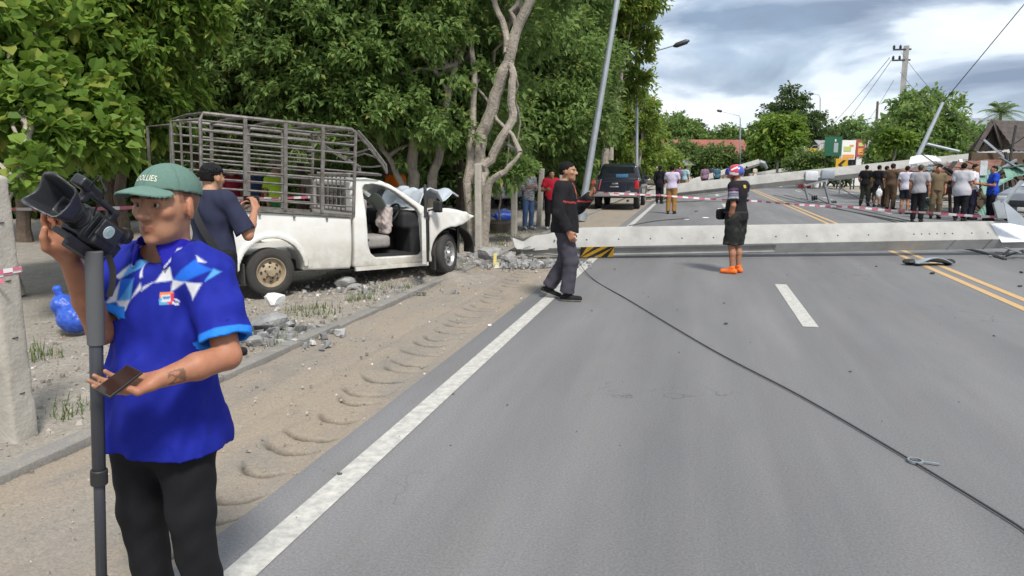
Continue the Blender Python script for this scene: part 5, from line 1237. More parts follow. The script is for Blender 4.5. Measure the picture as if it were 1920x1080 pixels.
q = MB(); q.sheet(lambda u, v: (1.80 + .47 * u, .24 + 1.08 * v, 1.395 - .335 * u + .035 * math.sin(3.14 * v)), 8, 10, .006); q.build('windscreen', GLASS, tk, True)
q = MB(); q.box((1.205, .78, 1.26), (.008, 1.08, .32)); q.build('rear_window', GLASSD, tk)
# inside
blob('seat', union([s_box((1.62, .75, .60), (.24, .55, .09), .05), s_box((1.40, .75, .90), (.08, .55, .33), .05, roty(.12)), s_box((1.36, .5, 1.22), (.05, .13, .09), .04), s_box((1.36, 1.05, 1.22), (.05, .13, .09), .04)], .03), (1.2, .1, .4), (1.95, 1.4, 1.4), .02, INT_G, tk)
blob('dashboard', union([s_box((2.18, .78, .90), (.16, .66, .13), .05), s_box((2.24, .78, .6), (.10, .66, .25), .04), s_box((1.95, .78, .55), (.2, .08, .12), .03)], .05), (1.7, .08, .3), (2.36, 1.5, 1.1), .022, INT_D, tk)
q = MB(); d_, s_, u_ = frame((-.82, 0, .57)); q.tube([np.array([1.98, .42, .98]) + .18 * (s_ * math.cos(a) + u_ * math.sin(a)) for a in np.linspace(0, 6.283, 25)], .016, 6); q.tube([(1.98, .42, .98), (2.15, .42, .88)], .03, 8); q.build('steering_wheel', INT_D, tk, True)
blob('airbag', lambda p: union([s_box((1.86, .40, .95), (.07, .15, .15), .05, roty(.3)), s_box((1.84, .36, .80), (.05, .12, .10), .04, rotz(.2))], .05)(p) + .016 * wr(p, 26, 3) + .008 * wr(p, 60, 1), (1.6, .1, .6), (2.1, .7, 1.25), .013, mat('airbag_cloth', (.46, .40, .38), .9, ns=12, na=.25), tk)
q = MB(); q.sheet(lambda u, v: (1.66 + .20 * u, .30 + .25 * v, 1.30 - .22 * u * u - .1 * v), 6, 5, .02); q.build('sun_visor', mat('visor_grey_green', (.28, .32, .29), .9), tk)
q = MB(); q.box((1.8, .78, .41), (.9, 1.4, .03)); q.build('cab_floor', INT_D, tk)
# front wing with arch and crushed front
wing = [(2.385, .27), (2.40, 1.05), (2.62, 1.065), (2.85, 1.045), (3.08, .985), (3.25, .925), (3.10, .83), (2.8, .76), (2.62, .70), (2.52, .55), (2.47, .26)]
def f_wing(p):
    s, y, z = p[:, 0], p[:, 1], p[:, 2]; g_ = cab_g(z) * .6 + .10 * np.clip(s - 2.9, 0, 1)
    d = sd_poly(wing, s, z); d = smax(d, g_ - y, .04); d = np.maximum(d, y - .30)
    i_ = np.maximum.reduce([sd_poly([(2.3, .1), (2.36, 1.0), (2.6, 1.02), (2.83, 1.0), (3.06, .945), (3.1, .90), (3.05, .3)], s, z), g_ + .03 - y]); d = np.maximum(d, -i_)
    ar = np.maximum(np.sqrt((s - 2.80) ** 2 + (z - .40) ** 2) - .375, y - .3); d = smax(d, -ar, .01)
    return d + (.012 * wr(p, 7, 5) + .010 * wr(p, 17, 2)) * np.clip((s - 2.55) * 1.6, 0, 1)
blob('front_wing', f_wing, (2.36, -.03, .22), (3.3, .34, 1.1), .0135, PAINT_W, tk)
def f_wing2(p):
    q = p.copy(); q[:, 1] = 1.56 - p[:, 1]; q[:, 0] = p[:, 0] + .1; return f_wing(q)
blob('front_wing', f_wing2, (2.26, 1.2, .22), (3.3, 1.6, 1.1), .02, PAINT_W, tk)
hb = [(0.0, 1.06), (.14, 1.27), (.30, 1.35), (.50, 1.33), (.62, 1.20), (.86, 1.31), (1.0, 1.22)]
def hood(u, v):
    z = np.interp(u, [a for a, _ in hb], [b for _, b in hb]); return (2.28 + .72 * u + .06 * math.sin(9 * v), .15 + 1.30 * v, z - .10 * (v - .35) ** 2 + .03 * math.sin(6 * v + 7 * u) + .02 * math.sin(23 * v + 3))
q = MB(); q.sheet(hood, 26, 30, .014); q.build('bonnet', UNDERH, tk, True, ang=25)
rq = random.Random(2)
for k in range(16):
    a_ = np.array([rq.uniform(2.45, 3.15), rq.uniform(.25, 1.35), rq.uniform(.45, 1.05)]); q = MB(); q.box(a_, (rq.uniform(.1, .3), rq.uniform(.1, .3), rq.uniform(.08, .25)), rotz(rq.uniform(0, 3)) @ rotx(rq.uniform(-.5, .5)), bev=.02); q.build('engine_part', CHASS if k % 3 else GALV_D, tk, True)
q = MB(); q.sheet(lambda u, v: (3.02 + .12 * math.sin(6 * u), .2 + 1.2 * u, .35 + .38 * v + .05 * math.sin(8 * u + 3 * v)), 16, 6, .03); q.build('front_panel', DARKM, tk, True)
blob('arch_liner', lambda p: np.maximum(np.abs(np.sqrt((p[:, 0] - 2.86) ** 2 + (p[:, 2] - .42) ** 2) - .36) - .012, np.maximum.reduce([np.abs(p[:, 1] - .2) - .14, .35 - p[:, 2], 2.95 - p[:, 0] + 0 * p[:, 2]])) + .004 * wr(p, 20, 1), (2.9, .0, .3), (3.3, .4, .9), .013, CHASS, tk)
hl = MB(); hl.rock((3.12, .33, .95), (.06, .09, .06), rq, 2); hl.build('headlamp', BRIGHT, tk, True)
wheel(tk, (.03, .045, .315), .318, .20, (0, -1, 0), RIM_T); wheel(tk, (.03, 1.515, .315), .318, .20, (0, 1, 0), RIM_T)
ft = math.radians(34); wheel(tk, (2.80, .10, .365), .315, .20, (math.sin(ft), -math.cos(ft), .05), RIM_S); wheel(tk, (2.72, 1.50, .40), .315, .20, (-math.sin(ft), math.cos(ft), 0), RIM_S)
mw = TO + rotz(TA) @ np.array([2.75, .15, 0])
b = MB(); b.sheet(lambda u, v: (mw[0] + (u - .5) * 1.7, mw[1] + (v - .5) * 1.5, -.03 + .10 * math.sin(3.14 * u) ** 1.5 * math.sin(3.14 * v) ** 1.5 * (1 + .25 * math.sin(17 * u + 9 * v)) + .012 * math.sin(31 * u) * math.sin(27 * v)), 40, 36)
mo_ = b.build('dirt_mound', M_VERGE, None, True); mo_['kind'] = 'structure'
# open door, hinged at the front of the opening
dd = np.array([-.50, -.866, 0]); hd = np.array([2.335, .02, 0])
q = MB(); q.prism([(0, .33), (.86, .36), (.90, .55), (.92, 1.0), (0.02, 1.02)], hd, dd, (0, 0, 1), .055); dr_ = q.build('door', PAINT_W, tk)
q = MB(); q.prism([(.03, .36), (.83, .39), (.88, .97), (.05, .99)], hd + np.array([-.866, .5, 0]) * -.008, dd, (0, 0, 1), -.02); q.build('door_lining', INT_D, dr_)
q = MB(); q.tube([hd + dd * a + np.array([0, 0, b]) for a, b in ((.02, 1.02), (.20, 1.20), (.48, 1.40), (.80, 1.42), (.88, 1.36), (.92, 1.0))], .022, 6); q.build('window_frame', BLACK, dr_, True)
blob('mirror', union([s_box((2.46, -.13, 1.10), (.035, .075, .085), .025, rotz(.3)), s_rc((2.36, -.02, 1.04), (2.45, -.10, 1.07), .014)], .02), (2.3, -.26, .96), (2.56, .05, 1.23), .01, BLACK, dr_)
q = MB(); q.bar(hd + np.array([.02, -.012, .3]), hd + np.array([.03, -.012, 1.02]), .02, .025); q.build('door_seal', BLACK, tk)
q = MB(); q.box((1.40, -.002, .66), (.02, .02, .03), bev=.004); q.box((2.30, .0, .66), (.02, .02, .03)); q.build('door_latch', DARKM, tk)
# --- steel cage on the bed
cg = MB()
for yy in (.03, 1.53):
    zr, zf = (2.31, 2.175) if yy < 1 else (2.30, 2.15)
    cg.tube([(-.78, yy, 1.20), (-.735, yy, zr - .07), (-.70, yy, zr), (1.22, yy, zf), (1.275, yy, zf - .05), (1.20, yy, 1.0)], .024, 8)
cage = cg.build('cage', CAGE, tk, True)
for yy in (.03, 1.53):
    for k in range(9):
        t = (k + .75) / 9.6
        z0 = 2.31 + (1.22 - 2.31) * t; z1 = 2.17 + (1.03 - 2.17) * t; dx = -.05 * t
        q = MB(); thick = .016 if k not in (1, 5) else .022
        q.tube([(-.735 + dx, yy, z0), (1.25 + dx * .6, yy, z1)], thick * .8, 6); q.build('cage_rail', CAGE, cage, True)
    for s_ in (-.21, .30, .80):
        t = (s_ + .74) / 2.0; q = MB(); q.bar((s_ - .06, yy - .02, 1.20 - .2 * t), (s_, yy - .02, 2.30 - .14 * t), .03, .045, (1, 0, 0)); q.build('cage_post', CAGE, cage)
for s_, z in ((-.70, 2.31), (-.21, 2.27), (.30, 2.24), (.80, 2.20), (1.24, 2.17)):
    q = MB(); q.tube([(s_, .03, z), (s_, .78, z + .02), (s_, 1.53, z)], .018, 6); q.build('roof_bar', CAGE, cage, True)
for yy, s1_, z1_ in ((.03, 1.67, 1.70), (1.53, 1.98, 1.68)):
    for off in (0, .05):
        q = MB(); q.tube([(1.26 + off, yy, 2.16), (1.45 + off, yy + .01, 1.95 + .02), (s1_ + off, yy, z1_), (s1_ + .06, yy, z1_ - .12)], .017, 6); q.build('front_brace', CAGE, cage, True)
for k in range(5):
    t = k / 4; q = MB(); q.tube([(1.27 + .4 * t, .03, 2.15 - .46 * t), (1.45 + .42 * t, .8, 2.12 - .40 * t + .05 * math.sin(9 * k)), (1.3 + .68 * t, 1.53, 2.14 - .46 * t)], .014, 6); q.build('front_crossbar', CAGE, cage, True)
q = MB(); q.tube([(1.24, .05, 1.60), (1.6, .06, 1.57), (1.72, .2, 1.56), (1.9, 1.4, 1.56), (1.3, 1.5, 1.58)], .02, 6); q.build('roof_rack', CAGE, cage, True)
for k in range(9):
    y_ = .2 + k * .145; q = MB(); q.tube([(1.16, y_, 1.05), (1.17, y_, 1.55)], .010, 6); q.build('guard_bar', CAGE, cage, True)
for z in (1.06, 1.55, 1.90): q = MB(); q.tube([(1.17, .05, z), (1.17, 1.5, z)], .016, 6); q.build('guard_rail', CAGE, cage, True)
for y_, sx in ((.03, -1.05), (1.53, -1.02)):
    q = MB(); q.tube([(-.72, y_, 2.24), (-.72 + (sx + .72) * .8, y_ + .35, 2.22), (-.72 + (sx + .72) * .8 - .02, y_ + .35, 1.22), (-.78, y_, 1.24)], .02, 6); q.build('rear_gate', CAGE, cage, True)
for y_ in (.6, 1.1):
    q = MB(); q.tube([(-.74, y_, 1.2), (-.71, y_, 2.29)], .016, 6); q.build('rear_gate_bar', CAGE, cage, True)

# --- generic parked vehicles
def parked(name, label, c, ang, poly, halfw, zwaist, lean, paint, res, glass, wheels, lights, extra=None, arch_r=.40):
    e = empty(name, label, 'pickup truck' if 'pickup' in name else 'car', c, ang)
    def f(p):
        x, y, z = p[:, 0], p[:, 1], p[:, 2]
        g_ = halfw - .05 * ((np.minimum(z, zwaist) - .75) / .4) ** 2 - np.maximum(z - zwaist, 0) * lean
        d = smax(sd_poly(poly, y, z), np.abs(x) - g_, .08)
        for wy, wz, wr_ in wheels:
            d = np.maximum(d, -np.maximum(np.sqrt((y - wy) ** 2 + (z - wz) ** 2) - arch_r, halfw - .28 - np.abs(x)))
        if extra: d = extra(d, x, y, z)
        return d
    ys = [a for a, _ in poly]; zs = [b for _, b in poly]
    blob('body', f, (-halfw - .02, min(ys), min(zs)), (halfw + .02, max(ys), max(zs)), res, paint, e)
    for nm, p4, m in glass:
        q = MB(); q.add(p4, [tuple(range(len(p4)))]); n_ = np.cross(np.subtract(p4[1], p4[0]), np.subtract(p4[2], p4[0])); n_ = n_ / np.linalg.norm(n_)
        q = MB(); k = len(p4); q.add(list(p4) + [tuple(np.asarray(v) - n_ * .02) for v in p4], [tuple(range(k)), tuple(range(2 * k - 1, k - 1, -1))] + [(i, k + i, k + (i + 1) % k, (i + 1) % k) for i in range(k)]); q.build(nm, m, e)
    for wy, wz, wr_ in wheels:
        for sx in (-1, 1): wheel(e, (sx * (halfw - .03), wy, wz), wr_, .24, (sx, 0, 0), RIM_S, 5)
    for nm, cc, ss, m in lights:
        q = MB(); q.box(cc, ss, bev=min(ss) * .25); q.build(nm, m, e, True)
    return e
NAVY = mat('paint_dark_navy', (0.014, 0.017, 0.028), 0.22, coat=.6, ns=3, na=.2)
TAIL = mat('tail_light', (0.42, 0.015, 0.02), 0.2); PLATE = mat('plate_white', (.65, .65, .62), .5); CHROME = mat('chrome', (.6, .6, .62), .2, .9)
pk = [(0, .50), (0.02, 1.13), (1.50, 1.17), (1.62, 1.70), (1.85, 1.79), (2.6, 1.80), (3.05, 1.70), (3.75, 1.20), (4.9, 1.08), (5.15, .9), (5.15, .45), (.3, .45)]
def bedhole(d, x, y, z): return np.maximum(d, -np.maximum.reduce([np.abs(x) - .75, .1 - y, y - 1.45, .75 - z]))
hw, zw, ln = .93, 1.17, .30
sd = lambda z: hw - max(z - zw, 0) * ln + .012
parked('parked_pickup', 'dark navy double-cab pickup parked on the shoulder behind the walking man', (-3.06, 29.2, 0), 0.0, pk, hw, zw, ln, NAVY, .034,
       [('rear_window', [(-.66, 1.525, 1.24), (.66, 1.525, 1.24), (.56, 1.60, 1.68), (-.56, 1.60, 1.68)], GLASSD), ('side_window', [(sd(1.22), 1.75, 1.22), (sd(1.22), 2.55, 1.22), (sd(1.68), 2.5, 1.68), (sd(1.68), 1.9, 1.68)], GLASSD), ('side_window', [(sd(1.22), 2.65, 1.22), (sd(1.22), 3.55, 1.22), (sd(1.66), 2.95, 1.66), (sd(1.68), 2.62, 1.68)], GLASSD)],
       [(1.15, .38, .38), (4.25, .38, .38)],
       [('tail_light', (-.84, .02, .98), (.16, .08, .34), TAIL), ('tail_light', (.84, .02, .98), (.16, .08, .34), TAIL), ('bumper', (0, -.06, .60), (1.75, .16, .17), mat('bumper_grey', (.22, .22, .23), .5)), ('plate', (0, -.15, .62), (.36, .02, .13), PLATE), ('tailgate_handle', (0, -.005, 1.02), (.24, .03, .06), CHROME), ('badge', (-.03, -.003, .90), (.34, .02, .05), CHROME), ('badge', (.50, -.003, .72), (.20, .02, .04), CHROME), ('mirror', (1.02, 3.3, 1.22), (.20, .10, .16), NAVY), ('mirror', (-1.02, 3.3, 1.22), (.20, .10, .16), NAVY), ('sticker', (.12, 1.50, 1.30), (.50, .02, .14), mat('sticker_blue', (.05, .16, .30), .5)), ('exhaust', (.5, .05, .36), (.08, .3, .08), CHASS)], bedhole, .46)
sedan = [(0, .45), (0.0, .95), (.55, 1.05), (1.15, 1.42), (2.3, 1.46), (3.15, 1.02), (4.2, .88), (4.35, .6), (4.3, .30), (.2, .30)]
suv = [(0, .45), (0.02, 1.1), (.18, 1.25), (.45, 1.72), (2.6, 1.76), (3.3, 1.2), (4.4, 1.05), (4.55, .6), (4.5, .38), (.2, .38)]
sds = lambda z, h=.86: h - max(z - 1.0, 0) * .32 + .012
def side_glass(h, zt): return [('side_window', [(s_ * sds(1.05, h), 1.0, 1.05), (s_ * sds(1.05, h), 2.9, 1.05), (s_ * sds(zt, h), 2.4, zt), (s_ * sds(zt, h), 1.25, zt)][::(1 if s_ > 0 else -1)], GLASSD) for s_ in (-1, 1)]
GREYC = mat('paint_brown_grey', (.16, .14, .125), .35, coat=.3, ns=3, na=.2)
parked('parked_car', 'brownish grey car with black rear window parked beyond the dark pickup', tuple(w2(*(lambda p: (p[0], p[1]))((9.4, 52.0)))), 0.05, suv, .9, 1.1, .30, GREYC, .05,
       [('rear_window', [(-.70, .16, 1.22), (.70, .16, 1.22), (.60, .40, 1.66), (-.60, .40, 1.66)], GLASSD)] + side_glass(.9, 1.6), [(.85, .34, .34), (3.6, .34, .34)], [('tail_light', (-.8, .03, 1.0), (.14, .06, .22), TAIL), ('tail_light', (.8, .03, 1.0), (.14, .06, .22), TAIL), ('plate', (0, -.01, .8), (.4, .02, .14), PLATE)])
parked('parked_car', 'pale silver car parked under the trees behind the woman in jeans', tuple(F(962, 30)), YAW + 1.1, suv, .88, 1.1, .3, mat('paint_silver', (.45, .46, .48), .3, .2, coat=.4), .045,
       [('rear_window', [(-.70, .16, 1.22), (.70, .16, 1.22), (.60, .40, 1.66), (-.60, .40, 1.66)], GLASSD)] + side_glass(.88, 1.6), [(.85, .34, .34), (3.6, .34, .34)], [('tail_light', (-.8, .03, 1.0), (.14, .06, .22), TAIL), ('tail_light', (.8, .03, 1.0), (.14, .06, .22), TAIL)])
# crushed car at the right picture edge, under the wreckage
cc = F(1985, 24.0); cc[2] = 0
def crush(d, x, y, z): return d + .05 * np.sin(5 * x + 3 * y) * np.sin(4 * z + 2 * y) * np.clip((z - .7) * 2, 0, 1)
parked('crushed_car', 'grey car crushed at the right picture edge beside the collapsed stall', tuple(cc + w2(1.2, .6)), YAW + 2.2, sedan, .84, 1.0, .32, mat('paint_grey_blue', (.20, .22, .25), .4, .2, coat=.2, ns=4, na=.3), .04,
       [('windscreen', [(.62, 3.05, 1.08), (-.62, 3.05, 1.08), (-.52, 2.42, 1.40), (.52, 2.42, 1.40)], mat('cracked_glass', (.45, .50, .56), .25, ns=20, na=.4))] + side_glass(.84, 1.36), [(.85, .31, .31), (3.4, .31, .31)], [('head_light', (-.6, 4.22, .72), (.34, .14, .16), BRIGHT), ('head_light', (.6, 4.22, .72), (.34, .14, .16), BRIGHT), ('grille', (0, 4.33, .58), (.8, .06, .2), DARKM), ('plate', (0, 4.36, .42), (.34, .02, .12), PLATE)], crush, .37)
# ------------------------------------------------------------------ people
def vec(*a): return np.array(a, float)
def unit(v): v = np.asarray(v, float); return v / (np.linalg.norm(v) + 1e-12)
SKINM = mat('skin', (0.4, 0.22, 0.14), 0.52, attr=True, ns=26, na=.22, spec=.35, bump=(260, .25, .002))
SKINM.node_tree.nodes['Principled BSDF'].inputs['Subsurface Weight'].default_value = 0.12
SKINM.node_tree.nodes['Principled BSDF'].inputs['Subsurface Scale'].default_value = 0.008
CLOTH = mat('cloth', (0.3, .3, .3), 0.85, attr=True, ns=90, na=.14, spec=.2, bump=(220, .15, .003))
SLICK = mat('cloth_slick', (0.3, .3, .3), 0.78, attr=True, ns=60, na=.14, spec=.2, bump=(300, .2, .002))
HARD = mat('hard_gloss', (0.3, .3, .3), 0.28, attr=True, coat=.3)
HAIRM = mat('hair', (0.010, 0.009, 0.009), 0.75, ns=120, na=.5, spec=.15, bump=(160, .4, .004))

def hand_prims(w, d, n, thumb, curl=0.5, S=1.0, spread=0.10, tcurl=.35, fat=1.0):
    """w wrist, d towards the fingers, n palm normal, thumb: +1/-1 along d x n"""
    d = unit(d); n = unit(np.asarray(n, float) - d * (d @ np.asarray(n, float))); s = np.cross(d, n) * thumb
    pr = []
    for k, o in enumerate((.030, .010, -.010, -.029)):
        kn = w + (d * (.088 - .004 * abs(k - 1)) + s * o) * S
        pr.append((s_rc(w + s * o * .6 * S + d * .012 * S, kn, .015 * S * fat, .0115 * S * fat), .014 * S))
        ln = (.044, .049, .046, .036)[k] * S; ang = 0; p = kn; dirv = unit(d + s * (o / .03) * spread)
        cu = curl[k] if isinstance(curl, (list, tuple)) else curl
        for j, f in enumerate((1.0, .62, .5)):
            ang += cu * (0.75 if j == 0 else 1.0)
            v = dirv * math.cos(ang) + n * math.sin(ang); q = p + v * ln * f
            pr.append((s_rc(p, q, (.0098 - .001 * j) * S * fat, (.0090 - .001 * j) * S * fat), .004 * S)); p = q
    t0 = w + (d * .022 + s * .022) * S; t1 = t0 + unit(d * .55 + s * .75 + n * .30) * .042 * S; t2 = t1 + unit(d * (.9 - tcurl * .3) + s * (.45 - tcurl) + n * tcurl) * .033 * S; t3 = t2 + unit(d * (1 - tcurl * .3) + s * (.1 - tcurl) + n * tcurl * 1.2) * .026 * S
    pr += [(s_rc(t0, t1, .017 * S * fat, .013 * S * fat), .012 * S), (s_rc(t1, t2, .0125 * S * fat, .011 * S * fat), .004 * S), (s_rc(t2, t3, .011 * S * fat, .009 * S * fat), .004 * S)]
    return pr

def person(label, pos, heading, S=1.0, fat=1.0, res=0.016, J=None, head=(0, 0, 0), skin=(0.36, 0.19, 0.115), hair='short', hairc=None,
           top=None, bottom=None, shoes=None, cap=None, helmet=None, hands=None, hero=False, group=None, belly=0.0, toes=None, face=True, hs=1.0):
    """local frame: faces +Y, its right is +X. J overrides joints (metres at S = 1)."""
    e = empty('person', label, 'person', pos, heading, group)
    j = dict(pelvis=vec(0, 0, .93), chest=vec(0, 0, 1.25), neck=vec(0, -.012, 1.43), head=vec(0, .025, 1.585),
             rsh=vec(.185, -.01, 1.385), rel=vec(.235, -.03, 1.11), rwr=vec(.225, .06, .87), lsh=vec(-.185, -.01, 1.385), lel=vec(-.235, -.03, 1.11), lwr=vec(-.225, .06, .87),
             rhip=vec(.088, 0, .90), rkn=vec(.10, .025, .49), ran=vec(.105, -.02, .085), lhip=vec(-.088, 0, .90), lkn=vec(-.10, .025, .49), lan=vec(-.105, -.02, .085))
    if J:
        for k, v in J.items():
            if k == '_legs': continue
            j[k] = np.asarray(v, float) if not isinstance(v, tuple) else vec(*v)
        if '_legs' in J:
            for k in ('rhip', 'rkn', 'ran', 'lhip', 'lkn', 'lan'): j[k] = j[k] + np.array([J['_legs'][0], J['_legs'][1], 0])
    j = {k: v * S for k, v in j.items()}
    hands = hands or {}; toes = toes or {}
    HR = rotz(head[0]) @ rotx(head[1]) @ roty(head[2]); hc = j['head']
    HS = S * hs
    def hp(x, y, z): return hc + HR @ (vec(x, y, z) * HS)
    ft = fat
    sh_mid = (j['rsh'] + j['lsh']) / 2
    def torso(off=0.0):
        P_, C_ = j['pelvis'], j['chest']; m = (P_ + C_) / 2
        return [s_ell(P_ + vec(0, -.01, 0) * S, vec(.160 * ft + off, .112 * ft + off, .125 + off) * S),
                (s_ell(m + vec(0, .012 + belly * .5, -.02) * S, vec(.150 * ft + off, .108 * ft + belly + off, .17 + off) * S), .05 * S),
                (s_ell(C_ + vec(0, .0, .01) * S, vec(.168 * (.6 + .4 * ft) + off, .115 * (.6 + .4 * ft) + off, .19 + off) * S), .05 * S),
                (s_rc(j['rsh'] * .8 + sh_mid * .2, j['lsh'] * .8 + sh_mid * .2, (.068 + off) * S), .05 * S),
                (s_rc(j['neck'] + vec(0, -.012, .01) * S, j['rsh'] * .85 + sh_mid * .15 + vec(0, 0, .02) * S, (.045 + off) * S, (.055 + off) * S), .04 * S), (s_rc(j['neck'] + vec(0, -.012, .01) * S, j['lsh'] * .85 + sh_mid * .15 + vec(0, 0, .02) * S, (.045 + off) * S, (.055 + off) * S), .04 * S)]
    aw = .6 + .4 * ft
    body = torso() + [(s_rc(j['neck'] + vec(0, -.01, -.05) * S, hp(0, -.015, -.06), .058 * S * aw, .052 * S * aw), .03 * S)]
    for s in 'rl':
        body += [(s_rc(j[s + 'sh'], j[s + 'el'], .052 * S * aw, .040 * S * aw), .03 * S), (s_rc(j[s + 'el'], j[s + 'el'] * .55 + j[s + 'wr'] * .45, .040 * S * aw, .041 * S * aw), .015 * S), (s_rc(j[s + 'el'] * .55 + j[s + 'wr'] * .45, j[s + 'wr'], .040 * S * aw, .026 * S * aw), .015 * S),
                 (s_rc(j[s + 'hip'], j[s + 'kn'], .085 * S * ft, .055 * S), .04 * S), (s_rc(j[s + 'kn'], j[s + 'kn'] * .6 + j[s + 'an'] * .4 + vec(0, -.02, 0) * S, .053 * S, .055 * S), .02 * S), (s_rc(j[s + 'kn'] * .6 + j[s + 'an'] * .4 + vec(0, -.02, 0) * S, j[s + 'an'], .053 * S, .036 * S), .02 * S)]
        h = hands.get(s, {}); d_ = h.get('d', unit(j[s + 'wr'] - j[s + 'el'])); n_ = h.get('n', vec(-1 if s == 'r' else 1, 0, 0)); th = h.get('thumb', None)
        if th is None: th = 1 if np.cross(d_, n_) @ vec(0, 1, 0.2) > 0 else -1
        body += hand_prims(j[s + 'wr'], d_, n_, th, h.get('curl', .45), S * 1.02, h.get('spread', .1), h.get('tcurl', .35), 1.0 if res < .01 else 1.15)
        tdir = unit(toes.get(s, vec(.25 if s == 'r' else -.25, 1, -.25))); body += [(s_rc(j[s + 'an'] + vec(0, 0, -.03) * S, j[s + 'an'] + tdir * .15 * S + vec(0, 0, -.02) * S, .035 * S, .028 * S), .02 * S)]
    # head
    hd = [s_ell(hp(0, -.014, .028), vec(.077, .097, .089) * HS, HR), (s_ell(hp(0, .026, -.028), vec(.063, .066, .080) * HS, HR), .03 * HS), (s_ell(hp(0, .044, -.078), vec(.046 * aw, .042, .036) * HS, HR), .025 * HS)]
    if face:
        hd += [(s_rc(hp(-.042, .080, .024), hp(.042, .080, .024), .013 * HS), .012 * HS), (s_rc(hp(0, .088, .016), hp(0, .111, -.024), .008 * HS, .0155 * HS), .010 * HS), (s_rc(hp(-.015, .097, -.029), hp(.015, .097, -.029), .010 * HS), .006 * HS)]
        for sg in (-1, 1):
            hd += [(s_ell(hp(sg * .044, .060, -.014), vec(.024, .024, .022) * HS, HR), .015 * HS), (s_ell(hp(sg * .078, -.008, -.008), vec(.010, .021, .034) * HS, HR @ rotz(-sg * .45)), .008 * HS)]
        if res < .012:
            for sg in (-1, 1): hd += [(s_rc(hp(sg * .018, .0828, .0102), hp(sg * .047, .0758, .0098), .0058 * HS), .003 * HS), (s_rc(hp(sg * .019, .0805, .0005), hp(sg * .046, .0735, .0010), .0052 * HS), .003 * HS)]
        hd += [(s_ell(hp(0, .0865, -.0590), vec(.023, .012, .0055) * HS, HR), .004 * HS), (s_ell(hp(0, .0845, -.0695), vec(.020, .012, .0062) * HS, HR), .004 * HS), (s_ell(hp(0, .074, -.100), vec(.021, .019, .015) * HS, HR), .012 * HS)]
    fhead = union(hd, .02 * HS)
    sock = [s_ell(hp(sg * .032, .094, .007), vec(.019, .016, .0095) * HS, HR) for sg in (-1, 1)]
    fb = union(body, .02)
    def f_body(p):
        d = fb(p); h = fhead(p)
        if face:
            for q in sock: h = smax(h, -q(p), .008 * HS)
        return smin(d, h, .02 * S)
    pts = np.array(list(j.values())); lo = pts.min(0) - vec(.16, .16, .10) * S; hi = pts.max(0) + vec(.16, .22, .14) * S
    skin = np.array(skin)
    def skin_col(V):
        c = np.tile(skin, (len(V), 1)); L_ = (V - hc) @ HR / HS
        if face:
            ax_ = np.abs(L_[:, 0])
            lips = (L_[:, 1] > .07) & (np.abs(L_[:, 2] + .064) < .010) & (ax_ < .024); c[lips] = skin * (.82, .66, .66)
            brow = (L_[:, 1] > .05) & (np.abs(L_[:, 2] - .030 + .10 * np.maximum(ax_ - .04, 0)) < .0058) & (ax_ > .013) & (ax_ < .055); c[brow] = skin * .22
            stub = (L_[:, 1] > .03) & (L_[:, 2] < -.045) & ~lips; c[stub] *= .93
            cheek = (L_[:, 1] > .04) & (np.abs(L_[:, 2] + .02) < .02) & (ax_ > .025); c[cheek] *= (1.05, .97, .95)
            ear = ax_ > .074; c[ear] *= (1.05, .9, .86)
        if hero:
            sc_ = (L_[:, 1] < .012 - .5 * np.maximum(.02 - L_[:, 2], 0)) & (L_[:, 2] > -.045) & (np.linalg.norm(L_ - np.array([0, -.014, .028]), axis=1) < .125) & (np.abs(L_[:, 0]) < .0785); c[sc_] *= (.50, .47, .48); tm = (np.abs(L_[:, 0]) > .055) & (L_[:, 1] > -.02) & (L_[:, 1] < .028) & (L_[:, 2] > .012) & (np.abs(L_[:, 0]) < .0785); c[tm] *= (.62, .58, .58)
            d0 = unit(j['lwr'] - j['lel']); t = (V - j['lel']) @ d0 / np.linalg.norm(j['lwr'] - j['lel'])
            tv = (V - j['lel']) - np.outer((V - j['lel']) @ d0, d0); upn = tv[:, 2]
            a_ = t - .80; tat = (np.abs(a_) < .11) & (np.linalg.norm(tv, axis=1) < .06) & (tv[:, 2] > -.022) & (tv[:, 2] < .020)
            u_ = a_ / .11; w_ = (tv[:, 2] + .001) / .021; ink = tat & ((np.abs(w_) > .82) | (np.abs(np.abs(u_) - np.abs(w_)) < .20) | (np.abs(u_) > .90) | ((u_ < -.35) & (np.abs(w_) < -u_)))
            c[ink] = skin * .42
        return c
    blob('body', f_body, lo, hi, res, SKINM, e, skin_col)
    if face and res < .012:
        for sg in (-1, 1):
            q = MB(); q.lathe([(0.0118 * math.sin(a) * HS, -.0118 * math.cos(a) * HS) for a in np.linspace(0, math.pi, 9)], 14, hp(sg * .032, .0725, .0065), HR @ vec(0, 1, 0)); ey = q.build('eye', mat('eye_white', (.36, .32, .29), .3), e, True)
            q = MB(); q.lathe([(.0065 * S, 0), (.004 * S, .0018 * S), (0, .002 * S)], 12, hp(sg * .032 + head[3] if len(head) > 3 else sg * .032, .0832, .006), HR @ vec(0, 1, 0)); q.build('iris', mat('iris_dark', (.012, .008, .006), .15), ey, True)
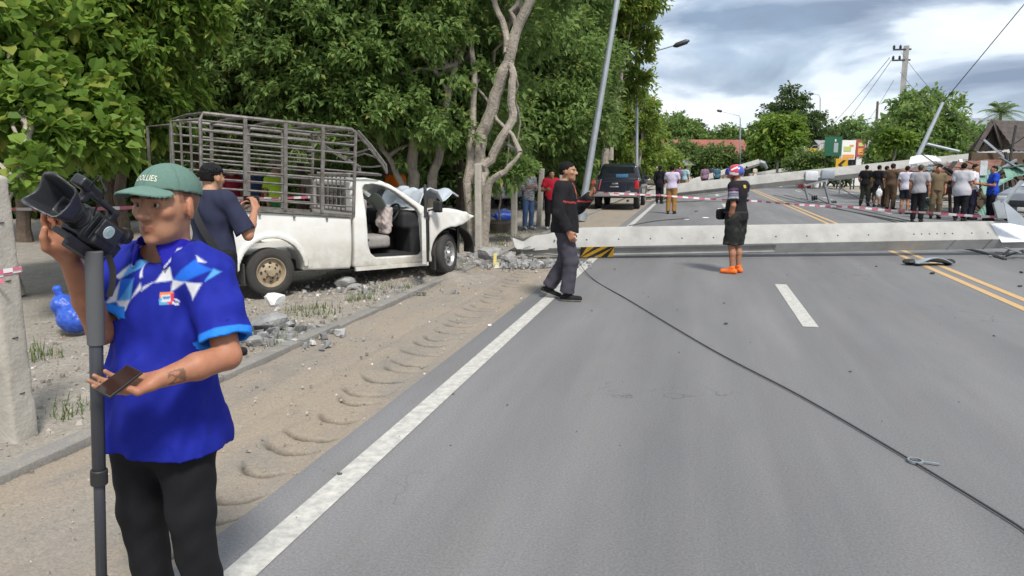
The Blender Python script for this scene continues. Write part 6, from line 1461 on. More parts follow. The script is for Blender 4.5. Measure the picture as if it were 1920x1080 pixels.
    # hair
    if hair:
        def f_hair(p):
            L_ = (p - hc) @ HR / HS; th_ = (.0055 if not hero else .003) if hair == 'short' else .014
            d = union([s_ell((0, -.016, .030), (.077 + th_, .097 + th_, .088 + th_)), s_ell((0, -.05, -.02), (.062 + th_, .05 + th_, .07))], .02)(L_)
            line = -(L_[:, 1] - (.052 + .25 * np.minimum(L_[:, 2] - .06, 0) * 1.0))       # hairline over the forehead
            front = L_[:, 1] - np.where(L_[:, 2] > .055, .088 - .8 * (np.maximum(.085 - L_[:, 2], 0)), .012 + .9 * np.maximum(L_[:, 2] - .02, 0))
            low = -(L_[:, 2] + (.040 if hair == 'short' else .085)) if hair != 'long' else -(L_[:, 2] + .06)
            d = np.maximum(np.maximum(d, front), low)
            if hair == 'short': d = np.maximum(d, np.where(np.abs(L_[:, 0]) > .066, -(L_[:, 2] - .012), -1))
            if hair in ('long', 'bun'): d = smin(d, union([s_rc((0, -.085, .0), (0, -.11, -.16), .055, .045)] if hair == 'long' else [s_ell((0, -.125, .03), (.04, .04, .04))], .02)(L_), .03)
            return (d + .0025 * wr(L_, 90, 1)) * HS
        blob('hair', f_hair, hc - .26 * S, hc + .17 * S, min(res, .016), HAIRM if hairc is None else mat('hair_' + str(hairc), hairc, .6, ns=120, na=.4), e)
    # clothing
    def up_arm(s, off, frac, flare=0.0):
        a, b = j[s + 'sh'], j[s + 'el']; d_ = unit(b - a); c_ = a + (b - a) * frac
        return (s_rc(a, b, (.054 * aw + off) * S, (.046 * aw + off + flare) * S, [(c_, d_)]), .035 * S), c_, d_
    if top:
        o_ = top.get('off', .016); sl = top.get('sleeve', .6); hem = top.get('hem', .86) * S
        pr = torso(o_); cuffs = []
        for s in 'rl':
            if sl <= 1.0:
                q, c_, d_ = up_arm(s, o_, sl, top.get('flare', .012)); pr.append(q); cuffs.append((s, c_, d_))
            else:
                wr_ = j[s + 'el'] + (j[s + 'wr'] - j[s + 'el']) * (sl - 1); d_ = unit(j[s + 'wr'] - j[s + 'el'])
                pr += [(s_rc(j[s + 'sh'], j[s + 'el'], (.056 * aw + o_) * S, (.046 * aw + o_) * S), .035 * S), (s_rc(j[s + 'el'], j[s + 'wr'], (.044 * aw + o_) * S, (.030 + o_) * S, [(wr_, d_)]), .02 * S)]
        if top.get('skirt'): pr.append((s_rc(j['pelvis'] + vec(0, 0, .1) * S, j['pelvis'] - vec(0, 0, .25) * S, .13 * S, .19 * S), .05 * S))
        elif hem < j['pelvis'][2]: pr.append((s_ell(j['pelvis'] - vec(0, 0, .06) * S, vec(.172 * ft + o_, .128 * ft + o_ + belly, .30) * S), .05 * S))
        ft_ = union(pr, .03); holl = []
        for s, c_, d_ in cuffs:
            holl.append((s_rc(j[s + 'sh'], j[s + 'el'] + (j[s + 'el'] - j[s + 'sh']) * .2, (.054 * aw + o_ - .012) * S, (.046 * aw + o_ + top.get('flare', .012) - .011) * S), c_ - d_ * .045 * S, d_, c_ + d_ * .015 * S))
        wk = top.get('wrinkle', .006); nk = j['neck'] + vec(0, .015 if not hero else .045, .040) * S
        def f_top(p):
            d = ft_(p) + wk * wr(p, 16, S * 5 + fat) * .6 * S + wk * .5 * wr(p * (1, 1, .5), 34, 3 + fat) * S
            for hf, hc_, hd_, he_ in holl: d = np.maximum(d, -np.maximum.reduce([hf(p), (hc_ - p) @ hd_, (p - he_) @ hd_]))
            d = np.maximum(d, hem + .015 * np.sin(p[:, 0] * 9) - p[:, 2])
            d = smax(d, -(np.linalg.norm((p - nk) / (1, 1, .8), axis=1) - top.get('neck', .072) * S), .008)
            if hero: d = d + .010 * (np.abs(wr(p * np.array([1, 1, .55], np.float32) + np.array([0, 0, .3], np.float32) * p[:, :1], 15, 4)) - .3) * np.clip((1.30 * S - p[:, 2]) * 6, .25, 1)
            d = np.maximum(d, p[:, 2] - (j['neck'][2] + top.get('collar', .055) * S))
            return d
        cf = top.get('colfn'); base = np.array(top['c'])
        def tc_(V):
            c = np.tile(base, (len(V), 1))
            if cf: c = cf(V / 1.0, c, j, cuffs)
            return c
        tb = blob('shirt' if not top.get('name') else top['name'], f_top, (lo[0], lo[1], hem - .05), (hi[0], hi[1], j['neck'][2] + .06), top.get('res', res), SLICK if top.get('slick') else CLOTH, e, tc_)
    if bottom:
        o_ = bottom.get('off', .018) + .005; pr = [s_ell(j['pelvis'] - vec(0, .005, 0) * S, vec(.162 * ft + o_, .115 * ft + o_, .14) * S), s_ell(j['pelvis'] + vec(0, .0, .06) * S, vec(.150 * ft + o_, .11 * ft + o_, .12) * S)]
        fr = bottom.get('len', 1.0)          # 1 = ankle, .5 = knee
        for s in 'rl':
            if fr > .55:
                sh_ = j[s + 'an'] - j[s + 'kn']; e_ = j[s + 'kn'] + sh_ * ((fr - .5) / .5); pr += [(s_rc(j[s + 'hip'], j[s + 'kn'], (.088 * ft + o_) * S, (.062 + o_) * S), .03 * S), (s_rc(j[s + 'kn'], j[s + 'an'] + unit(sh_) * .03, (.060 + o_) * S, (.048 + o_ + bottom.get('flare', 0)) * S, [(e_, unit(sh_))]), .03 * S)]
            else:
                t_ = j[s + 'kn'] - j[s + 'hip']; e_ = j[s + 'hip'] + t_ * (fr / .5); pr.append((s_rc(j[s + 'hip'], j[s + 'hip'] + t_ * 1.2, (.088 * ft + o_) * S, (.070 + o_) * S, [(e_, unit(t_))]), .03 * S))
        if bottom.get('skirt'): pr.append((s_rc(j['pelvis'], j['pelvis'] * vec(1, 1, .2), .15 * S, .17 * S), .05 * S))
        fp_ = union(pr, .02); wst = bottom.get('waist', .99) * S; wk = bottom.get('wrinkle', .006)
        bc = np.array(bottom['c']); bf = bottom.get('colfn')
        def f_bot(p): return np.maximum(fp_(p) + wk * S * wr(p, 20, 7 + fat), p[:, 2] - wst)
        blob('trousers', f_bot, (lo[0], lo[1], .02), (hi[0], hi[1], wst + .02), max(res, .009), CLOTH, e, lambda V: (bf(V, np.tile(bc, (len(V), 1)), j) if bf else np.tile(bc, (len(V), 1))))
    if shoes:
        for s in 'rl':
            an = j[s + 'an']; tdir = unit(toes.get(s, vec(.25 if s == 'r' else -.25, 1, -.25))); flat = unit(tdir * (1, 1, 0)); pitch = tdir[2] + .25
            v = unit(flat + vec(0, 0, pitch)); upv = unit(np.cross(np.cross(flat, vec(0, 0, 1)), v)); upv = upv if upv[2] > 0 else -upv
            c0 = an - upv * .045 * S - v * .045 * S; c1 = an - upv * .050 * S + v * .155 * S
            pr = [s_rc(c0, c1, .042 * S, .038 * S), (s_rc(an + upv * .02 * S, (c0 + c1) / 2, .045 * S, .042 * S), .02 * S)]
            sole = an - upv * .083 * S
            fs_ = union(pr, .02)
            def f_shoe(p, fs_=fs_, sole=sole, upv=upv): return smax(fs_(p), -((p - sole) @ upv), .006)
            sc = shoes.get('sole', shoes['c'])
            blob('shoe', f_shoe, np.minimum(c0, c1) - .09, np.maximum(c0, c1) + .12, min(res, .016), SLICK, e,
                 lambda V, sole=sole, upv=upv: np.where((((V - sole) @ upv) < .022)[:, None], np.array(sc), np.array(shoes['c'])))
    if cap:
        back = cap.get('back', False); sgn = -1 if back else 1; tl = cap.get('tilt', .12)
        def f_dome(p):
            L_ = (p - hc) @ HR / HS
            d = s_ell((0, -.014, .040), (.087, .108, .090))(L_); d = np.maximum(d, -(L_[:, 2] - .044 - .16 * np.minimum(L_[:, 1] - .02, .06))); inn = s_ell((0, -.014, .036), (.080, .101, .086))(L_)
            return np.maximum(d, -inn) * HS
        cc_ = np.array(cap['c'])
        def capcol(V):
            L_ = (V - hc) @ HR / HS; c = np.tile(cc_, (len(V), 1)); az = np.arctan2(L_[:, 0], L_[:, 1] + .014); seam = (np.abs(np.sin(az * 3)) < .07) & (L_[:, 2] > .045); c[seam] *= .75
            c[np.linalg.norm(L_ - np.array([0, -.014, .131]), axis=1) < .010] *= .8; return c
        dm = blob('cap', f_dome, hc - .16 * S, hc + .17 * S, min(res, .005 if hero else .011), CLOTH, e, capcol)
        def f_brim(p):
            L_ = (p - hc) @ HR / HS; x, y, z = L_[:, 0], L_[:, 1], L_[:, 2]
            ell = np.sqrt((x / .078) ** 2 + ((y - .075) / .098) ** 2) - 1; zc = .061 - .10 * (y - .075) - 5.0 * x * x - 1.2 * np.maximum(y - .1, 0) ** 2
            return np.maximum.reduce([ell * .07, np.abs(z - zc) - .0045, .070 - y - .02]) * HS
        if cap.get('brim', True): blob('brim', f_brim, hc - .16 * S, hc + .22 * S, min(res, .004 if hero else .010), CLOTH, dm, lambda V: np.tile(np.array(cap.get('bc', cap['c'])), (len(V), 1)))
        if cap.get('logo'):
            cap['logo'](dm, hp, HR, S, hc)
    if helmet:
        def f_hel(p):
            L_ = (p - hc) @ HR / HS; d = s_ell((0, -.012, .038), (.118, .142, .122))(L_); inn = s_ell((0, -.012, .030), (.098, .122, .108))(L_)
            d = np.maximum(d, -inn); d = np.maximum(d, -(L_[:, 2] + .045 + .25 * (L_[:, 1] + .02))); face_ = np.maximum(.055 - L_[:, 1], L_[:, 2] - .055); return np.maximum(d, -face_) * HS
        hl_ = blob('helmet', f_hel, hc - .2 * S, hc + .22 * S, .009, HARD, e, lambda V: helmet((V - hc) @ HR / HS))
        def f_vis(p):
            L_ = (p - hc) @ HR / HS; d = s_ell((0, -.005, .045), (.130, .160, .125))(L_); inn = s_ell((0, -.005, .045), (.122, .152, .118))(L_)
            return np.maximum.reduce([d, -inn, .03 - L_[:, 1], np.abs(L_[:, 2] - .075) - .045]) * HS
        blob('visor', f_vis, hc - .2 * S, hc + .22 * S, .007, mat('visor_blue', (.05, .06, .30), .15, coat=.5), hl_)
        q = MB(); q.tube([hp(.085, .0, -.03), hp(.05, .05, -.125), hp(0, .07, -.14), hp(-.05, .05, -.125), hp(-.085, .0, -.03)], .009 * S, 6); q.build('chin_strap', BLACK, hl_, True)
    return e, j, hp, HR
# --- cameraman in the foreground
HB = F(312, 2.50); HB[2] = 0
to_cam = math.atan2(-2.5, 1.15)
HEAD_H = to_cam - math.radians(38) - math.pi / 2 + YAW           # torso faces the camera's left
RH = rotz(-HEAD_H)
def hl(px, py, D): return RH @ (P(px, py, D) - HB)
SH = 0.99
def hj(px, py, D): return hl(px, py, D) / SH
pat = []
def pz(z): return [(100 + x / 3.274, 430 + y / 3.274) for x, y in z]
WHT, LBL, MBL = (.66, .68, .74), (.10, .38, .80), (.015, .13, .62)
for c_, z in [(WHT, [(338, 300), (440, 222), (470, 245), (385, 310)]), (LBL, [(440, 222), (512, 172), (512, 240), (400, 302)]), (MBL, [(390, 308), (488, 303), (392, 440)]), (LBL, [(488, 303), (476, 432), (392, 440)]), (WHT, [(338, 455), (390, 318), (388, 442)]), (WHT, [(388, 442), (476, 432), (432, 540)]), (WHT, [(541, 325), (546, 365), (480, 428)]),
              (WHT, [(515, 215), (548, 290), (530, 300)]), (WHT, [(684, 226), (716, 230), (737, 312), (626, 326)]), (MBL, [(862, 185), (965, 250), (832, 318), (737, 312), (790, 250)]), (WHT, [(736, 312), (834, 318), (730, 380)]), (WHT, [(838, 318), (930, 328), (880, 428)]), (WHT, [(860, 165), (925, 206), (884, 198)]), (LBL, [(966, 245), (998, 268), (944, 317)]), (WHT, [(625, 318), (560, 350), (548, 378), (600, 335)]), (MBL, [(340, 470), (385, 450), (345, 580)])]:
    pts = [hl(a, b, 2.36) for a, b in pz(z)]; pat.append((c_, np.array([(p[0], p[2]) for p in pts])))
lg = hl(*pz([(672, 428)])[0], 2.33); lg2 = hl(*pz([(722, 455)])[0], 2.33)
bt = [hl(*pz([q])[0], 2.33) for q in ((555, 380), (568, 290))]
sleeveL = {}
def hero_shirt(V, c, j, cuffs):
    front = V[:, 1] > .0
    for col_, poly in pat:
        a_ = (np.clip(.5 - sd_poly(poly, V[:, 0], V[:, 2]) / .0055, 0, 1) * front)[:, None]; c = c * (1 - a_) + np.array(col_) * a_
    for s, c_, d_ in cuffs:
        t = (V - c_) @ d_; near = np.linalg.norm((V - c_) - np.outer(t, d_), axis=1) < .105
        a_ = (np.clip((t + .024) / .004 + .5, 0, 1) * (t < .012) * near)[:, None]; c = c * (1 - a_) + np.array((.02, .20, .72)) * a_
    x, z = V[:, 0] - lg[0], V[:, 2] - lg[2]; r_ = np.maximum(np.abs(x), np.abs(z))
    m = front & (r_ < .019); ring = front & (r_ < .019) & (r_ > .011)
    c[m] = (.55, .60, .62); c[ring & (x + z > 0)] = (.75, .22, .08); c[ring & (x + z <= 0)] = (.62, .05, .10); c[ring & (x - z > .012)] = (.10, .35, .60); c[front & (np.abs(z) < .004) & (np.abs(x) < .009)] = (.08, .22, .50)
    x, z = V[:, 0] - lg2[0], V[:, 2] - lg2[2]; c[front & (np.hypot(x, z) < .010) & (np.abs(x * .6 - z) > .0025)] = (.62, .64, .72)
    # placket edge
    return c
capinfo = {}
def cap_logo(dm, hp, HR, S, hc):
    """worn lettering embroidered on the front of the cap"""
    for txt, sz, zc, off, m in (('OOLLIES', .024, .078, .0, mat('thread_cream', (.62, .62, .52), .8)), ('-- ---- -', .010, .060, -.03, mat('thread_pale', (.40, .52, .44), .8))):
        cu = bpy.data.curves.new('lettering', 'FONT'); cu.body = txt; cu.size = sz; cu.align_x = 'CENTER'; cu.extrude = 0.0; cu.resolution_u = 2
        to = bpy.data.objects.new('lettering_tmp', cu); COL.objects.link(to); bpy.context.view_layer.update()
        me = bpy.data.meshes.new_from_object(to.evaluated_get(bpy.context.evaluated_depsgraph_get())); bpy.data.objects.remove(to)
        bm = bmesh.new(); bm.from_mesh(me); bmesh.ops.subdivide_edges(bm, edges=[e_ for e_ in bm.edges if e_.calc_length() > .006], cuts=2); bm.to_mesh(me); bm.free()
        for v in me.vertices:
            x, z = v.co.x, v.co.y; th = x / .098 ; zz_ = zc + z - 4.5 * x * x * .4
            k = math.sqrt(max(.02, 1 - ((zz_ - .040) / .090) ** 2)); p = hp(-math.sin(th) * .0885 * k * 1.0, -.014 + math.cos(th) * .1095 * k, zz_ + .001); v.co = Vector(p)
        for m_ in list(me.materials): pass
        me.materials.clear(); me.materials.append(m); link('lettering', me, dm)
hk = person('cameraman in blue patterned polo and green cap, holding a phone and monopod', HB, HEAD_H, S=SH, fat=1.16, res=.0055, belly=.02, hero=True, hs=1.07, skin=(.40, .205, .125),
    head=(math.radians(-3), math.radians(0), 0, .001), hair=None,
    J=dict(head=hj(313, 386, 2.42), neck=hj(314, 472, 2.46), rsh=hj(226, 520, 2.50), rel=hj(190, 622, 2.37), rwr=hj(130, 486, 2.22), lsh=hj(393, 520, 2.44), lel=hj(427, 668, 2.34), lwr=hj(296, 712, 2.17), chest=hj(312, 600, 2.48), pelvis=hj(308, 800, 2.48), _legs=hj(308, 800, 2.48)),
    hands=dict(r=dict(d=RH @ w2(-.28, .05, .85), n=RH @ w2(.75, -.55, .1), curl=[.55, .55, .6, .6], thumb=None, tcurl=.4), l=dict(d=RH @ w2(-.93, -.22, -.12), n=RH @ w2(0.0, -.45, .88), curl=[.38, .36, .36, .40], spread=.05, tcurl=.55)),
    top=dict(c=(.010, .018, .27), sleeve=.80, hem=.735, off=.026, wrinkle=.017, res=.0045, neck=.092, collar=.035, colfn=hero_shirt, slick=True, flare=.010),
    bottom=dict(c=(.012, .012, .014), off=.012, waist=.88), shoes=dict(c=(.02, .02, .02)), cap=dict(c=(.110, .190, .160), bc=(.125, .21, .178), logo=cap_logo))
he, hjn, hhp, hHR = hk
# collar of the polo
nkc = hjn['neck'] + vec(0, .012, .02)
def f_col(p):
    q = p - nkc; r_ = np.hypot(q[:, 0] * 1.0, q[:, 1] - .2 * (q[:, 2])) ; R_ = .080 - .38 * (q[:, 2] - .02) ; ang = np.arctan2(q[:, 0], q[:, 1])
    lo_ = -.015 - .062 * np.clip(1 - np.abs(np.abs(ang) - .55) / .55, 0, 1); d = np.maximum.reduce([np.abs(r_ - R_) - .0045, q[:, 2] - .042 + .03 * np.maximum(q[:, 1], 0) / .08, lo_ - q[:, 2], (.30 + 3.2 * np.maximum(0.03 - q[:, 2], 0) - np.abs(ang)) * .07])
    return d + .002 * wr(p, 40, 2)
def ccol(V):
    q = V - nkc; ang = np.arctan2(q[:, 0], q[:, 1]); lo_ = -.015 - .062 * np.clip(1 - np.abs(np.abs(ang) - .55) / .55, 0, 1); c = np.tile(np.array((.014, .013, .33)), (len(V), 1)); t = q[:, 2] - lo_; a_ = np.clip(1.3 - np.abs(t - .0115) / .0035, 0, 1)[:, None]; c = c * (1 - a_) + np.array((.68, .69, .74)) * a_; return c
blob('collar', f_col, nkc - .16, nkc + .14, .0045, SLICK, he, ccol)
for b_ in bt:
    pass
# video camera on a monopod
VC0 = P(160, 416, 2.16)                   # middle of the camera body
axis = unit(P(72, 352, 1.92) - P(232, 470, 2.24)); upc = np.array([0.0, 0.0, 1.0]) + w2(.38, -.10, 0); upc = unit(upc - axis * (upc @ axis)); sdc = np.cross(axis, upc)     # sdc: camera's right
VR = np.stack([axis, -sdc, upc], 1)       # columns: forward, left, up
vc = empty('video_camera', 'black shoulder video camera with wide lens hood held beside the cameraman', 'video camera', VC0)
vc.scale = (.74,) * 3
vc.rotation_euler = Matrix(VR.tolist()).to_euler()
VBLK = mat('camera_black', (.016, .017, .020), .38, ns=30, na=.3, spec=.5); VGRY = mat('camera_grey', (.030, .032, .038), .42, ns=30, na=.2)
def f_hood(p):
    x, y, z = p[:, 0], p[:, 1], p[:, 2]; t = np.clip((x - .10) / .13, -.2, 1.2); hw_ = .050 + .050 * t; hh_ = .042 + .030 * t
    q = np.stack([np.abs(y) - hw_ + .022, np.abs(z) - hh_ + .022], 1); d2 = np.linalg.norm(np.maximum(q, 0), axis=1) + np.minimum(q.max(1), 0) - .022
    petal = .225 + .03 * np.cos(np.arctan2(z, y) * 2 + 3.14) ; d = np.maximum.reduce([d2, .105 - x, x - petal]); inn = np.maximum(d2 + .010, .115 - x); return np.maximum(d, -inn)
blob('lens_hood', f_hood, (.08, -.13, -.1), (.28, .13, .1), .0042, VGRY, vc)
blob('lens_barrel', union([s_cyl((.06, 0, 0), (1, 0, 0), .046, .055), s_cyl((.085, 0, 0), (1, 0, 0), .050, .012), s_cyl((.035, 0, 0), (1, 0, 0), .051, .010)], .003), (-.02, -.08, -.08), (.14, .08, .08), .004, VBLK, vc)
q = MB(); q.lathe([(0, .012), (.02, .010), (.036, 0), (.040, -.004)], 24, (.108, 0, 0), (1, 0, 0)); q.build('front_lens', mat('lens_glass', (.01, .012, .02), .05, spec=.9), vc, True)
blob('body', union([s_box((-.06, 0, -.005), (.10, .055, .065), .016), s_box((-.02, -.045, .0), (.055, .020, .05), .012), s_box((-.08, .05, -.01), (.06, .02, .05), .012)], .008), (-.2, -.1, -.1), (.1, .1, .1), .0045, VBLK, vc)
blob('side_panel', s_box((-.05, -.067, .012), (.062, .006, .036), .005), (-.14, -.1, -.05), (.04, 0, .07), .004, VGRY, vc)
blob('side_panel', s_box((-.06, .07, .012), (.062, .006, .036), .005), (-.14, 0, -.05), (.04, .1, .07), .004, VGRY, vc)
q = MB(); q.lathe([(0, .004), (.026, .004), (.026, 0)], 24, (-.045, .078, .012), (0, 1, 0)); q.m = 1; q.lathe([(0, .0055), (.016, .0055), (.016, .004)], 20, (-.048, .078, .014), (0, 1, 0)); q.build('sticker', [mat('sticker_pale', (.60, .60, .68), .4, ns=40, na=.3, col2=(.45, .60, .62)), mat('sticker_tint', (.42, .62, .60), .4, ns=60, na=.3)], vc)
q = MB(); q.lathe([(0, .004), (.026, .004), (.026, 0)], 24, (-.045, -.073, .012), (0, -1, 0)); q.build('sticker', MATS['sticker_pale'], vc)
blob('top_handle', union([s_box((.0, 0, .098), (.105, .016, .012), .008), s_box((.085, 0, .075), (.014, .016, .026), .006), s_box((-.085, 0, .075), (.014, .016, .026), .006)], .012), (-.13, -.04, .05), (.13, .04, .14), .0045, VGRY, vc)
blob('microphone', union([s_box((.09, -.01, .112), (.060, .026, .020), .010), s_box((.12, -.01, .112), (.03, .030, .023), .010)], .004), (.02, -.06, .1), (.2, .04, .17), .0045, VBLK, vc)
blob('eyepiece', union([s_rc((-.13, 0, .03), (-.20, 0, .045), .026, .030), s_cyl((-.215, 0, .05), (1, 0, -.2), .034, .014), s_box((-.16, 0, -.03), (.05, .035, .03), .01)], .01), (-.28, -.06, -.08), (-.08, .06, .1), .0045, VBLK, vc)
blob('base_plate', union([s_box((-.05, 0, -.083), (.115, .045, .012), .004), s_box((-.03, .03, -.10), (.08, .012, .016), .003), s_box((-.10, -.01, -.105), (.08, .04, .016), .008)], .002), (-.22, -.08, -.14), (.1, .08, -.05), .0045, VGRY, vc)
q = MB()
for k in range(6): q.tube([(.03 - .03 * k, .058, -.05), (.03 - .03 * k, .060, .045)], .003, 5)
q.build('button_row', VGRY, vc)
q = MB(); q.tube([(.14, .05, .11), (.20, .11, .15), (.16, .14, .12), (.10, .09, .07), (.05, .06, .03)], .004, 6); q.build('cable_loop', BLACK, vc, True)
q = MB(); sp_ = lambda u, v: VR.T @ (P(203 + 9 * math.sin(3.0 * u) + 12 * (v - .5), 478 + 78 * u, 2.20) - VC0) / .74
q.sheet(sp_, 12, 2, .004); q.build('strap', BLACK, vc, True)
mt = P(176, 470, 2.17); mb_ = P(190, 1120, 2.20); mb_[2] = 0.01
k_ = (mt[2]) / (mt[2] - P(186, 900, 2.19)[2]); mb_ = mt + (P(186, 900, 2.19) - mt) * k_
mo = empty('monopod', 'dark grey monopod pole standing in front of the cameraman', 'monopod', tuple(mb_)); L_ = mt - mb_
def seg(nm, t0, t1, r, m): q = MB(); q.tube([L_ * t0, L_ * (t0 + .002), L_ * (t1 - .002), L_ * t1], [r * .9, r, r, r * .9], 16); q.build(nm, m, mo, True)
seg('foam_grip', .80, 1.0, .0245, mat('foam_grey', (.085, .088, .095), .85, bump=(400, .1, .002))); seg('upper_tube', .515, .80, .0195, mat('tube_grey', (.055, .058, .068), .35, .4)); seg('clamp', .485, .52, .025, BLACK); seg('middle_tube', .25, .49, .0165, MATS['tube_grey']); seg('clamp', .23, .26, .022, BLACK); seg('lower_tube', .01, .24, .0145, MATS['tube_grey']); seg('rubber_foot', 0, .015, .02, BLACK)
# phone in the left hand
ph = P(223, 715, 2.09); po = empty('mobile_phone', 'black phone lying in the cameraman left hand', 'phone', tuple(ph))
dx = unit(P(248, 700, 2.12) - P(198, 738, 2.04)); nn_ = unit(w2(.05, -.62, .78)); nn_ = unit(nn_ - dx * (nn_ @ dx)); PR = np.stack([dx, np.cross(nn_, dx), nn_], 1)
q = MB(); q.box((0, 0, 0), (.120, .060, .009), PR, .003); q.build('case', BLACK, po, True); q = MB(); q.box(nn_ * .0052, (.112, .053, .001), PR); q.build('screen', mat('screen_black', (.03, .015, .012), .08, spec=.7), po)
# --- photographer behind the cameraman
pp = F(390, 6.4); pp[2] = 0
def lookang(px, D, deg):
    """heading so that the person faces deg to the image right of straight away from the camera"""
    x = (px - 960) / FPX; return YAW - math.atan(x) - math.radians(deg)
phq, pj, _, _ = person('photographer in navy T-shirt and black cap seen from behind, raising a phone', pp, lookang(398, 6.4, 38), S=1.0, fat=1.08, res=.0095, skin=(.42, .24, .15), head=(math.radians(-12), math.radians(-8), 0), hair='short',
    J=dict(rel=(.33, .04, 1.09), rwr=(.25, .27, 1.30), lel=(-.20, .16, 1.10), lwr=(.03, .32, 1.28), head=(0, .05, 1.585)), hands=dict(r=dict(d=vec(-.3, .35, .8), n=vec(-.8, .3, 0), curl=.6), l=dict(d=vec(.4, .4, .7), n=vec(.8, .3, 0), curl=.6)),
    top=dict(c=(.026, .030, .060), sleeve=.88, hem=.80, off=.020, wrinkle=.008, flare=.02), bottom=dict(c=(.014, .014, .016)), shoes=dict(c=(.02, .02, .02)), cap=dict(c=(.014, .014, .016)))
q = MB(); q.box((.15, .37, 1.38), (.15, .012, .078), rotz(.15), .003); ho = empty('mobile_phone', 'black phone held up by the photographer in the navy T-shirt', 'phone', pp, phq.rotation_euler.z); q.build('case', BLACK, ho, True)
q = MB(); q.box((.15, .363, 1.38), (.138, .002, .068), rotz(.15)); q.build('screen', MATS['screen_black'], ho)
bg = empty('shoulder_bag', 'black crossbody bag hanging on the photographer back', 'bag', pp, phq.rotation_euler.z)
q = MB(); q.sheet(lambda u, v: np.array([-.15 + .36 * u, -.165 - .03 * math.sin(3.14 * u) + .03 * v * 0 + (.17 * (1 - u) ** 4), 1.47 - .55 * u + .0]) + np.array([.6, 0, .45]) * (v - .5) * .09, 16, 3, .006); q.build('strap', BLACK, bg, True)
blob('pouch', lambda p: s_box((.20, -.10, .86), (.08, .07, .12), .03, rotz(.5))(p) + .006 * wr(p, 25, 2), (.02, -.25, .68), (.36, .08, 1.02), .012, CLOTH, bg, lambda V: np.tile(np.array((.014, .014, .016)), (len(V), 1)))

# --- man in black jacket walking right
wp = G(1058, 562); wp[2] = 0
def jacket(V, c, j, cuffs):
    m = (V[:, 1] > .02) & (np.abs(V[:, 2] - (1.24 + .10 * (np.abs(V[:, 0]) - .1))) < .010) & (np.abs(V[:, 0]) > .03); c[m] = (.42, .05, .05)
    m = (np.abs(V[:, 0]) < .035 - .10 * (1.42 - V[:, 2]) * 0) & (V[:, 1] > .03) & (V[:, 2] > 1.28); c[m] = (.50, .10, .04)
    m = (V[:, 2] > 1.42); c[m] = (.30, .07, .04) if False else c[m]
    return c
wk, wj, _, _ = person('man in black jacket and grey trousers walking to the right with a raised hand', wp, lookang(1058, 9.2, 99), S=1.02, fat=1.02, res=.0095, skin=(.40, .22, .135), head=(math.radians(-8), 0, 0), hair='short',
    J=dict(pelvis=(0, .0, .92), rel=(.25, -.04, 1.10), rwr=(.235, .08, .87), lel=(-.23, .12, 1.13), lwr=(-.16, .30, 1.30), rkn=(.09, .09, .49), ran=(.09, .045, .085), lkn=(-.09, -.01, .50), lan=(-.10, -.22, .13), chest=(0, -.01, 1.25), head=(0, .03, 1.585)),
    toes=dict(l=vec(-.1, 1, -.75), r=vec(.05, 1, -.25)), hands=dict(r=dict(curl=.7, n=vec(-1, 0, 0)), l=dict(d=vec(.05, .35, .95), n=vec(.6, -.6, .2), curl=.35)),
    top=dict(c=(.013, .013, .016), sleeve=1.93, hem=.84, off=.034, wrinkle=.012, colfn=jacket, collar=.05, name='jacket'), bottom=dict(c=(.060, .056, .072), off=.024, wrinkle=.010, len=.97, flare=.012), shoes=dict(c=(.015, .015, .016), sole=(.45, .42, .36)))
ro = empty('handheld_radio', 'small black radio in the raised hand of the walking man', 'radio', wp, wk.rotation_euler.z)
lw = wj['lwr']; q = MB(); q.box(lw + vec(.03, .06, .10), (.055, .035, .17), rotx(-.2), .006); q.build('case', BLACK, ro, True); q = MB(); q.tube([lw + vec(.045, .065, .18), lw + vec(.045, .075, .27)], .007, 8); q.build('aerial', BLACK, ro, True)
q = MB(); q.box(lw + vec(-.004, .10, .12), (.03, .012, .12), rotx(-.2), .004); q.build('clip', mat('clip_red', (.35, .05, .05), .5), ro, True)

# --- helmeted man facing left
hp0 = G(1376, 512); hp0[2] = 0
def hel(L_):
    c = np.tile(np.array((.50, .035, .05)), (len(L_), 1)); x, y, z = L_[:, 0], L_[:, 1], L_[:, 2]
    c[(y > .02) & (z > .06)] = (.05, .06, .40); c[(np.abs(z - .02 - .4 * y) < .022) & (y < .05)] = (.72, .72, .76); c[(np.abs(z - .075 + .25 * y) < .012) & (y < .0)] = (.72, .72, .76); c[(y < -.10)] = (.05, .07, .32); c[(z < -.03)] = (.03, .03, .04); c[(np.abs(x) < .02) & (z > .1) & (y < 0)] = (.65, .08, .10)
    return c
def rider(V, c, j, cuffs):
    a = j['lsh']; b = j['lel']; d_ = unit(b - a)
    for s in 'lr':
        a = j[s + 'sh']; d_ = unit(j[s + 'el'] - a); t = (V - a) @ d_; off = V - a - np.outer(t, d_); m0 = (np.linalg.norm(off, axis=1) < .12) & ((V[:, 0] < -.17) if s == 'l' else (V[:, 0] > .17))
        for t0, col_ in ((.045, (.10, .04, .10)), (.095, (.22, .22, .27)), (.135, (.16, .15, .22)), (.175, (.30, .31, .36))): c[m0 & (np.abs(t - t0) < .016)] = col_
    m = (V[:, 1] < -.05) & (np.abs(V[:, 0]) < .04) & (np.abs(V[:, 2] - 1.37) < .022); c[m] = (.55, .38, .06)
    return c
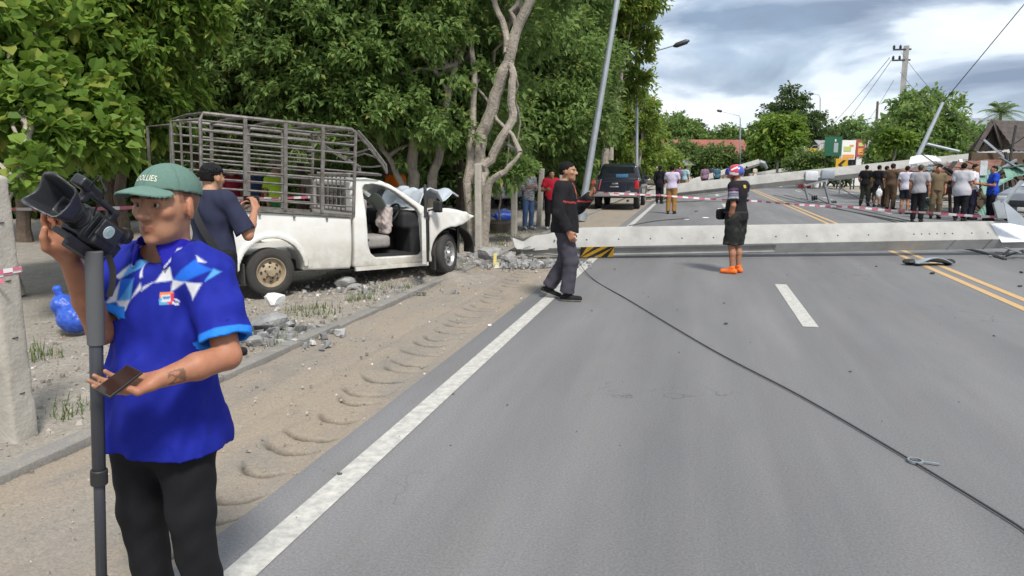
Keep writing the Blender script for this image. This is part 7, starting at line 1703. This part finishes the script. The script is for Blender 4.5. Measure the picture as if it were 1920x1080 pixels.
rd, rj, _, _ = person('man in red and blue motorcycle helmet, black T-shirt and orange clogs facing left', hp0, lookang(1376, 11.7, -62), S=.985, fat=1.02, res=.0095, belly=.02, skin=(.38, .20, .125), head=(math.radians(2), math.radians(-14), 0), hair=None,
    J=dict(lel=(-.235, -.06, 1.10), lwr=(-.17, .03, .86), rel=(.235, .02, 1.10), rwr=(.14, .17, .95), head=(0, .06, 1.575), neck=(0, 0, 1.43)), hands=dict(l=dict(curl=.5, d=vec(.35, .25, -.9), n=vec(.8, .3, .2)), r=dict(d=vec(-.6, .6, -.2))),
    top=dict(c=(.014, .014, .017), sleeve=.80, hem=.86, off=.022, wrinkle=.007, colfn=rider, flare=.018), bottom=dict(c=(.020, .021, .021), off=.040, len=.53, wrinkle=.012, colfn=lambda V, c, j: np.where((np.sin(V[:, 0] * 31 + 5 * V[:, 2]) * np.sin(V[:, 2] * 27 + V[:, 1] * 19) > .55)[:, None], np.array((.040, .042, .032)), c)), shoes=dict(c=(.80, .16, .03)), helmet=hel)
wb = empty('waist_bag', 'black waist bag worn at the front of the helmeted man', 'bag', hp0, rd.rotation_euler.z)
blob('pouch', lambda p: s_box((-.03, .235, .93), (.13, .055, .085), .04)(p) + .005 * wr(p, 30, 1), (-.2, .14, .8), (.14, .33, 1.06), .011, CLOTH, wb, lambda V: np.tile(np.array((.013, .013, .015)), (len(V), 1)))
q = MB(); q.tube([(.205 * math.cos(a), .02 + .18 * math.sin(a), .97) for a in np.linspace(1.2, 1.2 + 6.283, 30)], .018, 6, sx=.4); q.build('belt', BLACK, wb, True)

# --- the others
def skirtless(c): return dict(c=c)
def add(label, px, pyb, deg, topc, botc, top=None, bottom=None, D=None, **kw):
    p = G(px, pyb) if D is None else F(px, D); p[2] = 0
    dist = -p[0] * SA + p[1] * CA; res = min(.022, max(.010, dist * .0010))
    t = dict(c=topc, sleeve=.75, hem=.86, off=.02); t.update(top or {}); b = dict(c=botc, off=.02); b.update(bottom or {})
    kw.setdefault('shoes', dict(c=(.02, .02, .02))); kw.setdefault('face', dist < 30)
    return person(label, p, lookang(px, dist, deg), top=t, bottom=b, res=res, **kw)
def floral(V, c, j, cuffs):
    n = np.sin(V[:, 0] * 60 + 3 * np.sin(V[:, 2] * 31)) * np.sin(V[:, 2] * 52 + 2 * np.sin(V[:, 0] * 40 + V[:, 1] * 30)); c[n > .25] = (.10, .11, .13); c[n < -.5] = (.40, .30, .30); return c
add('woman in patterned grey blouse and blue jeans standing by the fence', 990, 430, 150, (.46, .47, .50), (.10, .17, .32), top=dict(colfn=floral, sleeve=1.6, hem=.80), bottom=dict(off=.010), hair='long', hairc=(.06, .03, .02), S=.97, fat=.95, skin=(.45, .28, .19), J=dict(lel=(-.24, .02, 1.12), lwr=(-.10, .20, 1.20), rel=(.25, .0, 1.12), rwr=(.12, .2, 1.15)), shoes=dict(c=(.5, .5, .5)))
add('person in red T-shirt and black trousers behind the walking man', 1033, 430, 165, (.50, .02, .045), (.016, .016, .02), top=dict(sleeve=.7, hem=.84), S=.93, fat=1.0, skin=(.42, .25, .16), hair='bun', shoes=dict(c=(.5, .5, .5)), J=dict(rel=(.28, .05, 1.12), rwr=(.20, .22, 1.16)))
add('man in pale lilac shirt and mustard trousers seen from behind on the road', 1258, 401, 8, (.52, .47, .62), (.30, .165, .055), top=dict(sleeve=.72, hem=.90, off=.024), bottom=dict(off=.022), S=1.0, fat=1.0, J=dict(lel=(-.24, .06, 1.12), lwr=(-.10, .22, 1.1), rel=(.24, .06, 1.12), rwr=(.1, .22, 1.1)), hair='short')
far = [('dark-clothed person with long hair left of the mustard-trousered man', 1238, 34, 20, (.012, .012, .018), (.012, .012, .018), dict(hair='long', top=dict(sleeve=1.8, hem=.7))),
       ('person in purple top far behind the mustard-trousered man', 1274, 52, 150, (.22, .08, .20), (.05, .04, .04), dict(hair='long')),
       ('person in pale blue shirt right of the mustard-trousered man', 1285, 45, 30, (.33, .50, .58), (.33, .24, .17), dict(bottom=dict(len=.5))),
       ('person in purple checked shirt at the far end of the road', 1322, 50, 0, (.24, .15, .24), (.09, .03, .06), dict()),
       ('person in teal jacket just left of the motorcycle helmet', 1345, 54, 10, (.05, .14, .20), (.02, .02, .03), dict()),
       ('person in black right of the motorcycle helmet, far behind', 1400, 56, 0, (.015, .015, .015), (.015, .015, .02), dict()),
       ('person in pale shirt leaning by the far fallen pole', 1416, 60, -60, (.50, .48, .40), (.30, .30, .25), dict()),
       ('person in dark top standing farthest on the road', 1336, 66, 0, (.04, .05, .08), (.02, .02, .02), dict())]
for lab, px, D, deg, a, b_, kw in far: add(lab, px, 0, deg, a, b_, D=D, **kw)
# group at the right behind the tape
BR = (.105, .070, .045); KH = (.165, .125, .075)
add('man in black T-shirt and olive trousers, leftmost of the group on the right', 1620, 386, 10, (.010, .010, .012), (.040, .042, .030), S=1.02, fat=1.0, J=dict(lel=(-.27, -.03, 1.13), lwr=(-.22, .1, .95), lan=(-.15, -.02, .085), ran=(.14, -.02, .085)))
add('man in black T-shirt and shorts carrying a white bag beside the brown uniform', 1643, 388, 30, (.012, .012, .016), (.03, .03, .035), S=1.02, fat=.95, bottom=dict(len=.5))
pb_ = G(1641, 388); bgw = empty('carrier_bag', 'white carrier bag in the hand of the man in black shorts', 'bag', (pb_[0], pb_[1] - .12, 0), YAW)
blob('sack', lambda p: s_ell((0, -.18, .58), (.13, .07, .20))(p) + .012 * wr(p, 25, 1), (-.2, -.3, .3), (.2, 0, .85), .02, mat('bag_white', (.62, .62, .64), .5), bgw)
q = MB(); q.tube([(-.05, -.18, .76), (0, -.18, .90), (.05, -.18, .76)], .012, 6); q.build('handle', MATS['bag_white'], bgw, True)
add('person in yellow top mostly hidden behind the men in black', 1633, 380, 10, (.60, .42, .03), (.02, .02, .02), S=.98)
add('officer in brown uniform seen from behind, left of the group', 1668, 394, 25, BR, BR, S=1.05, fat=1.05, cap=dict(c=(.03, .025, .03), brim=False), top=dict(hem=.92, sleeve=.9), bottom=dict(off=.022), J=dict(rel=(.30, .08, 1.15), rwr=(.22, .25, 1.3)))
add('officer in brown uniform half hidden beside the leftmost men in black', 1657, 388, 60, (.13, .085, .05), BR, S=1.0, fat=1.0)
add('man in white polo and shorts behind the tape', 1702, 396, 15, (.58, .56, .66), (.02, .02, .03), bottom=dict(len=.42), S=1.0, fat=.95, D=26.5)
add('man in grey shirt and black trousers seen from behind, nearest the tape', 1718, 416, 5, (.32, .315, .345), (.010, .010, .012), S=1.02, fat=1.05, hairc=(.03, .03, .03), J=dict(rel=(.26, -.02, 1.12), rwr=(.26, .02, .88)))
add('officer in khaki uniform facing the group behind the tape', 1761, 410, 170, KH, KH, S=1.0, fat=1.0, D=24.2, top=dict(sleeve=.9, hem=.9))
add('heavy man in loose light grey shirt seen from behind', 1798, 414, 15, (.47, .47, .52), (.012, .012, .016), S=1.05, fat=1.28, top=dict(off=.03, hem=.74, sleeve=.85))
add('man in white vest over navy sleeves talking in the group', 1829, 413, 100, (.60, .60, .64), (.016, .018, .035), S=1.03, fat=1.0, D=23.6, top=dict(sleeve=.6), J=dict(rel=(.25, .08, 1.12), rwr=(.12, .26, 1.10)))
add('man in royal blue T-shirt with folded hands, rightmost of the group', 1866, 412, -110, (.012, .055, .42), (.012, .012, .02), S=1.0, fat=1.08, D=23.2, top=dict(hem=.80), J=dict(lel=(-.26, .06, 1.10), lwr=(-.10, .28, 1.12), rel=(.26, .06, 1.10), rwr=(.06, .28, 1.12)))
# seen through the cage, under the trees
for lab, px, D, deg, a, b_ in [('bystander in dark red shirt seen through the cage behind the truck', 432, 17.5, 150, (.30, .02, .05), (.03, .03, .05)), ('bystander in blue shirt seen through the cage', 470, 18, 170, (.06, .10, .22), (.03, .03, .04)), ('bystander in lime safety vest seen through the cage', 515, 17, 160, (.38, .60, .04), (.05, .20, .08)), ('bystander in pale shirt seen through the front of the cage', 585, 18.5, 180, (.40, .36, .30), (.08, .06, .05)), ('bystander in bright orange clothing behind the truck cab', 741, 19.5, 180, (.75, .16, .015), (.75, .16, .015))]:
    add(lab, px, 0, deg, a, b_, D=D, fat=1.0)
